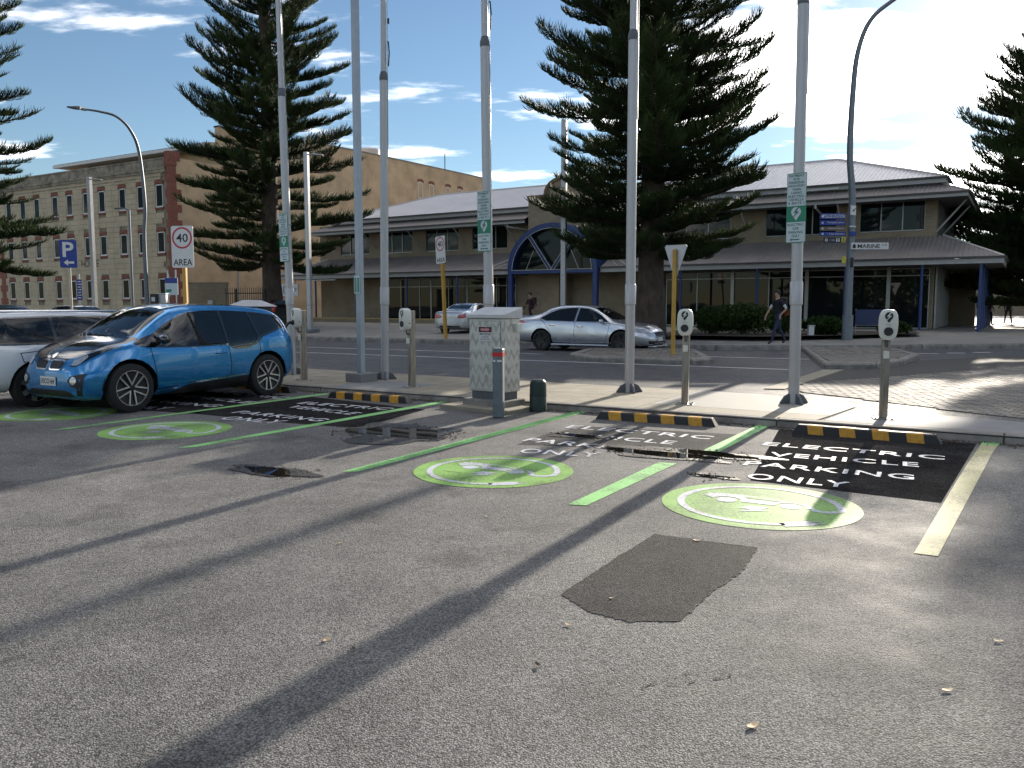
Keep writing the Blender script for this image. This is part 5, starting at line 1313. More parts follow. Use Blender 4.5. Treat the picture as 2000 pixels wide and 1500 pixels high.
# ---------------------------------------------------------------- other vehicles
def generic_car(label, spec):
    """saloon, hatch or estate: spec holds the section table, outlines and colours"""
    t = thing(spec.get('name', 'parked_car'), label, 'car')
    PAINT = carpaint(*spec['paint']); T = spec['T']; bm = car_shell(T, spec.get('nx', 64))
    from mathutils.bvhtree import BVHTree
    bvh = BVHTree.FromBMesh(bm); R, xa, tr = spec['R'], spec['axles'], spec['track']
    for x in xa:
        for s in (1, -1): cut_out(bm, arch_poly(x, R + .01, R + .055), 'side', (lambda cc, n, s=s: cc.y * s > .3), keep=False)
    for nm, poly in spec['top_glass']: bm_obj(cut_out(bm, poly, 'top', UPW), nm, spec.get('glass', M_CGLASSD), t, 60, inset=.004)
    if 'rear_glass' in spec: bm_obj(cut_out(bm, spec['rear_glass'], 'front', REAR), 'rear_window', M_CGLASSD, t, 60, inset=.004)
    for s, c in ((1, LEFT), (-1, RIGHT)):
        for poly in spec['side_glass']: bm_obj(cut_out(bm, poly, 'side', c), 'side_window', spec.get('sglass', M_CGLASSD), t, 60, inset=.006)
        if 'surround' in spec: bm_obj(cut_out(bm, spec['surround'], 'side', c), 'window_surround', M_GLOSSB, t, 60)
        sb = bmesh.new()
        for line in spec['shut']:
            for pl in offset_line(line, .014):
                g = cut_out(bm, pl, 'side', c)
                for f in g.faces: sb.faces.new([sb.verts.new(v.co) for v in f.verts])
                g.free()
        bm_obj(sb, 'shut_line', M_INK, t, 60, inset=.006)
        for poly in spec.get('doors', []):
            d = bm_obj(cut_out(bm, poly, 'side', c), 'door', PAINT, t, 60)
        for (x, z) in spec['handles']:
            h, nn, i_, d_ = bvh.ray_cast(Vector((x, 3 * s, z)), Vector((0, -s, 0)))
            q = MB(); q.tube([(x + .11, h.y - s * .004, z), (x + .06, h.y + s * .03, z), (x - .06, h.y + s * .03, z), (x - .11, h.y - s * .004, z)], .016, 7); q.build('door_handle', spec.get('handle_mat', M_CHROME), t, smooth=50)
        for nm, poly, sg, m in spec['lamps']:
            rounded_patch(bvh, [(y * s, z) for y, z in poly], 'front', sg, nm, m, t, .006, .01)
        for nm, poly, m in spec.get('side_patches', []): rounded_patch(bvh, poly, 'side', s, nm, m, t, .005, .008)
        mx, my, mz = spec['mirror']; mirror_pod(t, mx, my * s, mz, s, PAINT, M_BLKP, .95)
        for x in xa:
            wheel(t, x, tr * s, R, .20, spec['rim'], s); well(t, x, R, R + .07, .35 * s, (tr + .07) * s)
    for nm, poly, sg, m in spec.get('patches', []): rounded_patch(bvh, poly, 'front', sg, nm, m, t, .006, .008)
    for o, ax, txt in spec.get('plates', []): plate(t, o, ax, (0, 0, 1), txt)
    bm_obj(bm, 'body', PAINT, t, 50)
    if spec.get('cabin'):
        seats(t, spec['cabin'], .36, .60); q = MB(); q.box((0, 0, .42), (2.8, 1.5, .1)); q.build('cabin_floor', M_CABIN, t)
    for f in spec.get('extra', []): f(t)
    return t
def place(t, x, y, z, ang, sc=1.0): t.location = (x, y, z); t.rotation_euler = (0, 0, ang); t.scale = (sc, sc, sc)
SED = [st(-2.42, .40, .62, .62, .84, .60, .90, .52, .92), st(-2.38, .32, .62, .76, .93, .74, 1.02, .66, 1.04), st(-2.28, .28, .62, .86, .97, .83, 1.07, .70, 1.10), st(-1.95, .26, .62, .905, .99, .86, 1.09, .70, 1.125),
       st(-1.55, .22, .60, .912, .98, .87, 1.17, .66, 1.21), st(-1.15, .20, .60, .912, .96, .87, 1.34, .60, 1.385), st(-.7, .19, .58, .912, .95, .87, 1.415, .575, 1.468), st(-.2, .19, .58, .912, .935, .868, 1.42, .57, 1.48), st(.25, .19, .58, .912, .92, .866, 1.385, .57, 1.45),
       st(.65, .19, .58, .912, .91, .862, 1.235, .60, 1.29), st(1.0, .19, .58, .91, .90, .855, 1.05, .68, 1.09), st(1.2, .19, .58, .908, .885, .845, .965, .72, .995), st(1.6, .20, .58, .895, .84, .80, .905, .66, .935), st(1.95, .21, .56, .85, .76, .74, .83, .60, .86), st(2.18, .22, .50, .76, .66, .64, .73, .52, .755), st(2.31, .25, .46, .62, .57, .50, .63, .42, .65), st(2.36, .30, .44, .50, .51, .42, .54, .36, .555)]
sed_top = [('windscreen', [(.42, .53), (1.06, .68), (1.13, .4), (1.15, 0), (1.13, -.4), (1.06, -.68), (.42, -.53), (.36, 0)]), ('rear_window', [(-1.05, .53), (-1.72, .60), (-1.80, 0), (-1.72, -.60), (-1.05, -.53), (-.98, 0)])]
sed_side = [[(.98, .945), (.70, 1.135), (.42, 1.275), (.20, 1.355), (-.10, 1.385), (-.14, .955)], [(-.20, .955), (-.17, 1.388), (-.55, 1.375), (-.85, 1.33), (-1.10, 1.24), (-1.42, 1.075), (-1.44, 1.045), (-1.20, .975)]]
sed_shut = [[(1.02, .90), (.98, .60), (.86, .27)], [(-.17, .94), (-.19, .60), (-.17, .26)], [(-1.46, 1.03), (-1.30, .92), (-1.12, .72), (-1.02, .55), (-.98, .26)], [(.86, .27), (-.98, .255)]]
sed_doors = [[(1.0, .89), (.965, .60), (.855, .285), (-.155, .275), (-.175, .60), (-.155, .93)], [(-.185, .93), (-.205, .60), (-.185, .275), (-.965, .27), (-1.0, .55), (-1.10, .72), (-1.28, .91), (-1.40, 1.0)]]
silver = dict(name='moving_sedan', paint=('silver_paint', (.50, .53, .58), .75, .30), T=SED, R=.335, axles=(1.40, -1.375), track=.80, rim='dark', top_glass=sed_top, side_glass=sed_side, shut=sed_shut, doors=sed_doors, handles=[(.02, .80), (-.98, .83)], handle_mat=M_CHROME,
    mirror=(.80, .88, .90), plates=[((2.372, 0, .42), (0, 1, 0), '')], cabin=None,
    lamps=[('headlight', [(.40, .60), (.44, .665), (.62, .72), (.80, .77), (.86, .76), (.82, .68), (.68, .615), (.52, .585)], 1, M_LAMP), ('tail_light', [(.42, .78), (.42, .90), (.60, .95), (.80, .97), (.88, .93), (.84, .80), (.64, .76)], -1, M_LAMPR), ('fog_lamp_recess', [(.42, .28), (.46, .36), (.70, .38), (.66, .28)], 1, M_BLKP)],
    side_patches=[('tail_light_side', [(-2.36, .82), (-2.36, .94), (-2.2, .97), (-2.02, .96), (-2.1, .86)], M_LAMPR), ('headlight_side', [(2.02, .66), (2.08, .60), (1.96, .64), (1.66, .75), (1.62, .79), (1.78, .785), (1.96, .74)], M_LAMP)],
    patches=[('grille', [(-.36, .54), (-.42, .64), (.42, .64), (.36, .54)], 1, M_BLKP), ('grille_badge', [(-.09, .565), (-.1, .625), (.1, .625), (.09, .565)], 1, M_CHROME), ('lower_intake', [(-.52, .27), (-.46, .36), (.46, .36), (.52, .27)], 1, M_BLKP)],
    extra=[])
def skirt(t):
    for s in (-1, 1): q = MB(); q.tube([(1.0, .895 * s, .215), (-1.0, .895 * s, .215)], .035, 8); q.build('side_skirt', MATS['silver_paint'], t, smooth=50)
    q = MB(); q.box((-2.28, 0, 1.125), (.22, 1.35, .025)); q.build('boot_spoiler', MATS['silver_paint'], t, bevel=.01)
    q = MB(); q.box((2.30, 0, .205), (.16, 1.3, .03)); q.build('front_lip', MATS['silver_paint'], t, bevel=.01)
silver['extra'] = [skirt]
c1 = generic_car('silver four door sedan with black wheels driving along the far lane', silver)
pr, pf = ground(1052, 684.5, RZ), ground(1208, 686, RZ)
# near side wheels set the line of travel; the lane runs parallel to the kerb
ang = radians(-30.5); hd2 = Vector((cos(ang), sin(ang), 0)); lf2 = Vector((-hd2.y, hd2.x, 0)); mid = Vector((2.26, 26.9, 0))
cc_ = mid + lf2 * .8; place(c1, cc_.x, cc_.y, RZ, ang, 1.03)
small = dict(silver); small.update(name='parked_car', paint=('pale_silver_paint', (.52, .54, .57), .7, .3), plates=[((-2.425, 0, .80), (0, -1, 0), '')], rim='silver',
    patches=[('bumper_insert', [(-.6, .30), (-.5, .42), (.5, .42), (.6, .30)], -1, M_BLKP)], extra=[])
def small_extra(t):
    q = MB(); q.box((-2.405, 0, .90), (.05, .70, .035)); q.build('boot_trim', M_CHROME, t, bevel=.008)
    q = MB(); q.tube([(-1.15, 0, 1.38), (-1.35, 0, 1.62)], .008, 5); q.build('aerial', M_BLKP, t)
small['extra'] = [small_extra]
c2 = generic_car('small silver sedan seen from behind beside the narrow speed sign', small)
a2 = radians(66); h2 = Vector((cos(a2), sin(a2), 0)); rear = depth_pt(879, 650, 37.0); place(c2, rear.x + h2.x * 2.3, rear.y + h2.y * 2.3, .27, a2, .97)

# white estate nose-in at the left
WAG = [st(-2.48, .42, .66, .70, .90, .70, 1.02, .66, 1.06), st(-2.45, .36, .66, .80, .98, .80, 1.18, .70, 1.24), st(-2.36, .32, .64, .87, 1.0, .86, 1.33, .66, 1.385), st(-2.1, .28, .62, .92, .99, .895, 1.41, .64, 1.47), st(-1.6, .24, .60, .93, .98, .90, 1.43, .63, 1.50), st(-.8, .20, .58, .93, .96, .90, 1.44, .62, 1.51), st(0, .19, .58, .93, .94, .90, 1.42, .61, 1.49), st(.4, .19, .58, .93, .93, .895, 1.35, .61, 1.42),
       st(.8, .19, .58, .93, .915, .885, 1.18, .64, 1.235), st(1.15, .19, .58, .925, .90, .87, 1.02, .72, 1.055), st(1.35, .19, .58, .92, .885, .86, .95, .74, .98), st(1.8, .2, .58, .90, .83, .80, .89, .66, .915), st(2.15, .21, .54, .82, .72, .70, .78, .58, .80), st(2.38, .25, .48, .66, .58, .54, .64, .46, .66), st(2.44, .3, .45, .5, .52, .42, .55, .36, .565)]
wag = dict(name='station_wagon', paint=('white_paint', (.80, .81, .83), .0, .3), T=WAG, R=.335, axles=(1.42, -1.45), track=.81, rim='silver', glass=M_CGLASS, sglass=M_CGLASS, cabin=(.2, -.75),
    top_glass=[('windscreen', [(.55, .56), (1.2, .70), (1.28, 0), (1.2, -.70), (.55, -.56), (.50, 0)])], rear_glass=[(-.62, 1.02), (-.56, 1.32), (.56, 1.32), (.62, 1.02)],
    side_glass=[[(1.05, .965), (.82, 1.13), (.5, 1.29), (.22, 1.385), (-.16, 1.40), (-.18, .985)], [(-.23, .985), (-.21, 1.40), (-1.02, 1.405), (-1.05, .995)], [(-1.11, .995), (-1.08, 1.405), (-1.75, 1.385), (-2.08, 1.33), (-2.19, 1.13), (-2.05, 1.015), (-1.7, 1.005)]],
    surround=[(1.12, .94), (.84, 1.15), (.5, 1.31), (.22, 1.405), (-.2, 1.42), (-1.06, 1.425), (-1.75, 1.405), (-2.11, 1.345), (-2.235, 1.13), (-2.07, .99), (-1.7, .98), (-.2, .965)],
    shut=[[(1.02, .92), (.98, .6), (.88, .28)], [(-.2, .96), (-.22, .6), (-.2, .27)], [(-1.08, .975), (-1.12, .75), (-1.0, .55), (-.98, .27)], [(-1.42, .72), (-1.62, .72), (-1.66, .86), (-1.38, .88), (-1.42, .72)]], doors=[], handles=[(0, .82), (-.95, .84)], handle_mat=carpaint('white_paint', (.80, .81, .83), 0, .3), mirror=(.86, .90, .92),
    lamps=[('tail_light', [(.62, .78), (.62, 1.0), (.70, 1.28), (.78, 1.2), (.84, .98), (.84, .80)], -1, M_LAMPR), ('headlight', [(.45, .62), (.5, .70), (.82, .78), (.86, .72), (.7, .62)], 1, M_LAMP)], patches=[], plates=[])
def wag_extra(t):
    for s in (-1, 1): q = MB(); q.tube([(-2.0, .64 * s, 1.445), (-1.85, .65 * s, 1.50), (.1, .63 * s, 1.50), (.28, .62 * s, 1.44)], .018, 8); q.build('roof_rail', M_CHROME, t, smooth=50)
wag['extra'] = [wag_extra]
c3 = generic_car('white station wagon parked nose in at the left, beside the blue car', wag)
aw = radians(57.5); hw = Vector((cos(aw), sin(aw), 0)); lw = Vector((-hw.y, hw.x, 0)); rw_ = Vector((-7.55, 12.85, 0))     # right rear wheel on the ground
cw = rw_ + hw * 1.45 + lw * .81; place(c3, cw.x, cw.y, 0, aw, 1.0)

# dark cars parked far left across the road, and one behind the fence
def dark_car(label, paint, kind, x, y, z, ang, group='dark cars parked across the road'):
    sp = dict(silver if kind == 'sedan' else wag); sp.update(name='parked_car', paint=paint, nx=44, extra=[], plates=[], rim='silver', cabin=None, glass=M_CGLASSD, sglass=M_CGLASSD)
    if kind != 'sedan': sp['handle_mat'] = M_BLKP
    t = generic_car(label, sp); place(t, x, y, z, ang); t['group'] = group; return t
for px, D, kind, lab, pc in ((15, 33, 'wagon', 'black hatchback roof showing above the white wagon at the left edge', ('black_paint', (.008, .008, .010), .2, .3)), (158, 36, 'sedan', 'dark blue sedan seen over the white wagon below the parking sign', ('dark_blue_paint', (.012, .018, .035), .4, .3)), (492, 46, 'wagon', 'dark car behind the black picket fence', ('charcoal_paint', (.02, .022, .025), .4, .3))):
    p = depth_pt(px, 600, D); dark_car(lab, pc, kind, p.x, p.y, .12 if D < 40 else .46, radians(-31 if px != 492 else 150))
# ================================================================ STREET FURNITURE
M_POLE = pm('silver_painted_pole', (.42, .42, .43), .38, var=.06, vscale=2, metal=.35)
M_GALV = pm('galvanised_steel', (.30, .33, .36), .45, metal=.6, var=.2, vscale=12)
M_DKGREY = pm('dark_grey_bracket', (.10, .11, .125), .5, var=.2)
M_STAIN = pm('brushed_stainless', (.36, .34, .31), .3, metal=.9, var=.35, vscale=6, stretch=(6, 6, .6))
M_CHWHITE = pm('cream_white_plastic', (.66, .66, .60), .35, var=.05, coat=.4)
M_SIGNW = pm('sign_face_white', (.50, .57, .60), .45, var=.05)
M_SIGNG = pm('sign_green', (.008, .20, .11), .45, var=.08)
M_SIGNP = pm('sign_print_green', (.02, .12, .085), .5, var=.05)
M_YPOST = pm('yellow_timber_post', (.52, .30, .05), .6, var=.25, vscale=5, stretch=(4, 4, .6))
M_SIGNBACK = pm('aluminium_sign_back', (.50, .50, .51), .45, metal=.4, var=.12)
M_SIGNBLUE = pm('sign_blue', (.008, .035, .24), .4, var=.08)
M_SIGNBROWN = pm('sign_brown', (.13, .105, .085), .5, var=.1)
M_SIGNWH = pm('sign_white_paint', (.62, .62, .62), .4, var=.05)
M_LBLUE = pm('blue_grey_post_paint', (.17, .195, .225), .45, var=.12, metal=.2)
XZ = (Vector((1, 0, 0)), Vector((0, 0, 1)))
def face_mesh(items, parent, mat, name='lettering', yoff=-.0):
    """flat print on a sign whose front faces local -y; items: (mesh, x, z)"""
    return link(name, merge_meshes([(m, (x, yoff, z), XZ[0], XZ[1]) for m, x, z in items], name), mat, parent)
def pin_shape(h):
    """map-pin drop with a lightning bolt cut as a separate print"""
    r = h * .36; pts = [(r * cos(a), h * .14 + r * sin(a)) for a in [radians(d) for d in range(-35, 216, 10)]]
    return pts + [(0, -h * .5)]
BOLT = [(.10, .36), (.20, .36), (.03, .05), (.24, .07), (-.17, -.34), (-.22, -.33), (.02, -.02), (-.20, -.04)]
def bolt(h): return [(a * h, b * h + h * .10) for a, b in BOLT]

def flagpole(label, px, py, ptop, sign=None):
    b = ground(px, py, FZ); D = b.y; tp_ = depth_pt(ptop, 0, D); lean = (tp_ - b).normalized()
    t = thing('flagpole', label, 'flagpole', tuple(b), 0, 'silver flagpoles along the footpath')
    # the small lean the photograph shows
    ax = Vector((0, 0, 1)).rotation_difference(lean); t.rotation_mode = 'QUATERNION'; t.rotation_quaternion = ax
    q = MB(); q.tube([(0, 0, 0), (0, 0, 1.56)], .082, 20); q.build('base_tube', M_POLE, t, smooth=40)
    q = MB(); q.lathe([(.0825, 0), (.095, .012), (.095, .34), (.083, .36)], (0, 0, 1.50), n=20); q.build('sleeve', M_POLE, t, smooth=40)
    q = MB(); q.tube([(0, 0, 1.6), (0, 0, 5.9)], [.084, .080], 20); q.build('mid_tube', M_POLE, t, smooth=40)
    q = MB(); q.lathe([(.083, 0), (.086, .02), (.086, .08), (.062, .17)], (0, 0, 5.88), n=20); q.build('collar', M_DKGREY, t, smooth=40)
    q = MB(); q.tube([(0, 0, 5.95), (0, 0, 11.0)], [.060, .042], 16); q.build('top_tube', M_POLE, t, smooth=40)
    q = MB(); q.lathe([(0, .12), (.05, .1), (.075, .04), (.05, -.02), (0, -.03)], (0, 0, 11.03), n=14); q.build('finial', M_DKGREY, t, smooth=60)
    rt = MB(); rt.tube([(.085, -.02, 4.6 + .0), (.080, -.02, 6.4), (.055, -.01, 10.8)], .006, 5); rt.build('halyard', M_GALV, t)
    for k in range(4):
        a = radians(13 + 90 * k); q = MB(); q.prism([(.05, 0), (.235, 0), (.235, .02), (.16, .12), (.085, .155), (.05, .155)], Vector((-sin(a), cos(a), 0)) * .02, Vector((cos(a), sin(a), 0)), (0, 0, 1), .04); q.build('base_lug', M_DKGREY, t, bevel=.004)
    if ptop in (748.7, 945.8):
        q = MB(); q.tube([(.10, -.03, 6.15), (.115, -.03, 6.4), (.10, -.03, 6.6), (.09, -.03, 6.62)], .014, 6); q.tube([(.1, -.03, 6.95), (.1, -.03, 7.05)], .02, 6); q.build('cleat_rope', M_INK, t)
    if sign:
        s = ev_sign(t, sign)
    return t
def ev_sign(t, arrow):
    """tall parking sign of three panels, arrow pointing left, right or both ways"""
    w, a0 = .275, radians(-36)
    R = Matrix.Rotation(a0, 4, 'Z')
    q = MB(); q.span(-w / 2 - .006, w / 2 + .006, -.10, -.094, 2.43, 3.45); s = q.build('parking_sign', M_SIGNG, t); s.matrix_local = R
    q = MB(); q.span(-w / 2, w / 2, -.104, -.1005, 2.97, 3.44); q.build('upper_panel', M_SIGNW, s)
    q = MB(); q.span(-w / 2, w / 2, -.104, -.1005, 2.44, 2.735); q.build('lower_panel', M_SIGNW, s)
    it = []; rows = ['PAYMENT', 'FOR', 'PARKING', 'REQUIRED', 'WHEN', 'USING', 'ELECTRIC', 'VEHICLE', '5 BAYS 1']
    for k, r in enumerate(rows): it.append((text_mesh(r, min(.235, .031 * len(r)), .036, bold=.02), 0, 3.44 - .050 * (k + 1) + .004))
    for k, r in enumerate(['ELECTRIC', 'CAR', 'PARKING', 'ONLY']): it.append((text_mesh(r, .030 * len(r), .038, bold=.02), 0, 2.725 - .056 * (k + 1) + .008))
    ar = [(-.06, -.008), (.06, -.008), (.06, .008), (-.06, .008)]; it.append((flat_poly(ar), 0, 2.475))
    if arrow in ('left', 'both'): it.append((flat_poly([(-.09, 0), (-.055, -.018), (-.055, .018)]), 0, 2.475))
    if arrow in ('right', 'both'): it.append((flat_poly([(.09, 0), (.055, .018), (.055, -.018)][::-1]), 0, 2.475))
    face_mesh(it, s, M_SIGNP, 'sign_lettering', -.1055)
    face_mesh([(flat_poly(pin_shape(.20)), 0, 2.855)], s, M_SIGNW, 'pin_emblem', -.1030)
    face_mesh([(flat_poly(bolt(.20)), 0, 2.855)], s, M_SIGNP, 'bolt_emblem', -.1045)
    for z in (2.6, 3.0, 3.2): q = MB(); q.lathe([(.086, 0), (.088, .0), (.088, .02), (.086, .02)], (0, 0, z), n=16); q.build('clamp_band', M_GALV, s)
    return s
flagpole('silver flagpole behind the blue car carrying the parking sign with a right arrow', 572, 731, 543, 'right')
flagpole('plain silver flagpole left of the second charging post, without any sign', 752, 741, 748.7)
p3 = flagpole('silver flagpole rising behind the metal cabinet with a double arrow sign', 957, 762, 945.8, 'both')
flagpole('plain silver flagpole beside the third charging post, in front of the big pine', 1229, 766, 1238)
flagpole('silver flagpole at the right carrying the parking sign with a left arrow', 1550, 788, 1569, 'left')
# square post on a concrete footing
b = ground(706, 745, FZ); t = thing('square_post', 'tall square grey steel post in a concrete block, small green sign on it', 'post', tuple(b), radians(-36))
q = MB(); q.span(-.22, .22, -.22, .22, -.05, .17); q.build('footing_block', M_CONCG, t, bevel=.008)
q = MB(); q.span(-.06, .06, -.06, .06, .17, 10.5); q.build('post', pm('blue_grey_steel', (.34, .38, .43), .45, metal=.4, var=.1), t, bevel=.008)
q = MB(); q.span(-.085, .085, -.072, -.066, 1.72, 2.08); s = q.build('permit_sign', M_SIGNG, t)
q = MB(); q.span(-.08, .08, -.076, -.0725, 1.725, 2.075); q.build('sign_face', M_SIGNW, s)
for x in (-.037, .037): q = MB(); q.span(x - .024, x + .024, -.0785, -.0765, 1.75, 2.03); q.build('green_strip', M_SIGNG, s)
face_mesh([(text_mesh('P', None, .02), x, 1.77 + .026 * k) for x in (-.037, .037) for k in range(9)], s, M_SIGNW, 'strip_print', -.080)

# ---- charging posts
def charger():
    t = thing('charging_post', '', 'charging post')
    q = MB(); q.span(-.05, .05, -.01, .10, 0.012, 1.40); q.build('post', M_STAIN, t, bevel=.006)
    q = MB(); q.span(-.13, .13, -.09, .17, -.01, .012); q.build('base_plate', M_STAIN, t, bevel=.003)
    for x in (-.10, .10):
        for y in (-.06, .14): q = MB(); q.lathe([(.012, 0), (.012, .010), (.006, .014), (0, .014)], (x, y, .012), n=6); q.build('anchor_bolt', M_GALV, t)
    prof = [(.0, .0)]
    # the rounded wallbox
    bm = bmesh.new(); me = bpy.data.meshes.new('wallbox')
    pts = []; w, h = .115, .20
    for k in range(40):
        a = 2 * pi * k / 40; n = 3.2
        ca, sa = cos(a), sin(a); pts.append((w * (abs(ca) ** (2 / n)) * (1 if ca >= 0 else -1) * (1 - .08 * (sa < 0) * abs(sa)), h * (abs(sa) ** (2 / n)) * (1 if sa >= 0 else -1)))
    lay = [(-.155, .80), (-.150, .93), (-.13, 1.0), (-.05, 1.0), (-.02, .95), (-.012, .85)]
    V = [[bm.verts.new((x * s, y, z * (1 - (1 - s) * .6))) for x, z in pts] for y, s in lay]
    for i in range(len(lay) - 1):
        for k in range(40): bm.faces.new((V[i][k], V[i][(k + 1) % 40], V[i + 1][(k + 1) % 40], V[i + 1][k]))
    bm.faces.new(V[0][::-1]); bm.faces.new(V[-1]); bmesh.ops.recalc_face_normals(bm, faces=bm.faces); bm.to_mesh(me); bm.free()
    o = link('wallbox', me, M_CHWHITE, t); o.location = (0, -.005, 1.245); auto_smooth(me, 30)
    q = MB(); q.lathe([(0, -.012), (.052, -.012), (.056, -.006), (.056, .012)], (0, -.160, -.085), 'Y', 24); so = q.build('socket', M_BLKP, o, smooth=40)
    face_mesh([(flat_poly(pin_shape(.14)), 0, .095)], o, M_INK, 'pin_emblem', -.159)
    face_mesh([(flat_poly(bolt(.145)), 0, .095)], o, M_CHWHITE, 'bolt_emblem', -.1605)
    face_mesh([(stroke([(-.035, .003), (-.018, .012), (-.008, -.004), (.006, .01), (.018, -.004), (.036, .006)], .004), 0, 0)], o, M_DKGREY, 'maker_script', -.159)
    q = MB(); q.lathe([(0, 0), (.010, 0), (.010, .006)], (.117, -.07, -.07), 'X', 10); q.build('key_lock', M_BLKP, o)
    q = MB(); q.tube([(0, -.06, 1.06), (0, -.065, 1.0), (.0, -.04, .965), (.0, -.005, .98)], .017, 8); q.build('cable_gland', M_DKGREY, t, smooth=60)
    q = MB(); q.span(-.035, .035, -.055, -.012, .80, .90); q.build('junction_box', M_CHWHITE, t, bevel=.006)
    return t
c0 = charger(); labs = ['charging post with a black cable plugged in behind the blue car', 'charging post with empty socket between the plain flagpole and the metal cabinet', 'charging post with empty socket in front of the grey traffic island', 'rightmost charging post standing on the corner slabs by the paved crossing']
for k, ((px, py), lab, rz) in enumerate(zip(((590, 743), (801, 756), (1337, 790), (1725, 818)), labs, (-52, -50, -20, -18))):
    o = c0 if k == 0 else copy_tree(c0); o.location = ground(px, py, FZ); o.rotation_euler = (0, 0, radians(rz)); o['label'] = lab; o['group'] = 'electric charging posts along the kerb'
# charging cable of the blue car
base = ground(590, 743, FZ); R_ = Matrix.Rotation(radians(-52), 3, 'Z')
sock = base + R_ @ Vector((0, -.165, 1.16)); t = thing('charging_cable', 'black and blue charging cable hanging from the first charging post to the car', 'cable', tuple(base))
L0 = lambda p: Vector(p) - base
e1 = sock + R_ @ Vector((0, -.10, -.02)); e2 = sock + R_ @ Vector((0, -.20, -.16))
q = MB(); q.tube([L0(sock), L0(sock + R_ @ Vector((0, -.06, .0))), L0(e1), L0(e2)], [.034, .034, .026, .018], 10); q.build('plug', M_BLKP, t, smooth=50)
e3 = e2 + Vector((-.10, -.08, -.35)); e4 = e3 + Vector((-.12, -.1, -.28)); e5 = Vector((base.x - .30, base.y - .10, .42)); e6 = Vector((base.x - .42, base.y - .25, .40)); e7 = Vector((base.x - .95, base.y - .45, .85))
def smooth_path(P, n=6):
    P = [P[0]] + P + [P[-1]]; out = []
    for i in range(1, len(P) - 2):
        for k in range(n):
            u_ = k / n; a, b_, c, d = P[i - 1], P[i], P[i + 1], P[i + 2]
            out.append(.5 * ((2 * b_) + (c - a) * u_ + (2 * a - 5 * b_ + 4 * c - d) * u_ ** 2 + (3 * b_ - a - 3 * c + d) * u_ ** 3))
    return out + [P[-2]]
q = MB(); q.tube([L0(p) for p in smooth_path([e2, e3, e4])], .011, 8); q.build('lead', M_BLKP, t, smooth=60)
q = MB(); q.tube([L0(p) for p in smooth_path([e4, e5, e6, e7])], .012, 8); q.build('lead', pm('blue_cable', (.015, .08, .25), .5), t, smooth=60)

# ---- metal cabinet on its plinth
a1, a2, a3 = ground(917, 768, .23), ground(975, 773, .23), ground(1003, 766, .23)
xd = (a2 - a1).normalized(); rz = atan2(xd.y, xd.x); W = .70; Dp = .38
t = thing('electrical_cabinet', 'mottled metal electrical cabinet with danger label on a stepped concrete plinth', 'cabinet', (a1.x, a1.y, 0), rz)
def swirl():
    m, nt, b = nodes('swirled_aluminium'); N, L = nt.nodes, nt.links
    tc = N.new('ShaderNodeTexCoord'); sp = N.new('ShaderNodeSeparateXYZ'); L.new(tc.outputs['Object'], sp.inputs[0])
    ad = N.new('ShaderNodeMath'); ad.operation = 'ADD'; L.new(sp.outputs[0], ad.inputs[0]); L.new(sp.outputs[1], ad.inputs[1])
    def M(op, a, c): 
        q = N.new('ShaderNodeMath'); q.operation = op
        for i, s in enumerate((a, c)):
            if isinstance(s, (int, float)): q.inputs[i].default_value = s
            else: L.new(s, q.inputs[i])
        return q.outputs[0]
    # overlapping wiped arcs, row by row
    tri = M('ABSOLUTE', M('SUBTRACT', M('FRACT', M('MULTIPLY', ad.outputs[0], 7.5), 0), .5), 0)
    row = M('FRACT', M('ADD', M('MULTIPLY', sp.outputs[2], 4.6), M('MULTIPLY', tri, 1.1)), 0)
    n = N.new('ShaderNodeTexNoise'); n.inputs['Scale'].default_value = 9; n.inputs['Detail'].default_value = 6; L.new(tc.outputs['Object'], n.inputs[0])
    v = M('ADD', row, M('MULTIPLY', M('SUBTRACT', n.outputs[0], .5), 2.2))
    r = N.new('ShaderNodeValToRGB'); r.color_ramp.elements[0].position = .12; r.color_ramp.elements[1].position = .55; r.color_ramp.elements[0].color = (.36, .345, .315, 1); r.color_ramp.elements[1].color = (.55, .54, .515, 1); L.new(v, r.inputs[0])
    L.new(r.outputs[0], b.inputs['Base Color']); b.inputs['Metallic'].default_value = .45; b.inputs['Roughness'].default_value = .42
    return m
M_SWIRL = swirl()
q = MB(); q.span(0, W, 0, Dp, .28, 1.40); q.build('body', M_SWIRL, t, bevel=.008)
q = MB(); q.span(.02, W - .075, -.014, -.001, .31, 1.36); d = q.build('door', M_SWIRL, t, bevel=.005)
q = MB(); q.span(.03, W - .03, .03, Dp - .03, .16, .28); q.build('plinth_frame', M_DKGREY, t)
q = MB(); q.add([(-.03, -.05, 1.40), (W + .03, -.05, 1.40), (W + .03, Dp + .03, 1.40), (-.03, Dp + .03, 1.40), (-.03, -.05, 1.46), (W + .03, -.05, 1.46), (W + .03, Dp + .03, 1.57), (-.03, Dp + .03, 1.57)], [(0, 3, 2, 1), (4, 5, 6, 7), (0, 1, 5, 4), (1, 2, 6, 5), (2, 3, 7, 6), (3, 0, 4, 7)]); q.build('lid', M_SIGNBACK, t, bevel=.008)
q = MB(); q.span(W - .02, W + .06, Dp - .14, Dp - .02, 1.20, 1.32); q.build('side_box', M_CHWHITE, t, bevel=.006)
q = MB(); q.span(.21, .47, -.022, -.0145, 1.055, 1.275); s = q.build('danger_label', M_SIGNWH, t)
q = MB(); q.span(.215, .465, -.0245, -.0225, 1.19, 1.27); q.build('danger_panel', M_INK, s)
face_mesh([(flat_poly(circle_pts(.105, 24, (0, 0), .03)), .34, 1.23)], s, M_REDINK, 'danger_oval', -.026)
face_mesh([(text_mesh('DANGER', .16, .034, bold=.02), .34, 1.213)], s, M_SIGNWH, 'danger_word', -.028)
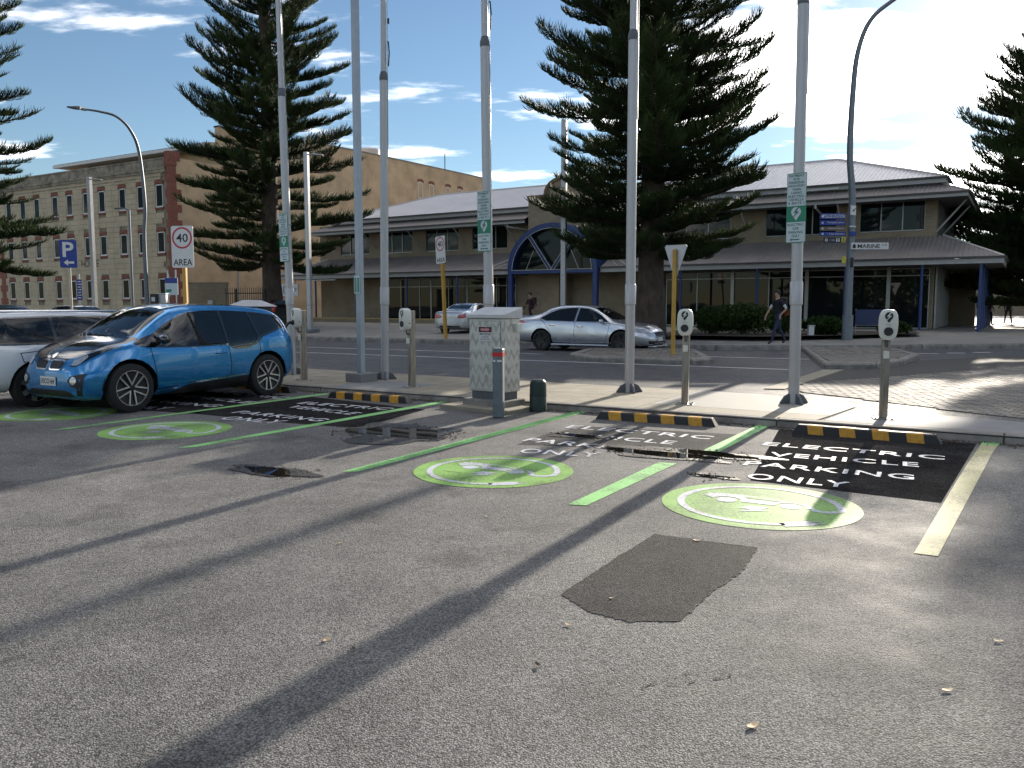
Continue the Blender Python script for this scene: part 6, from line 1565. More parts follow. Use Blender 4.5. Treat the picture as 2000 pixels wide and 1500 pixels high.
face_mesh([(text_mesh('HIGH VOLTAGE', .22, .032, bold=.015), .34, 1.145), (text_mesh('AUTHORISED', .13, .020), .34, 1.108), (text_mesh('PERSONNEL ONLY', .19, .020), .34, 1.074)], s, M_INK, 'warning_words', -.0245)
q = MB(); q.span(-.06, W + .06, -.10, Dp + .06, -.02, .16); q.build('upper_plinth', M_CONC2, t, bevel=.012)
q = MB(); q.span(-.34, W + .30, -.32, Dp - .05, -.05, .065); q.build('lower_plinth', M_CONC, t, bevel=.012)
# ---- bollards
b = ground(974, 815, 0); t = thing('steel_bollard', 'grey square steel bollard with a red reflective band before the cabinet', 'bollard', tuple(b), radians(-12))
q = MB(); q.span(-.073, .073, -.073, .073, 0, .985); q.build('post', pm('blue_grey_galvanised', (.16, .19, .21), .5, metal=.45, var=.2, vscale=8), t, bevel=.012)
q = MB(); q.span(-.068, .068, -.068, .068, .986, .992); q.build('cap', M_GALV, t)
q = MB(); q.span(-.0745, .0745, -.0745, .0745, .875, .935); q.build('red_band', pm('red_reflective_tape', (.48, .02, .025), .4), t)
q = MB(); q.span(-.064, -.03, -.0755, -.0735, .80, .828); q.build('label', M_SIGNWH, t); q = MB(); q.span(-.006, .062, -.0755, -.0735, .80, .828); q.build('label', M_SIGNWH, t)
b = ground(1051, 803, 0); t = thing('service_bollard', 'short dark green plastic service post with a domed top beside the kerb', 'bollard', tuple(b))
q = MB(); q.lathe([(.130, 0), (.130, .24), (.128, .245), (.128, .25), (.127, .40), (.118, .45), (.085, .482), (0, .49)], n=28); q.build('body', pm('dark_green_plastic', (.008, .028, .024), .5, var=.2), t, smooth=35)
q = MB(); q.lathe([(.1325, .235), (.1325, .252)], n=28); q.build('seam_band', M_BLKP, t)

# ---- wheel stops
M_YEL = pm('yellow_stripe', (.55, .27, .02), .6, var=.25, vscale=14)
def wheel_stop():
    t = thing('wheel_stop', '', 'wheel stop'); Lh = .92; prof = [(-.075, 0), (-.055, .085), (-.04, .10), (.04, .10), (.055, .085), (.075, 0)]
    q = MB(); n = len(prof); sec = [(-Lh, 1.0, 1.0), (-Lh + .10, 1.0, 1.0), (Lh - .10, 1.0, 1.0), (Lh, 1.0, 1.0)]
    vs = []
    for i, (x, a, c) in enumerate(sec):
        for y, z in prof: vs.append((x + (z * .7 if i == 0 else -z * .7 if i == 3 else 0), y, z))
    q.add(vs, [(i * n + k, i * n + (k + 1) % n, (i + 1) * n + (k + 1) % n, (i + 1) * n + k) for i in range(3) for k in range(n)] + [tuple(range(n - 1, -1, -1)), tuple(3 * n + k for k in range(n))])
    q.build('body', pm('black_rubber', (.013, .013, .014), .6, var=.3, vscale=10), t, bevel=.003)
    for x in (-.62, -.21, .20, .61):
        q = MB(); w = .10; y0 = .002
        for j in range(n - 1):
            (ya, za), (yb, zb) = prof[j], prof[j + 1]
            nn = Vector((0, -(zb - za), (yb - ya))).normalized() * .0025
            if nn.z < 0 and False: nn = -nn
            sh = lambda z: .02 - z * .25
            P_ = [Vector((x - w + sh(za), ya, za)) + nn, Vector((x + w + sh(za), ya, za)) + nn, Vector((x + w + sh(zb), yb, zb)) + nn, Vector((x - w + sh(zb), yb, zb)) + nn]
            q.add(P_, [(0, 1, 2, 3)])
        q.build('yellow_stripe', M_YEL, t)
    return t
ws0 = wheel_stop()
wsl = [((1548, 844), (1842, 868), 'black and yellow wheel stop at the head of the right end bay'), ((1166, 817), (1402, 833), 'black and yellow wheel stop in the bay with the puddle'), ((645, 776), (802, 788), 'black and yellow wheel stop between the blue car and the cabinet'), ((420, 752), (575, 768), 'black and yellow wheel stop half hidden behind the blue car')]
for k, (pa_, pb_, lab) in enumerate(wsl):
    a, b = ground(*pa_), ground(*pb_); o = ws0 if k == 0 else copy_tree(ws0); c = (a + b) / 2; o.location = (c.x, c.y, 0); o.rotation_euler = (0, 0, atan2((b - a).y, (b - a).x)); o['label'] = lab; o['group'] = 'wheel stops at the heads of the bays'; f = (b - a).length / 1.86; o.scale = (f, 1.1, 1.1)

# ---- speed signs
def speed_sign(label, base, h0, w, h, rz, post_mat, pw, lean=0.0):
    t = thing('speed_sign', label, 'road sign', tuple(base), rz); t.rotation_euler = (0, lean, rz)
    q = MB(); q.span(-pw, pw, 0, pw * 2, -.1, h0 + h * .9); q.build('post', post_mat, t, bevel=.006)
    pts = []; r = .05
    for cx, cz, a0 in ((w / 2 - r, r, -90), (w / 2 - r, h - r, 0), (-w / 2 + r, h - r, 90), (-w / 2 + r, r, 180)):
        pts += [(cx + r * cos(radians(a0 + a)), h0 + cz + r * sin(radians(a0 + a))) for a in (0, 30, 60, 90)]
    q = MB(); q.prism(pts, (0, -.012, 0), (1, 0, 0), (0, 0, 1), .0 or .008); s = q.build('sign_plate', M_SIGNWH, t)
    R = w * .455; cz = h0 + h - R - .03
    face_mesh([(flat_ring(R, R, R * .84, R * .84, 0, 360, 40), 0, cz)], s, M_REDINK, 'red_ring', -.0225)
    face_mesh([(text_mesh('40', R * 1.18, R * .78, bold=.012), 0, cz - R * .39), (text_mesh('AREA', w * .86, h * .155, bold=.01), 0, h0 + .055)], s, M_INK, 'sign_lettering', -.0225)
    return t
b = depth_pt(363, 640, 20.0); b.z = FZ
speed_sign('large 40 area speed sign on a yellow post behind the blue car', b, 2.50 - FZ, .565, 1.0, radians(-8), M_YPOST, .045)
b = depth_pt(868, 652, 33.0); b.z = .27
speed_sign('narrow leaning 40 area speed sign near the small silver sedan', b, 3.0, .62, 1.08, radians(-48), M_YPOST, .06, radians(-3.2))
# ---- parking direction sign
b = depth_pt(141, 640, 27.0); b.z = FZ; t = thing('parking_direction_sign', 'blue P sign with white left arrow on a cream post', 'road sign', tuple(b), radians(10))
q = MB(); q.tube([(0, .05, -.1), (0, .05, 3.5)], .04, 8); q.build('post', pm('cream_post', (.50, .45, .36), .6, var=.2), t, smooth=50)
z0 = 1.6 + 27 * (596 - 524) / 1600 - FZ; pts = []; w, h, r = .53, .90, .05
for cx, cz, a0 in ((w / 2 - r, r, -90), (w / 2 - r, h - r, 0), (-w / 2 + r, h - r, 90), (-w / 2 + r, r, 180)): pts += [(cx + r * cos(radians(a0 + a)), z0 + cz + r * sin(radians(a0 + a))) for a in (0, 45, 90)]
q = MB(); q.prism(pts, (0, -.005, 0), (1, 0, 0), (0, 0, 1), .008); s = q.build('sign_plate', M_SIGNBLUE, t)
face_mesh([(text_mesh('P', .34, .48, bold=.02), 0, z0 + .35), (flat_poly([(-.15, 0), (-.02, -.10), (-.02, -.035), (.17, -.035), (.17, .035), (-.02, .035), (-.02, .10)]), 0, z0 + .17)], s, M_SIGNWH, 'sign_lettering', -.0155)
# ---- give way sign seen from behind
b = ground(1314, 694, .2); b = Vector((b.x, b.y, .22)); D = b.y
t = thing('give_way_sign', 'grey back of a triangular give way sign on a yellow post', 'road sign', tuple(b), radians(-38))
zt = EYE + D * (596 - 480) / 1600 - .22; zb = zt - .86
q = MB(); q.prism([(-.05, zb), (.05, zb), (.34, zt - .05), (.30, zt), (-.30, zt), (-.34, zt - .05)], (0, .065, 0), (1, 0, 0), (0, 0, 1), -.012); q.build('sign_plate', M_SIGNBACK, t)
q = MB(); q.span(-.05, .05, -.04, .045, -.1, zt - .12); q.build('post', M_YPOST, t, bevel=.01)
for z in (zb + .3, zt - .2): q = MB(); q.span(-.07, .07, .0, .055, z - .015, z + .015); q.build('bracket', M_GALV, t)
# ---- small boards at the left
b = depth_pt(158, 620, 40.0); b.z = .3; t = thing('direction_board', 'narrow stack of blue and white fingerboards on a thin white post', 'sign', tuple(b), radians(8))
q = MB(); q.tube([(0, .03, -.1), (0, .03, 2.8)], .035, 8); q.build('post', M_SIGNWH, t)
for k in range(4): q = MB(); q.span(-.12, .12, -.02, .0, 1.55 + .26 * k, 1.76 + .26 * k); s = q.build('fingerboard', M_SIGNBLUE, t); face_mesh([(flat_poly([(-.07, 0), (.07, 0), (.07, .05), (-.07, .05)]), 0, 1.63 + .26 * k)], s, M_SIGNWH, 'board_print', -.022)
b = depth_pt(338, 630, 34.0); b.z = .3; t = thing('information_board', 'pale green and blue information board on two thin posts behind the blue car', 'sign', tuple(b), radians(-10))
for x in (-.18, .18): q = MB(); q.tube([(x, .03, -.1), (x, .03, 2.75)], .03, 8); q.build('post', M_SIGNWH, t)
q = MB(); q.span(-.29, .29, -.02, .0, 1.72, 2.42); s = q.build('board', M_SIGNW, t); q = MB(); q.span(-.285, .285, -.024, -.0205, 2.2, 2.415); q.build('blue_header', M_SIGNBLUE, s); q = MB(); q.span(-.25, .0, -.024, -.0205, 1.84, 1.95); q.build('green_bar', M_SIGNG, s)
b = depth_pt(303, 622, 33.0); b.z = .3; t = thing('ticket_machine', 'small black ticket machine seen over the bonnet of the blue car', 'machine', tuple(b))
q = MB(); q.span(-.13, .13, -.1, .1, .0, 1.75); q.build('cabinet', M_BLKP, t, bevel=.02); q = MB(); q.span(-.07, .07, -.105, -.101, 1.45, 1.62); q.build('screen', M_SIGNW, t)
b = depth_pt(320, 622, 33.2); b.z = .3; t = thing('utility_box', 'pale grey utility box beside the black ticket machine', 'box', tuple(b))
q = MB(); q.span(-.15, .15, -.12, .12, 0, 1.74); q.build('cabinet', M_SIGNBACK, t, bevel=.02); q = MB(); q.span(-.17, .17, -.14, .14, 1.741, 1.78); q.build('lid', M_SIGNBACK, t)
# ---- low brick wall, picket fence and kiosk behind the blue car
b = depth_pt(411, 620, 50.0); b.z = .4; t = thing('brick_enclosure', 'low sunlit cream brick enclosure wall behind the blue car', 'wall', tuple(b), radians(-6))
q = MB(); q.span(-1.25, 1.15, -.1, .1, -.2, 2.5); q.build('wall_body', M_BRICKA, t); q = MB(); q.span(-1.3, 1.2, -.14, .14, 2.503, 2.58); q.build('coping', M_BRICKA, t, bevel=.01); q = MB(); q.span(-.05, .28, -.2, -.103, 1.0, 1.5); q.build('meter_box', M_SIGNBACK, t, bevel=.01)
b = depth_pt(480, 620, 44.0); b.z = .46; t = thing('picket_fence', 'tall black steel picket fence left of the open tiered pine', 'fence', tuple(b), radians(-4))
for k in range(19): q = MB(); q.span(-1.05 + .118 * k - .012, -1.05 + .118 * k + .012, -.012, .012, -.1, 2.05 + (.03 if k % 2 else 0)); q.build('picket', M_INK, t)
for z in (.35, 1.75): q = MB(); q.span(-1.08, 1.1, .013, .045, z, z + .05); q.build('rail', M_INK, t)
for x in (-.52, 1.06): q = MB(); q.span(x - .05, x + .05, .05, .13, -.1, 2.0); q.build('fence_post', M_INK, t)
b = depth_pt(492, 620, 30.0); b.z = .1; t = thing('bin_shelter', 'small kiosk with a pale grey pitched lid behind the roof of the blue car', 'kiosk', tuple(b), radians(-31))
q = MB(); q.span(-.62, .62, -.4, .4, 0, 1.45); q.build('cabinet', M_DKGREY, t, bevel=.02)
q = MB(); q.add([(-.78, -.52, 1.455), (.78, -.52, 1.455), (.78, .52, 1.455), (-.78, .52, 1.455), (-.5, 0, 1.68), (.5, 0, 1.68)], [(3, 2, 1, 0), (0, 1, 5, 4), (2, 3, 4, 5), (1, 2, 5), (3, 0, 4)]); q.build('pitched_lid', M_SIGNBACK, t)

# ---- lamp posts
def curved_lamp(label, base, top_pts, r0, r1, mat):
    t = thing('street_lamp', label, 'street lamp', tuple(base)); P = [Vector((0, 0, -.1)), Vector((0, 0, 2)), Vector((0, 0, 5))] + [Vector(p) - Vector(base) for p in top_pts]
    P = smooth_path(P, 7); n = len(P)
    q = MB(); q.tube(P, [r0 + (r1 - r0) * (k / (n - 1)) ** .8 for k in range(n)], 12); q.build('curved_pole', mat, t, smooth=60)
    q = MB(); q.tube([(0, 0, -.1), (0, 0, .9)], r0 * 1.25, 12); q.build('base_sleeve', mat, t, smooth=60)
    d = (P[-1] - P[-3]).normalized(); e = P[-1]
    q = MB(); q.tube([e - d * .05, e + d * .16], r1 * 1.6, 10); q.build('spigot', M_SIGNBACK, t, smooth=60)
    hx = Vector((d.x, d.y, 0)).normalized(); hz = Vector((0, 0, 1)); hy = hz.cross(hx)
    q = MB(); pr = [(.05, .06), (.14, .10), (.17, .08), (.14, .05), (.04, .04)]
    vs = []
    for k, (w, h) in enumerate(pr):
        c = e + d * (.12 + .19 * k)
        vs += [c + hy * w + hz * -h * .5, c + hy * w * .8 + hz * h, c - hy * w * .8 + hz * h, c - hy * w + hz * -h * .5]
    fs = [(4 * k + j, 4 * k + (j + 1) % 4, 4 * k + 4 + (j + 1) % 4, 4 * k + 4 + j) for k in range(4) for j in range(4)] + [(3, 2, 1, 0), (16, 17, 18, 19)]
    q.add(vs, fs); q.build('lamp_head', M_DKGREY, t, bevel=.01); return t
b = depth_pt(289, 635, 45.0); b.z = .35
curved_lamp('tall curved street lamp at the left with a dark head against the sky', b, [depth_pt(283, 400, 45), depth_pt(272, 300, 45), depth_pt(255, 255, 44.4), depth_pt(228, 228, 43.6), depth_pt(195, 218, 42.8), depth_pt(166, 213.5, 42.2)], .13, .05, M_LBLUE)
b = depth_pt(1654, 666, 30.5); b.z = .33
lampR = curved_lamp('tall curved street lamp at the right carrying direction signs and street name', b, [depth_pt(1660, 300, 30.5), depth_pt(1666, 180, 30.5), depth_pt(1676, 100, 30.4), depth_pt(1700, 40, 30.2), depth_pt(1745, 0, 29.9), depth_pt(1800, -32, 29.4)], .155, .06, M_LBLUE)
def lsign(px0, px1, py0, py1, mat, nm, rz=0.0):
    """a sign plate clamped to the right lamp post, in the lamp's own coordinates"""
    D = 30.3; a, c = depth_pt(px0, py1, D) - Vector(b), depth_pt(px1, py0, D) - Vector(b)
    q = MB(); q.span(0, c.x - a.x, -.02, .02, 0, c.z - a.z); o = q.build(nm, mat, lampR, bevel=.004); o.location = (a.x, -.20, a.z); o.rotation_euler = (0, 0, rz); return o, c.x - a.x, c.z - a.z
o, w, h = lsign(1601, 1652, 417, 428, M_SIGNBLUE, 'finger_sign'); face_mesh([(text_mesh('POLICE STATION', w * .84, h * .62, bold=.01), w * .55, h * .2), (flat_poly([(.0, 0), (.09, -.06), (.09, .06)]), .03, h * .5)], o, M_SIGNWH, 'sign_lettering', -.022)
o, w, h = lsign(1601, 1652, 430.5, 440, M_SIGNBLUE, 'finger_sign'); face_mesh([(text_mesh('Fishing Boat Harbour', w * .66, h * .45), w * .62, h * .3), (flat_poly([(.0, 0), (.08, -.05), (.08, .05)]), .04, h * .5)], o, M_SIGNWH, 'sign_lettering', -.022)
o, w, h = lsign(1601, 1652, 442.5, 450.5, M_SIGNBROWN, 'finger_sign'); face_mesh([(text_mesh('Shipwreck Museum', w * .60, h * .45), w * .62, h * .3), (flat_poly([(.0, 0), (.08, -.05), (.08, .05)]), .04, h * .5)], o, M_SIGNWH, 'sign_lettering', -.022)
o, w, h = lsign(1601, 1652, 453, 461, M_SIGNBLUE, 'finger_sign'); face_mesh([(text_mesh('i  Visitor Information', w * .66, h * .45), w * .62, h * .3), (flat_poly([(.0, 0), (.08, -.05), (.08, .05)]), .04, h * .5)], o, M_SIGNWH, 'sign_lettering', -.022)
o, w, h = lsign(1608, 1643, 464, 474, pm('sign_dark_navy', (.01, .012, .03), .4), 'amenities_sign'); face_mesh([(flat_ring(.055, .055, .03, .03, 0, 360, 14), .10, h * .5), (text_mesh('1 min', .17, .07), .32, h * .35), (flat_poly(circle_pts(.025, 8)), .48, h * .75), (flat_poly([(-.03, 0), (.03, 0), (.02, .08), (-.02, .08)]), .48, h * .18), (flat_poly(circle_pts(.025, 8)), .56, h * .75), (flat_poly([(-.03, 0), (.03, 0), (.02, .08), (-.02, .08)]), .56, h * .18)], o, M_SIGNWH, 'sign_lettering', -.022)
M_YSIGN = pm('yellow_sign', (.52, .46, .05), .5, var=.1)
o, w, h = lsign(1643.5, 1651, 463, 473.5, M_YSIGN, 'walking_man_sign'); face_mesh([(flat_poly(circle_pts(.02, 8)), w * .5, h * .8), (stroke([(-.03, -.07), (0, 0), (.03, -.07)], .018), w * .5, h * .45), (stroke([(0, 0), (.005, .06)], .025), w * .5, h * .45)], o, M_INK, 'walking_man', -.022)
o, w, h = lsign(1662, 1735.5, 474, 487, M_SIGNWH, 'street_name_sign', radians(0)); 
face_mesh([(text_mesh('MARINE', w * .60, h * .60, bold=.02), w * .47, h * .18), (text_mesh('TCE', w * .15, h * .3, bold=.01), w * .88, h * .5), (flat_poly([(-.05, -.08), (.05, -.08), (.06, .0), (.02, .08), (-.03, .06), (-.07, .0)]), w * .08, h * .5)], o, M_INK, 'sign_lettering', -.022)
o, w, h = lsign(1661, 1676, 401, 420, M_SIGNWH, 'arrow_sign', radians(28)); face_mesh([(flat_poly([(0, 0), (.12, .1), (.12, .16), (-.02, .06)]), w * .4, h * .3)], o, M_INK, 'arrow_print', -.022)
o, w, h = lsign(1659, 1674, 441, 443.5, M_SIGNWH, 'finger_sign', radians(20)); o, w, h = lsign(1659, 1674, 452, 460, M_SIGNBLUE, 'finger_sign', radians(12))
o, w, h = lsign(1643.5, 1652.5, 501.5, 514, M_YSIGN, 'bus_sign'); o, w, h = lsign(1660.5, 1667, 503, 522, M_INK, 'signal_back')
def square_lamp(label, px, D, ytop, zb, w, arm=1):
    b = depth_pt(px, 640, D); b.z = zb; zt = EYE + D * (596 - ytop) / 1600 - zb
    t = thing('street_lamp', label, 'street lamp', tuple(b), radians(-20), 'square grey lamp posts along the far pavement')
    q = MB(); q.span(-w / 2, w / 2, -w / 2, w / 2, 0, zt); q.build('post', M_POLE, t, bevel=.012)
    q = MB(); q.span(-.32, .32, -.32, .32, -.05, .10); q.build('base_plate', M_LBLUE, t, bevel=.01)
    if arm:
        q = MB(); pts = [(w / 2, 0, zt - .12), (w / 2 + .3, 0, zt - .10), (w / 2 + .75, 0, zt - .2)]; q.tube(pts, [.03, .03, .02], 6); q.build('arm', M_POLE, t)
        q = MB(); q.box((w / 2 + .55, 0, zt - .15), (.5, .18, .04), R=Matrix.Rotation(.15, 3, 'Y')); q.build('luminaire', M_SIGNWH, t, bevel=.01)
    for z in (1.2, 2.4): q = MB(); q.span(-w / 2 - .006, w / 2 + .006, -w / 2 - .006, w / 2 + .006, z, z + .05); q.build('band', M_GALV, t)
    return t
square_lamp('square grey lamp post in front of the left wing of the verandah building', 606, 39.0, 305, .38, .20)
square_lamp('square grey lamp post in front of the limestone building, left of the curved lamp', 188, 46.0, 352, .45, .22)
square_lamp('square pale lamp post behind the moving silver sedan at the arched entry', 1100, 32.8, 245, .35, .20, 0)
b = depth_pt(261, 620, 56.0); b.z = .46; t = thing('street_lamp', 'thin far lamp post with a small flat head against the limestone wall', 'street lamp', tuple(b))
q = MB(); q.tube([(0, 0, 0), (0, 0, 7.5)], .08, 8); q.build('post', M_LBLUE, t, smooth=60); q = MB(); q.tube([(0, 0, 7.5), (-.2, 0, 7.6), (-.5, 0, 7.62)], .05, 6); q.build('arm', M_LBLUE, t); q = MB(); q.span(-.95, -.45, -.1, .1, 7.56, 7.66); q.build('lamp_head', M_DKGREY, t, bevel=.01)
# ---- blue banner frame, bench and far items at the right
b = depth_pt(1702, 640, 32.3); b.z = .45; t = thing('blue_banner', 'plain blue fabric banner stretched on a low frame before the shop glass', 'banner', tuple(b), radians(-6))
q = MB(); q.span(-.62, .62, -.01, .01, .38, .98); q.build('fabric', pm('blue_fabric', (.035, .05, .12), .8, var=.15, vscale=5), t)
for x in (-.60, .60): q = MB(); q.tube([(x, .02, -.05), (x, .02, 1.0)], .02, 6); q.build('leg', M_GALV, t)
q = MB(); q.tube([(-.62, .02, .36), (.62, .02, .36)], .018, 6); q.build('rail', M_GALV, t)
b = depth_pt(1903, 640, 52.0); b.z = .46; t = thing('road_sign', 'plain grey sign board seen from behind past the verandah corner', 'road sign', tuple(b), radians(6))
for x in (-.2, .2): q = MB(); q.tube([(x, .0, -.1), (x, 0, 3.4)], .03, 6); q.build('post', M_GALV, t)
q = MB(); q.span(-.36, .36, -.04, -.032, 1.95, 3.45); q.build('sign_plate', M_SIGNBACK, t)
b = depth_pt(1584, 640, 31.0); b.z = .45; t = thing('garden_light', 'small white square garden light box among the low plants', 'light', tuple(b)); q = MB(); q.span(-.10, .10, -.08, .08, 0, .36); q.build('housing', M_SIGNWH, t, bevel=.01); q = MB(); q.span(-.12, .12, -.1, .1, .363, .40); q.build('lid', M_SIGNBACK, t)
# fallen leaves on the asphalt
rl = random.Random(2)
lf_pix = [(1361, 1057), (1195, 1170), (637, 1252), (1050, 1302), (1470, 1420), (665, 1062), (1110, 1222), (1950, 1254), (1850, 1350), (690, 1270), (855, 1060), (950, 1010)]
lm = [pm('pale_dry_leaf', (.42, .30, .16), .7, var=.3, vscale=40), pm('dark_dry_leaf', (.05, .03, .02), .7, var=.3, vscale=40)]
lbl = ['on the repair patch near its far edge', 'in the middle of the repair patch', 'in the left foreground', 'dark and curled near the shadow in the front', 'large and pale near the bottom edge', 'beside the damp patch in the middle left', 'just below the repair patch', 'at the right edge of the front', 'near the bottom right corner', 'next to the left foreground leaf', 'far left of the shadow band', 'below the middle green disc']
for k, ((px, py), lb) in enumerate(zip(lf_pix, lbl)):
    c = ground(px, py, 0); s = rl.uniform(.015, .024) * (1.35 if k == 4 else 1)
    t = MB(); n = 10; ring = [(s * cos(2 * pi * j / n) * (1.1), s * .55 * sin(2 * pi * j / n), .003 + .004 * abs(cos(2 * pi * j / n)) * (1 if k != 3 else 2)) for j in range(n)]
    t.add(ring + [(0, 0, .002)], [(j, (j + 1) % n, n) for j in range(n)])
    o = t.build('fallen_leaf', lm[1 if k in (3, 9, 10) else 0]); o.location = (c.x, c.y, .004); o.rotation_euler = (0, 0, rl.uniform(0, 6.28))
    tag(o, ('dark' if k in (3, 9, 10) else 'pale') + ' dry leaf lying on the asphalt ' + lb if not lb.startswith('dark') and not lb.startswith('large') else 'dry leaf, ' + lb, 'leaf', 'fallen leaves on the asphalt')
# ================================================================ PEOPLE
M_SKIN = pm('skin', (.42, .25, .18), .55, var=.08)
def person(label, loc, rz, joints, cols, hair=(.02, .015, .012), sc=1.0, pack=None, bag=None):
    """one continuous skinned figure; joints: name -> (pos, radius), linked by BONES; clothing colour by height and limb"""
    t = thing('person', label, 'person', loc, rz)
    names = list(joints); idx = {n: i for i, n in enumerate(names)}
    me = bpy.data.meshes.new('body'); me.from_pydata([joints[n][0] for n in names], [(idx[a], idx[b]) for a, b in BONES], []); me.update()
    o = bpy.data.objects.new('body', me); COL.objects.link(o); o.parent = t
    m = o.modifiers.new('skin', 'SKIN'); m.use_smooth_shade = True
    sv = me.skin_vertices[0].data
    for n in names:
        r = joints[n][1]; sv[idx[n]].radius = r if isinstance(r, tuple) else (r, r)
    sv[idx['pelvis']].use_root = True
    s = o.modifiers.new('sub', 'SUBSURF'); s.levels = 2; s.render_levels = 2
    dg = bpy.context.evaluated_depsgraph_get(); dg.update(); m2 = bpy.data.meshes.new_from_object(o.evaluated_get(dg)); o.modifiers.clear(); o.data = m2
    order = ['top', 'sleeve', 'trousers', 'shoe', 'skin']; m2.materials.clear()
    for k in order: m2.materials.append(cols[k] if k != 'skin' else M_SKIN)
    J = {n: Vector(joints[n][0]) for n in names}
    def seg(p, a, b):
        d = b - a; u = max(0, min(1, (p - a).dot(d) / d.length_squared)); return (p - a - d * u).length, u
    for f in m2.polygons:
        p = f.center; best, bi, bu = 9, None, 0
        for a, b in BONES:
            d, u = seg(p, J[a], J[b]); r = joints[a][1]; r = r[0] if isinstance(r, tuple) else r; d -= r
            if d < best: best, bi, bu = d, (a, b), u
        a, b = bi; mi = 0
        if b.startswith('hip') or b.startswith('knee') or b.startswith('ankle') or (a == 'pelvis' and b != 'waist'): mi = 2
        if a == 'waist' and bu < .05: mi = 0
        if b.startswith('toe'): mi = 3
        if b.startswith('elbow'): mi = 1 if bu < cols.get('cuff', .95) else 4
        if b.startswith('wrist') or b.startswith('hand') or 'finger' in b or 'thumb' in b: mi = 4 if cols.get('bare', True) else (0 if b.startswith('wrist') else 4)
        if b in ('head', 'crown', 'nose') or (b == 'neck' and bu > .7): mi = 4
        f.material_index = mi
    m2.polygons.foreach_set('use_smooth', [True] * len(m2.polygons))
    hm = pm('hair_%d' % int(hair[0] * 1000), hair, .7, var=.3, vscale=30)
    h = J['head']; c = J['crown']; q = MB(); fwd = Vector((0, -1, 0))
    n1, n2 = 9, 14; vs = []
    for i in range(n1):
        th = radians(8 + i * 12.5)
        for k in range(n2):
            a = 2 * pi * k / n2; front = max(0, -sin(a)); rr = .108 + .004 * sin(5 * a + i)
            th2 = th * (1 - .45 * front)
            vs.append(h + Vector((rr * .82 * sin(th2) * cos(a), rr * 1.02 * sin(th2) * sin(a) + .012, rr * 1.18 * cos(th2) + .035)))
    q.add(vs, [(i * n2 + k, i * n2 + (k + 1) % n2, (i + 1) * n2 + (k + 1) % n2, (i + 1) * n2 + k) for i in range(n1 - 1) for k in range(n2)] + [tuple(range(n2))]); q.build('hair', hm, t, smooth=60)
    for s in (-1, 1): q = MB(); q.lathe([(0, .006), (.008, .004), (.011, 0)], tuple(h + Vector((s * .032, -.088, .012))), 'Y', 8); q.build('eye', M_INK, t)
    if pack:
        q = MB(); a, b = J['chest'], J['waist']; mid = (a + b) / 2
        q.box(tuple(mid + Vector((0, .20, .08))), (.30, .18, .46)); q.build('backpack', pack, t, bevel=.06, seg=2)
        for s in (-1, 1): q = MB(); q.tube([tuple(a + Vector((s * .11, .11, .12))), tuple(a + Vector((s * .12, -.06, .13))), tuple(a + Vector((s * .13, -.10, -.05))), tuple(mid + Vector((s * .15, .06, -.08)))], .02, 6); q.build('strap', pack, t)
    if bag: 
        q = MB(); q.box(bag[0], bag[1]); q.build('bag_flap', bag[2], t, bevel=.02)
    t.scale = (sc, sc, sc); return t
BONES = [('pelvis', 'waist'), ('waist', 'chest'), ('chest', 'neck'), ('neck', 'head'), ('head', 'crown'), ('head', 'nose'),
         ('chest', 'sho_l'), ('sho_l', 'elbow_l'), ('elbow_l', 'wrist_l'), ('wrist_l', 'hand_l'), ('chest', 'sho_r'), ('sho_r', 'elbow_r'), ('elbow_r', 'wrist_r'), ('wrist_r', 'hand_r'),
         ('pelvis', 'hip_l'), ('hip_l', 'knee_l'), ('knee_l', 'ankle_l'), ('ankle_l', 'toe_l'), ('pelvis', 'hip_r'), ('hip_r', 'knee_r'), ('knee_r', 'ankle_r'), ('ankle_r', 'toe_r')]
for s in 'lr':
    BONES += [('hand_' + s, 'finger%d_%s' % (k, s)) for k in range(4)] + [('wrist_' + s, 'thumb_' + s)]
def pose(step=.28, arm=.3, bend=.35, lean=.04, pocket=False):
    """walking towards -y"""
    J = {'pelvis': ((0, 0, .95), (.135, .10)), 'waist': ((0, -lean * .4, 1.12), (.125, .09)), 'chest': ((0, -lean, 1.34), (.165, .105)), 'neck': ((0, -lean * 1.2, 1.50), .052), 'head': ((0, -lean * 1.6 - .01, 1.63), (.074, .088)), 'crown': ((0, -lean * 1.6, 1.715), (.062, .072)), 'nose': ((0, -lean * 1.6 - .105, 1.62), .013)}
    for s, x, d in (('l', 1, 1), ('r', -1, -1)):
        J['hip_' + s] = ((x * .09, 0, .90), .088); fwd = -step * d
        J['knee_' + s] = ((x * .095, fwd * .55 - .04, .49), .060); J['ankle_' + s] = ((x * .09, fwd + (.06 if d < 0 else 0), .10 if d > 0 else .13), .040); J['toe_' + s] = ((x * .10, fwd - (.15 if d > 0 else .06), .035 if d > 0 else .04), .034)
        J['sho_' + s] = ((x * .18, -lean + .01, 1.42), .058)
        af = arm * d
        J['elbow_' + s] = ((x * .235, af * .5 - lean, 1.14), .042)
        if pocket and s == 'l': J['elbow_' + s] = ((x * .27, .10, 1.15), .042); w = Vector((x * .20, -.06, .98))
        else: w = Vector((x * .235, af * .5 - lean - .13, .94))
        J['wrist_' + s] = (tuple(w), .028); hnd = w + Vector((0, -.03, -.075)); J['hand_' + s] = (tuple(hnd), (.034, .018))
        for k in range(4): J['finger%d_%s' % (k, s)] = (tuple(hnd + Vector((0, -.034 + .022 * k + .0, -.08 - .012 * (k in (1, 2))))), .009)
        J['thumb_' + s] = (tuple(w + Vector((-x * .01, -.06, -.06))), .010)
    return J
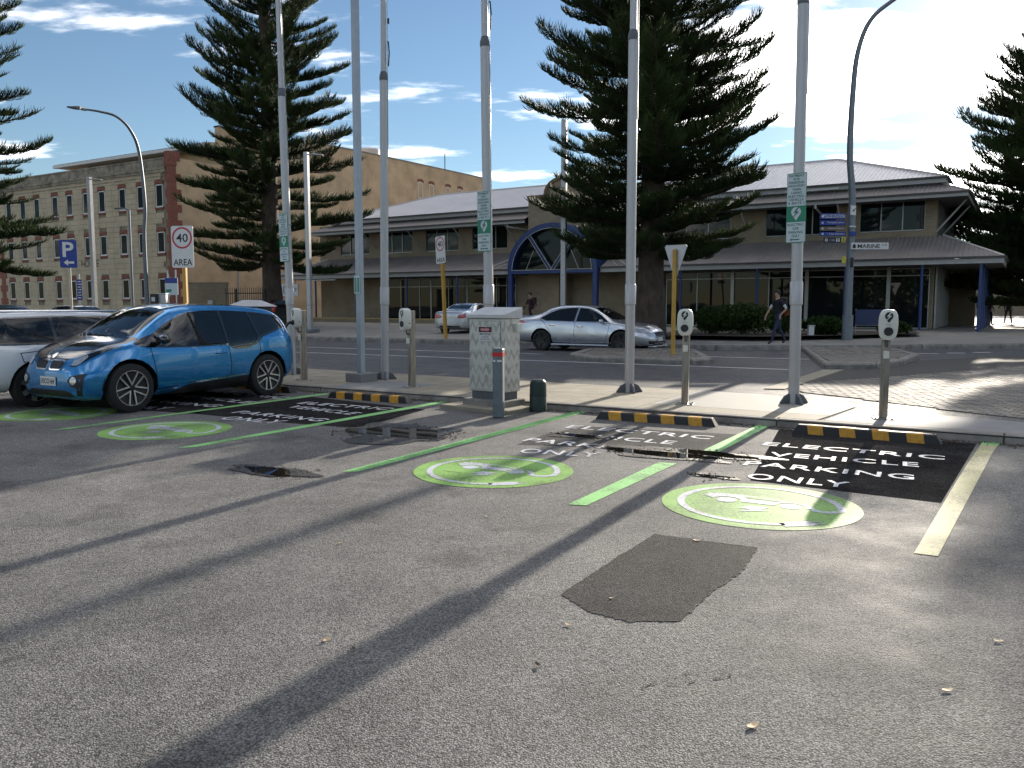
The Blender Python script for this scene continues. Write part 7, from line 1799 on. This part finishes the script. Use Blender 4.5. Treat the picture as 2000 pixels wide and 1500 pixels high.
shoe = pm('dark_shoes', (.015, .015, .018), .6); jeans = pm('blue_jeans', (.025, .035, .075), .85, var=.25, vscale=20); navy = pm('navy_vest', (.012, .013, .022), .85, var=.2, vscale=12); whites = pm('white_sleeves', (.60, .62, .66), .8, var=.08); blk = pm('black_clothing', (.010, .010, .012), .85, var=.2); mar = pm('maroon_top', (.05, .018, .028), .85, var=.2); packm = pm('black_backpack', (.014, .012, .012), .7, var=.2); org = pm('orange_flap', (.40, .09, .02), .7)
P1 = depth_pt(1519, 668, 27.7)
person('man in dark vest, white sleeves and jeans walking past the shrubs with a backpack', (P1.x, P1.y, .285), radians(-72), pose(.30, .28, pocket=True), dict(top=navy, sleeve=whites, trousers=jeans, shoe=shoe, cuff=.9), sc=1.03, pack=packm, bag=((.0, .30, 1.02), (.2, .02, .18), org))
P2 = depth_pt(1037, 640, 40.5)
person('person in a maroon top with a backpack before the entry wall', (P2.x, P2.y, .46), radians(-60), pose(.25, .25), dict(top=mar, sleeve=mar, trousers=blk, shoe=shoe, bare=False), sc=1.0, pack=packm)
P3 = depth_pt(1757, 0, 44)
P3 = Vector((depth_pt(1931, 620, 46).x, 46, .46)); person('dark clad person standing under the right verandah among the blue posts', tuple(P3), radians(30), pose(.12, .1), dict(top=blk, sleeve=blk, trousers=blk, shoe=shoe, bare=False), hair=(.12, .09, .05))
P4 = Vector((depth_pt(1969, 620, 50).x, 50, .46)); person('dark clad person walking out on the sunlit pavement beyond the verandah', tuple(P4), radians(170), pose(.25, .25), dict(top=blk, sleeve=blk, trousers=blk, shoe=shoe, bare=False), pack=packm)

# ================================================================ BEHIND THE VIEWER: what the shop glass mirrors
tb = MB(); rb = random.Random(4)
for k in range(9000):
    x = rb.uniform(-75, 75); hgt = 7.5 + 3.5 * sin(x * .21) + 2.2 * sin(x * .53 + 1); z = rb.uniform(.5, max(3.5, hgt)); y = -46 + rb.gauss(0, 2.2)
    a = Vector((rb.gauss(0, 1), rb.gauss(0, 1), rb.gauss(0, .7))).normalized(); b_ = a.cross(Vector((rb.gauss(0, 1), rb.gauss(0, 1), rb.gauss(0, 1)))).normalized(); s = rb.uniform(.5, 1.0); p = Vector((x, y, z))
    tb.add([p - a * s, p + b_ * s * .5, p + a * s, p - b_ * s * .5], [(0, 1, 2, 3)])
tag(tb.build('tree_belt', M_SHRUB), 'dense belt of dark trees closing the car park behind the viewer', 'trees', kind='stuff')
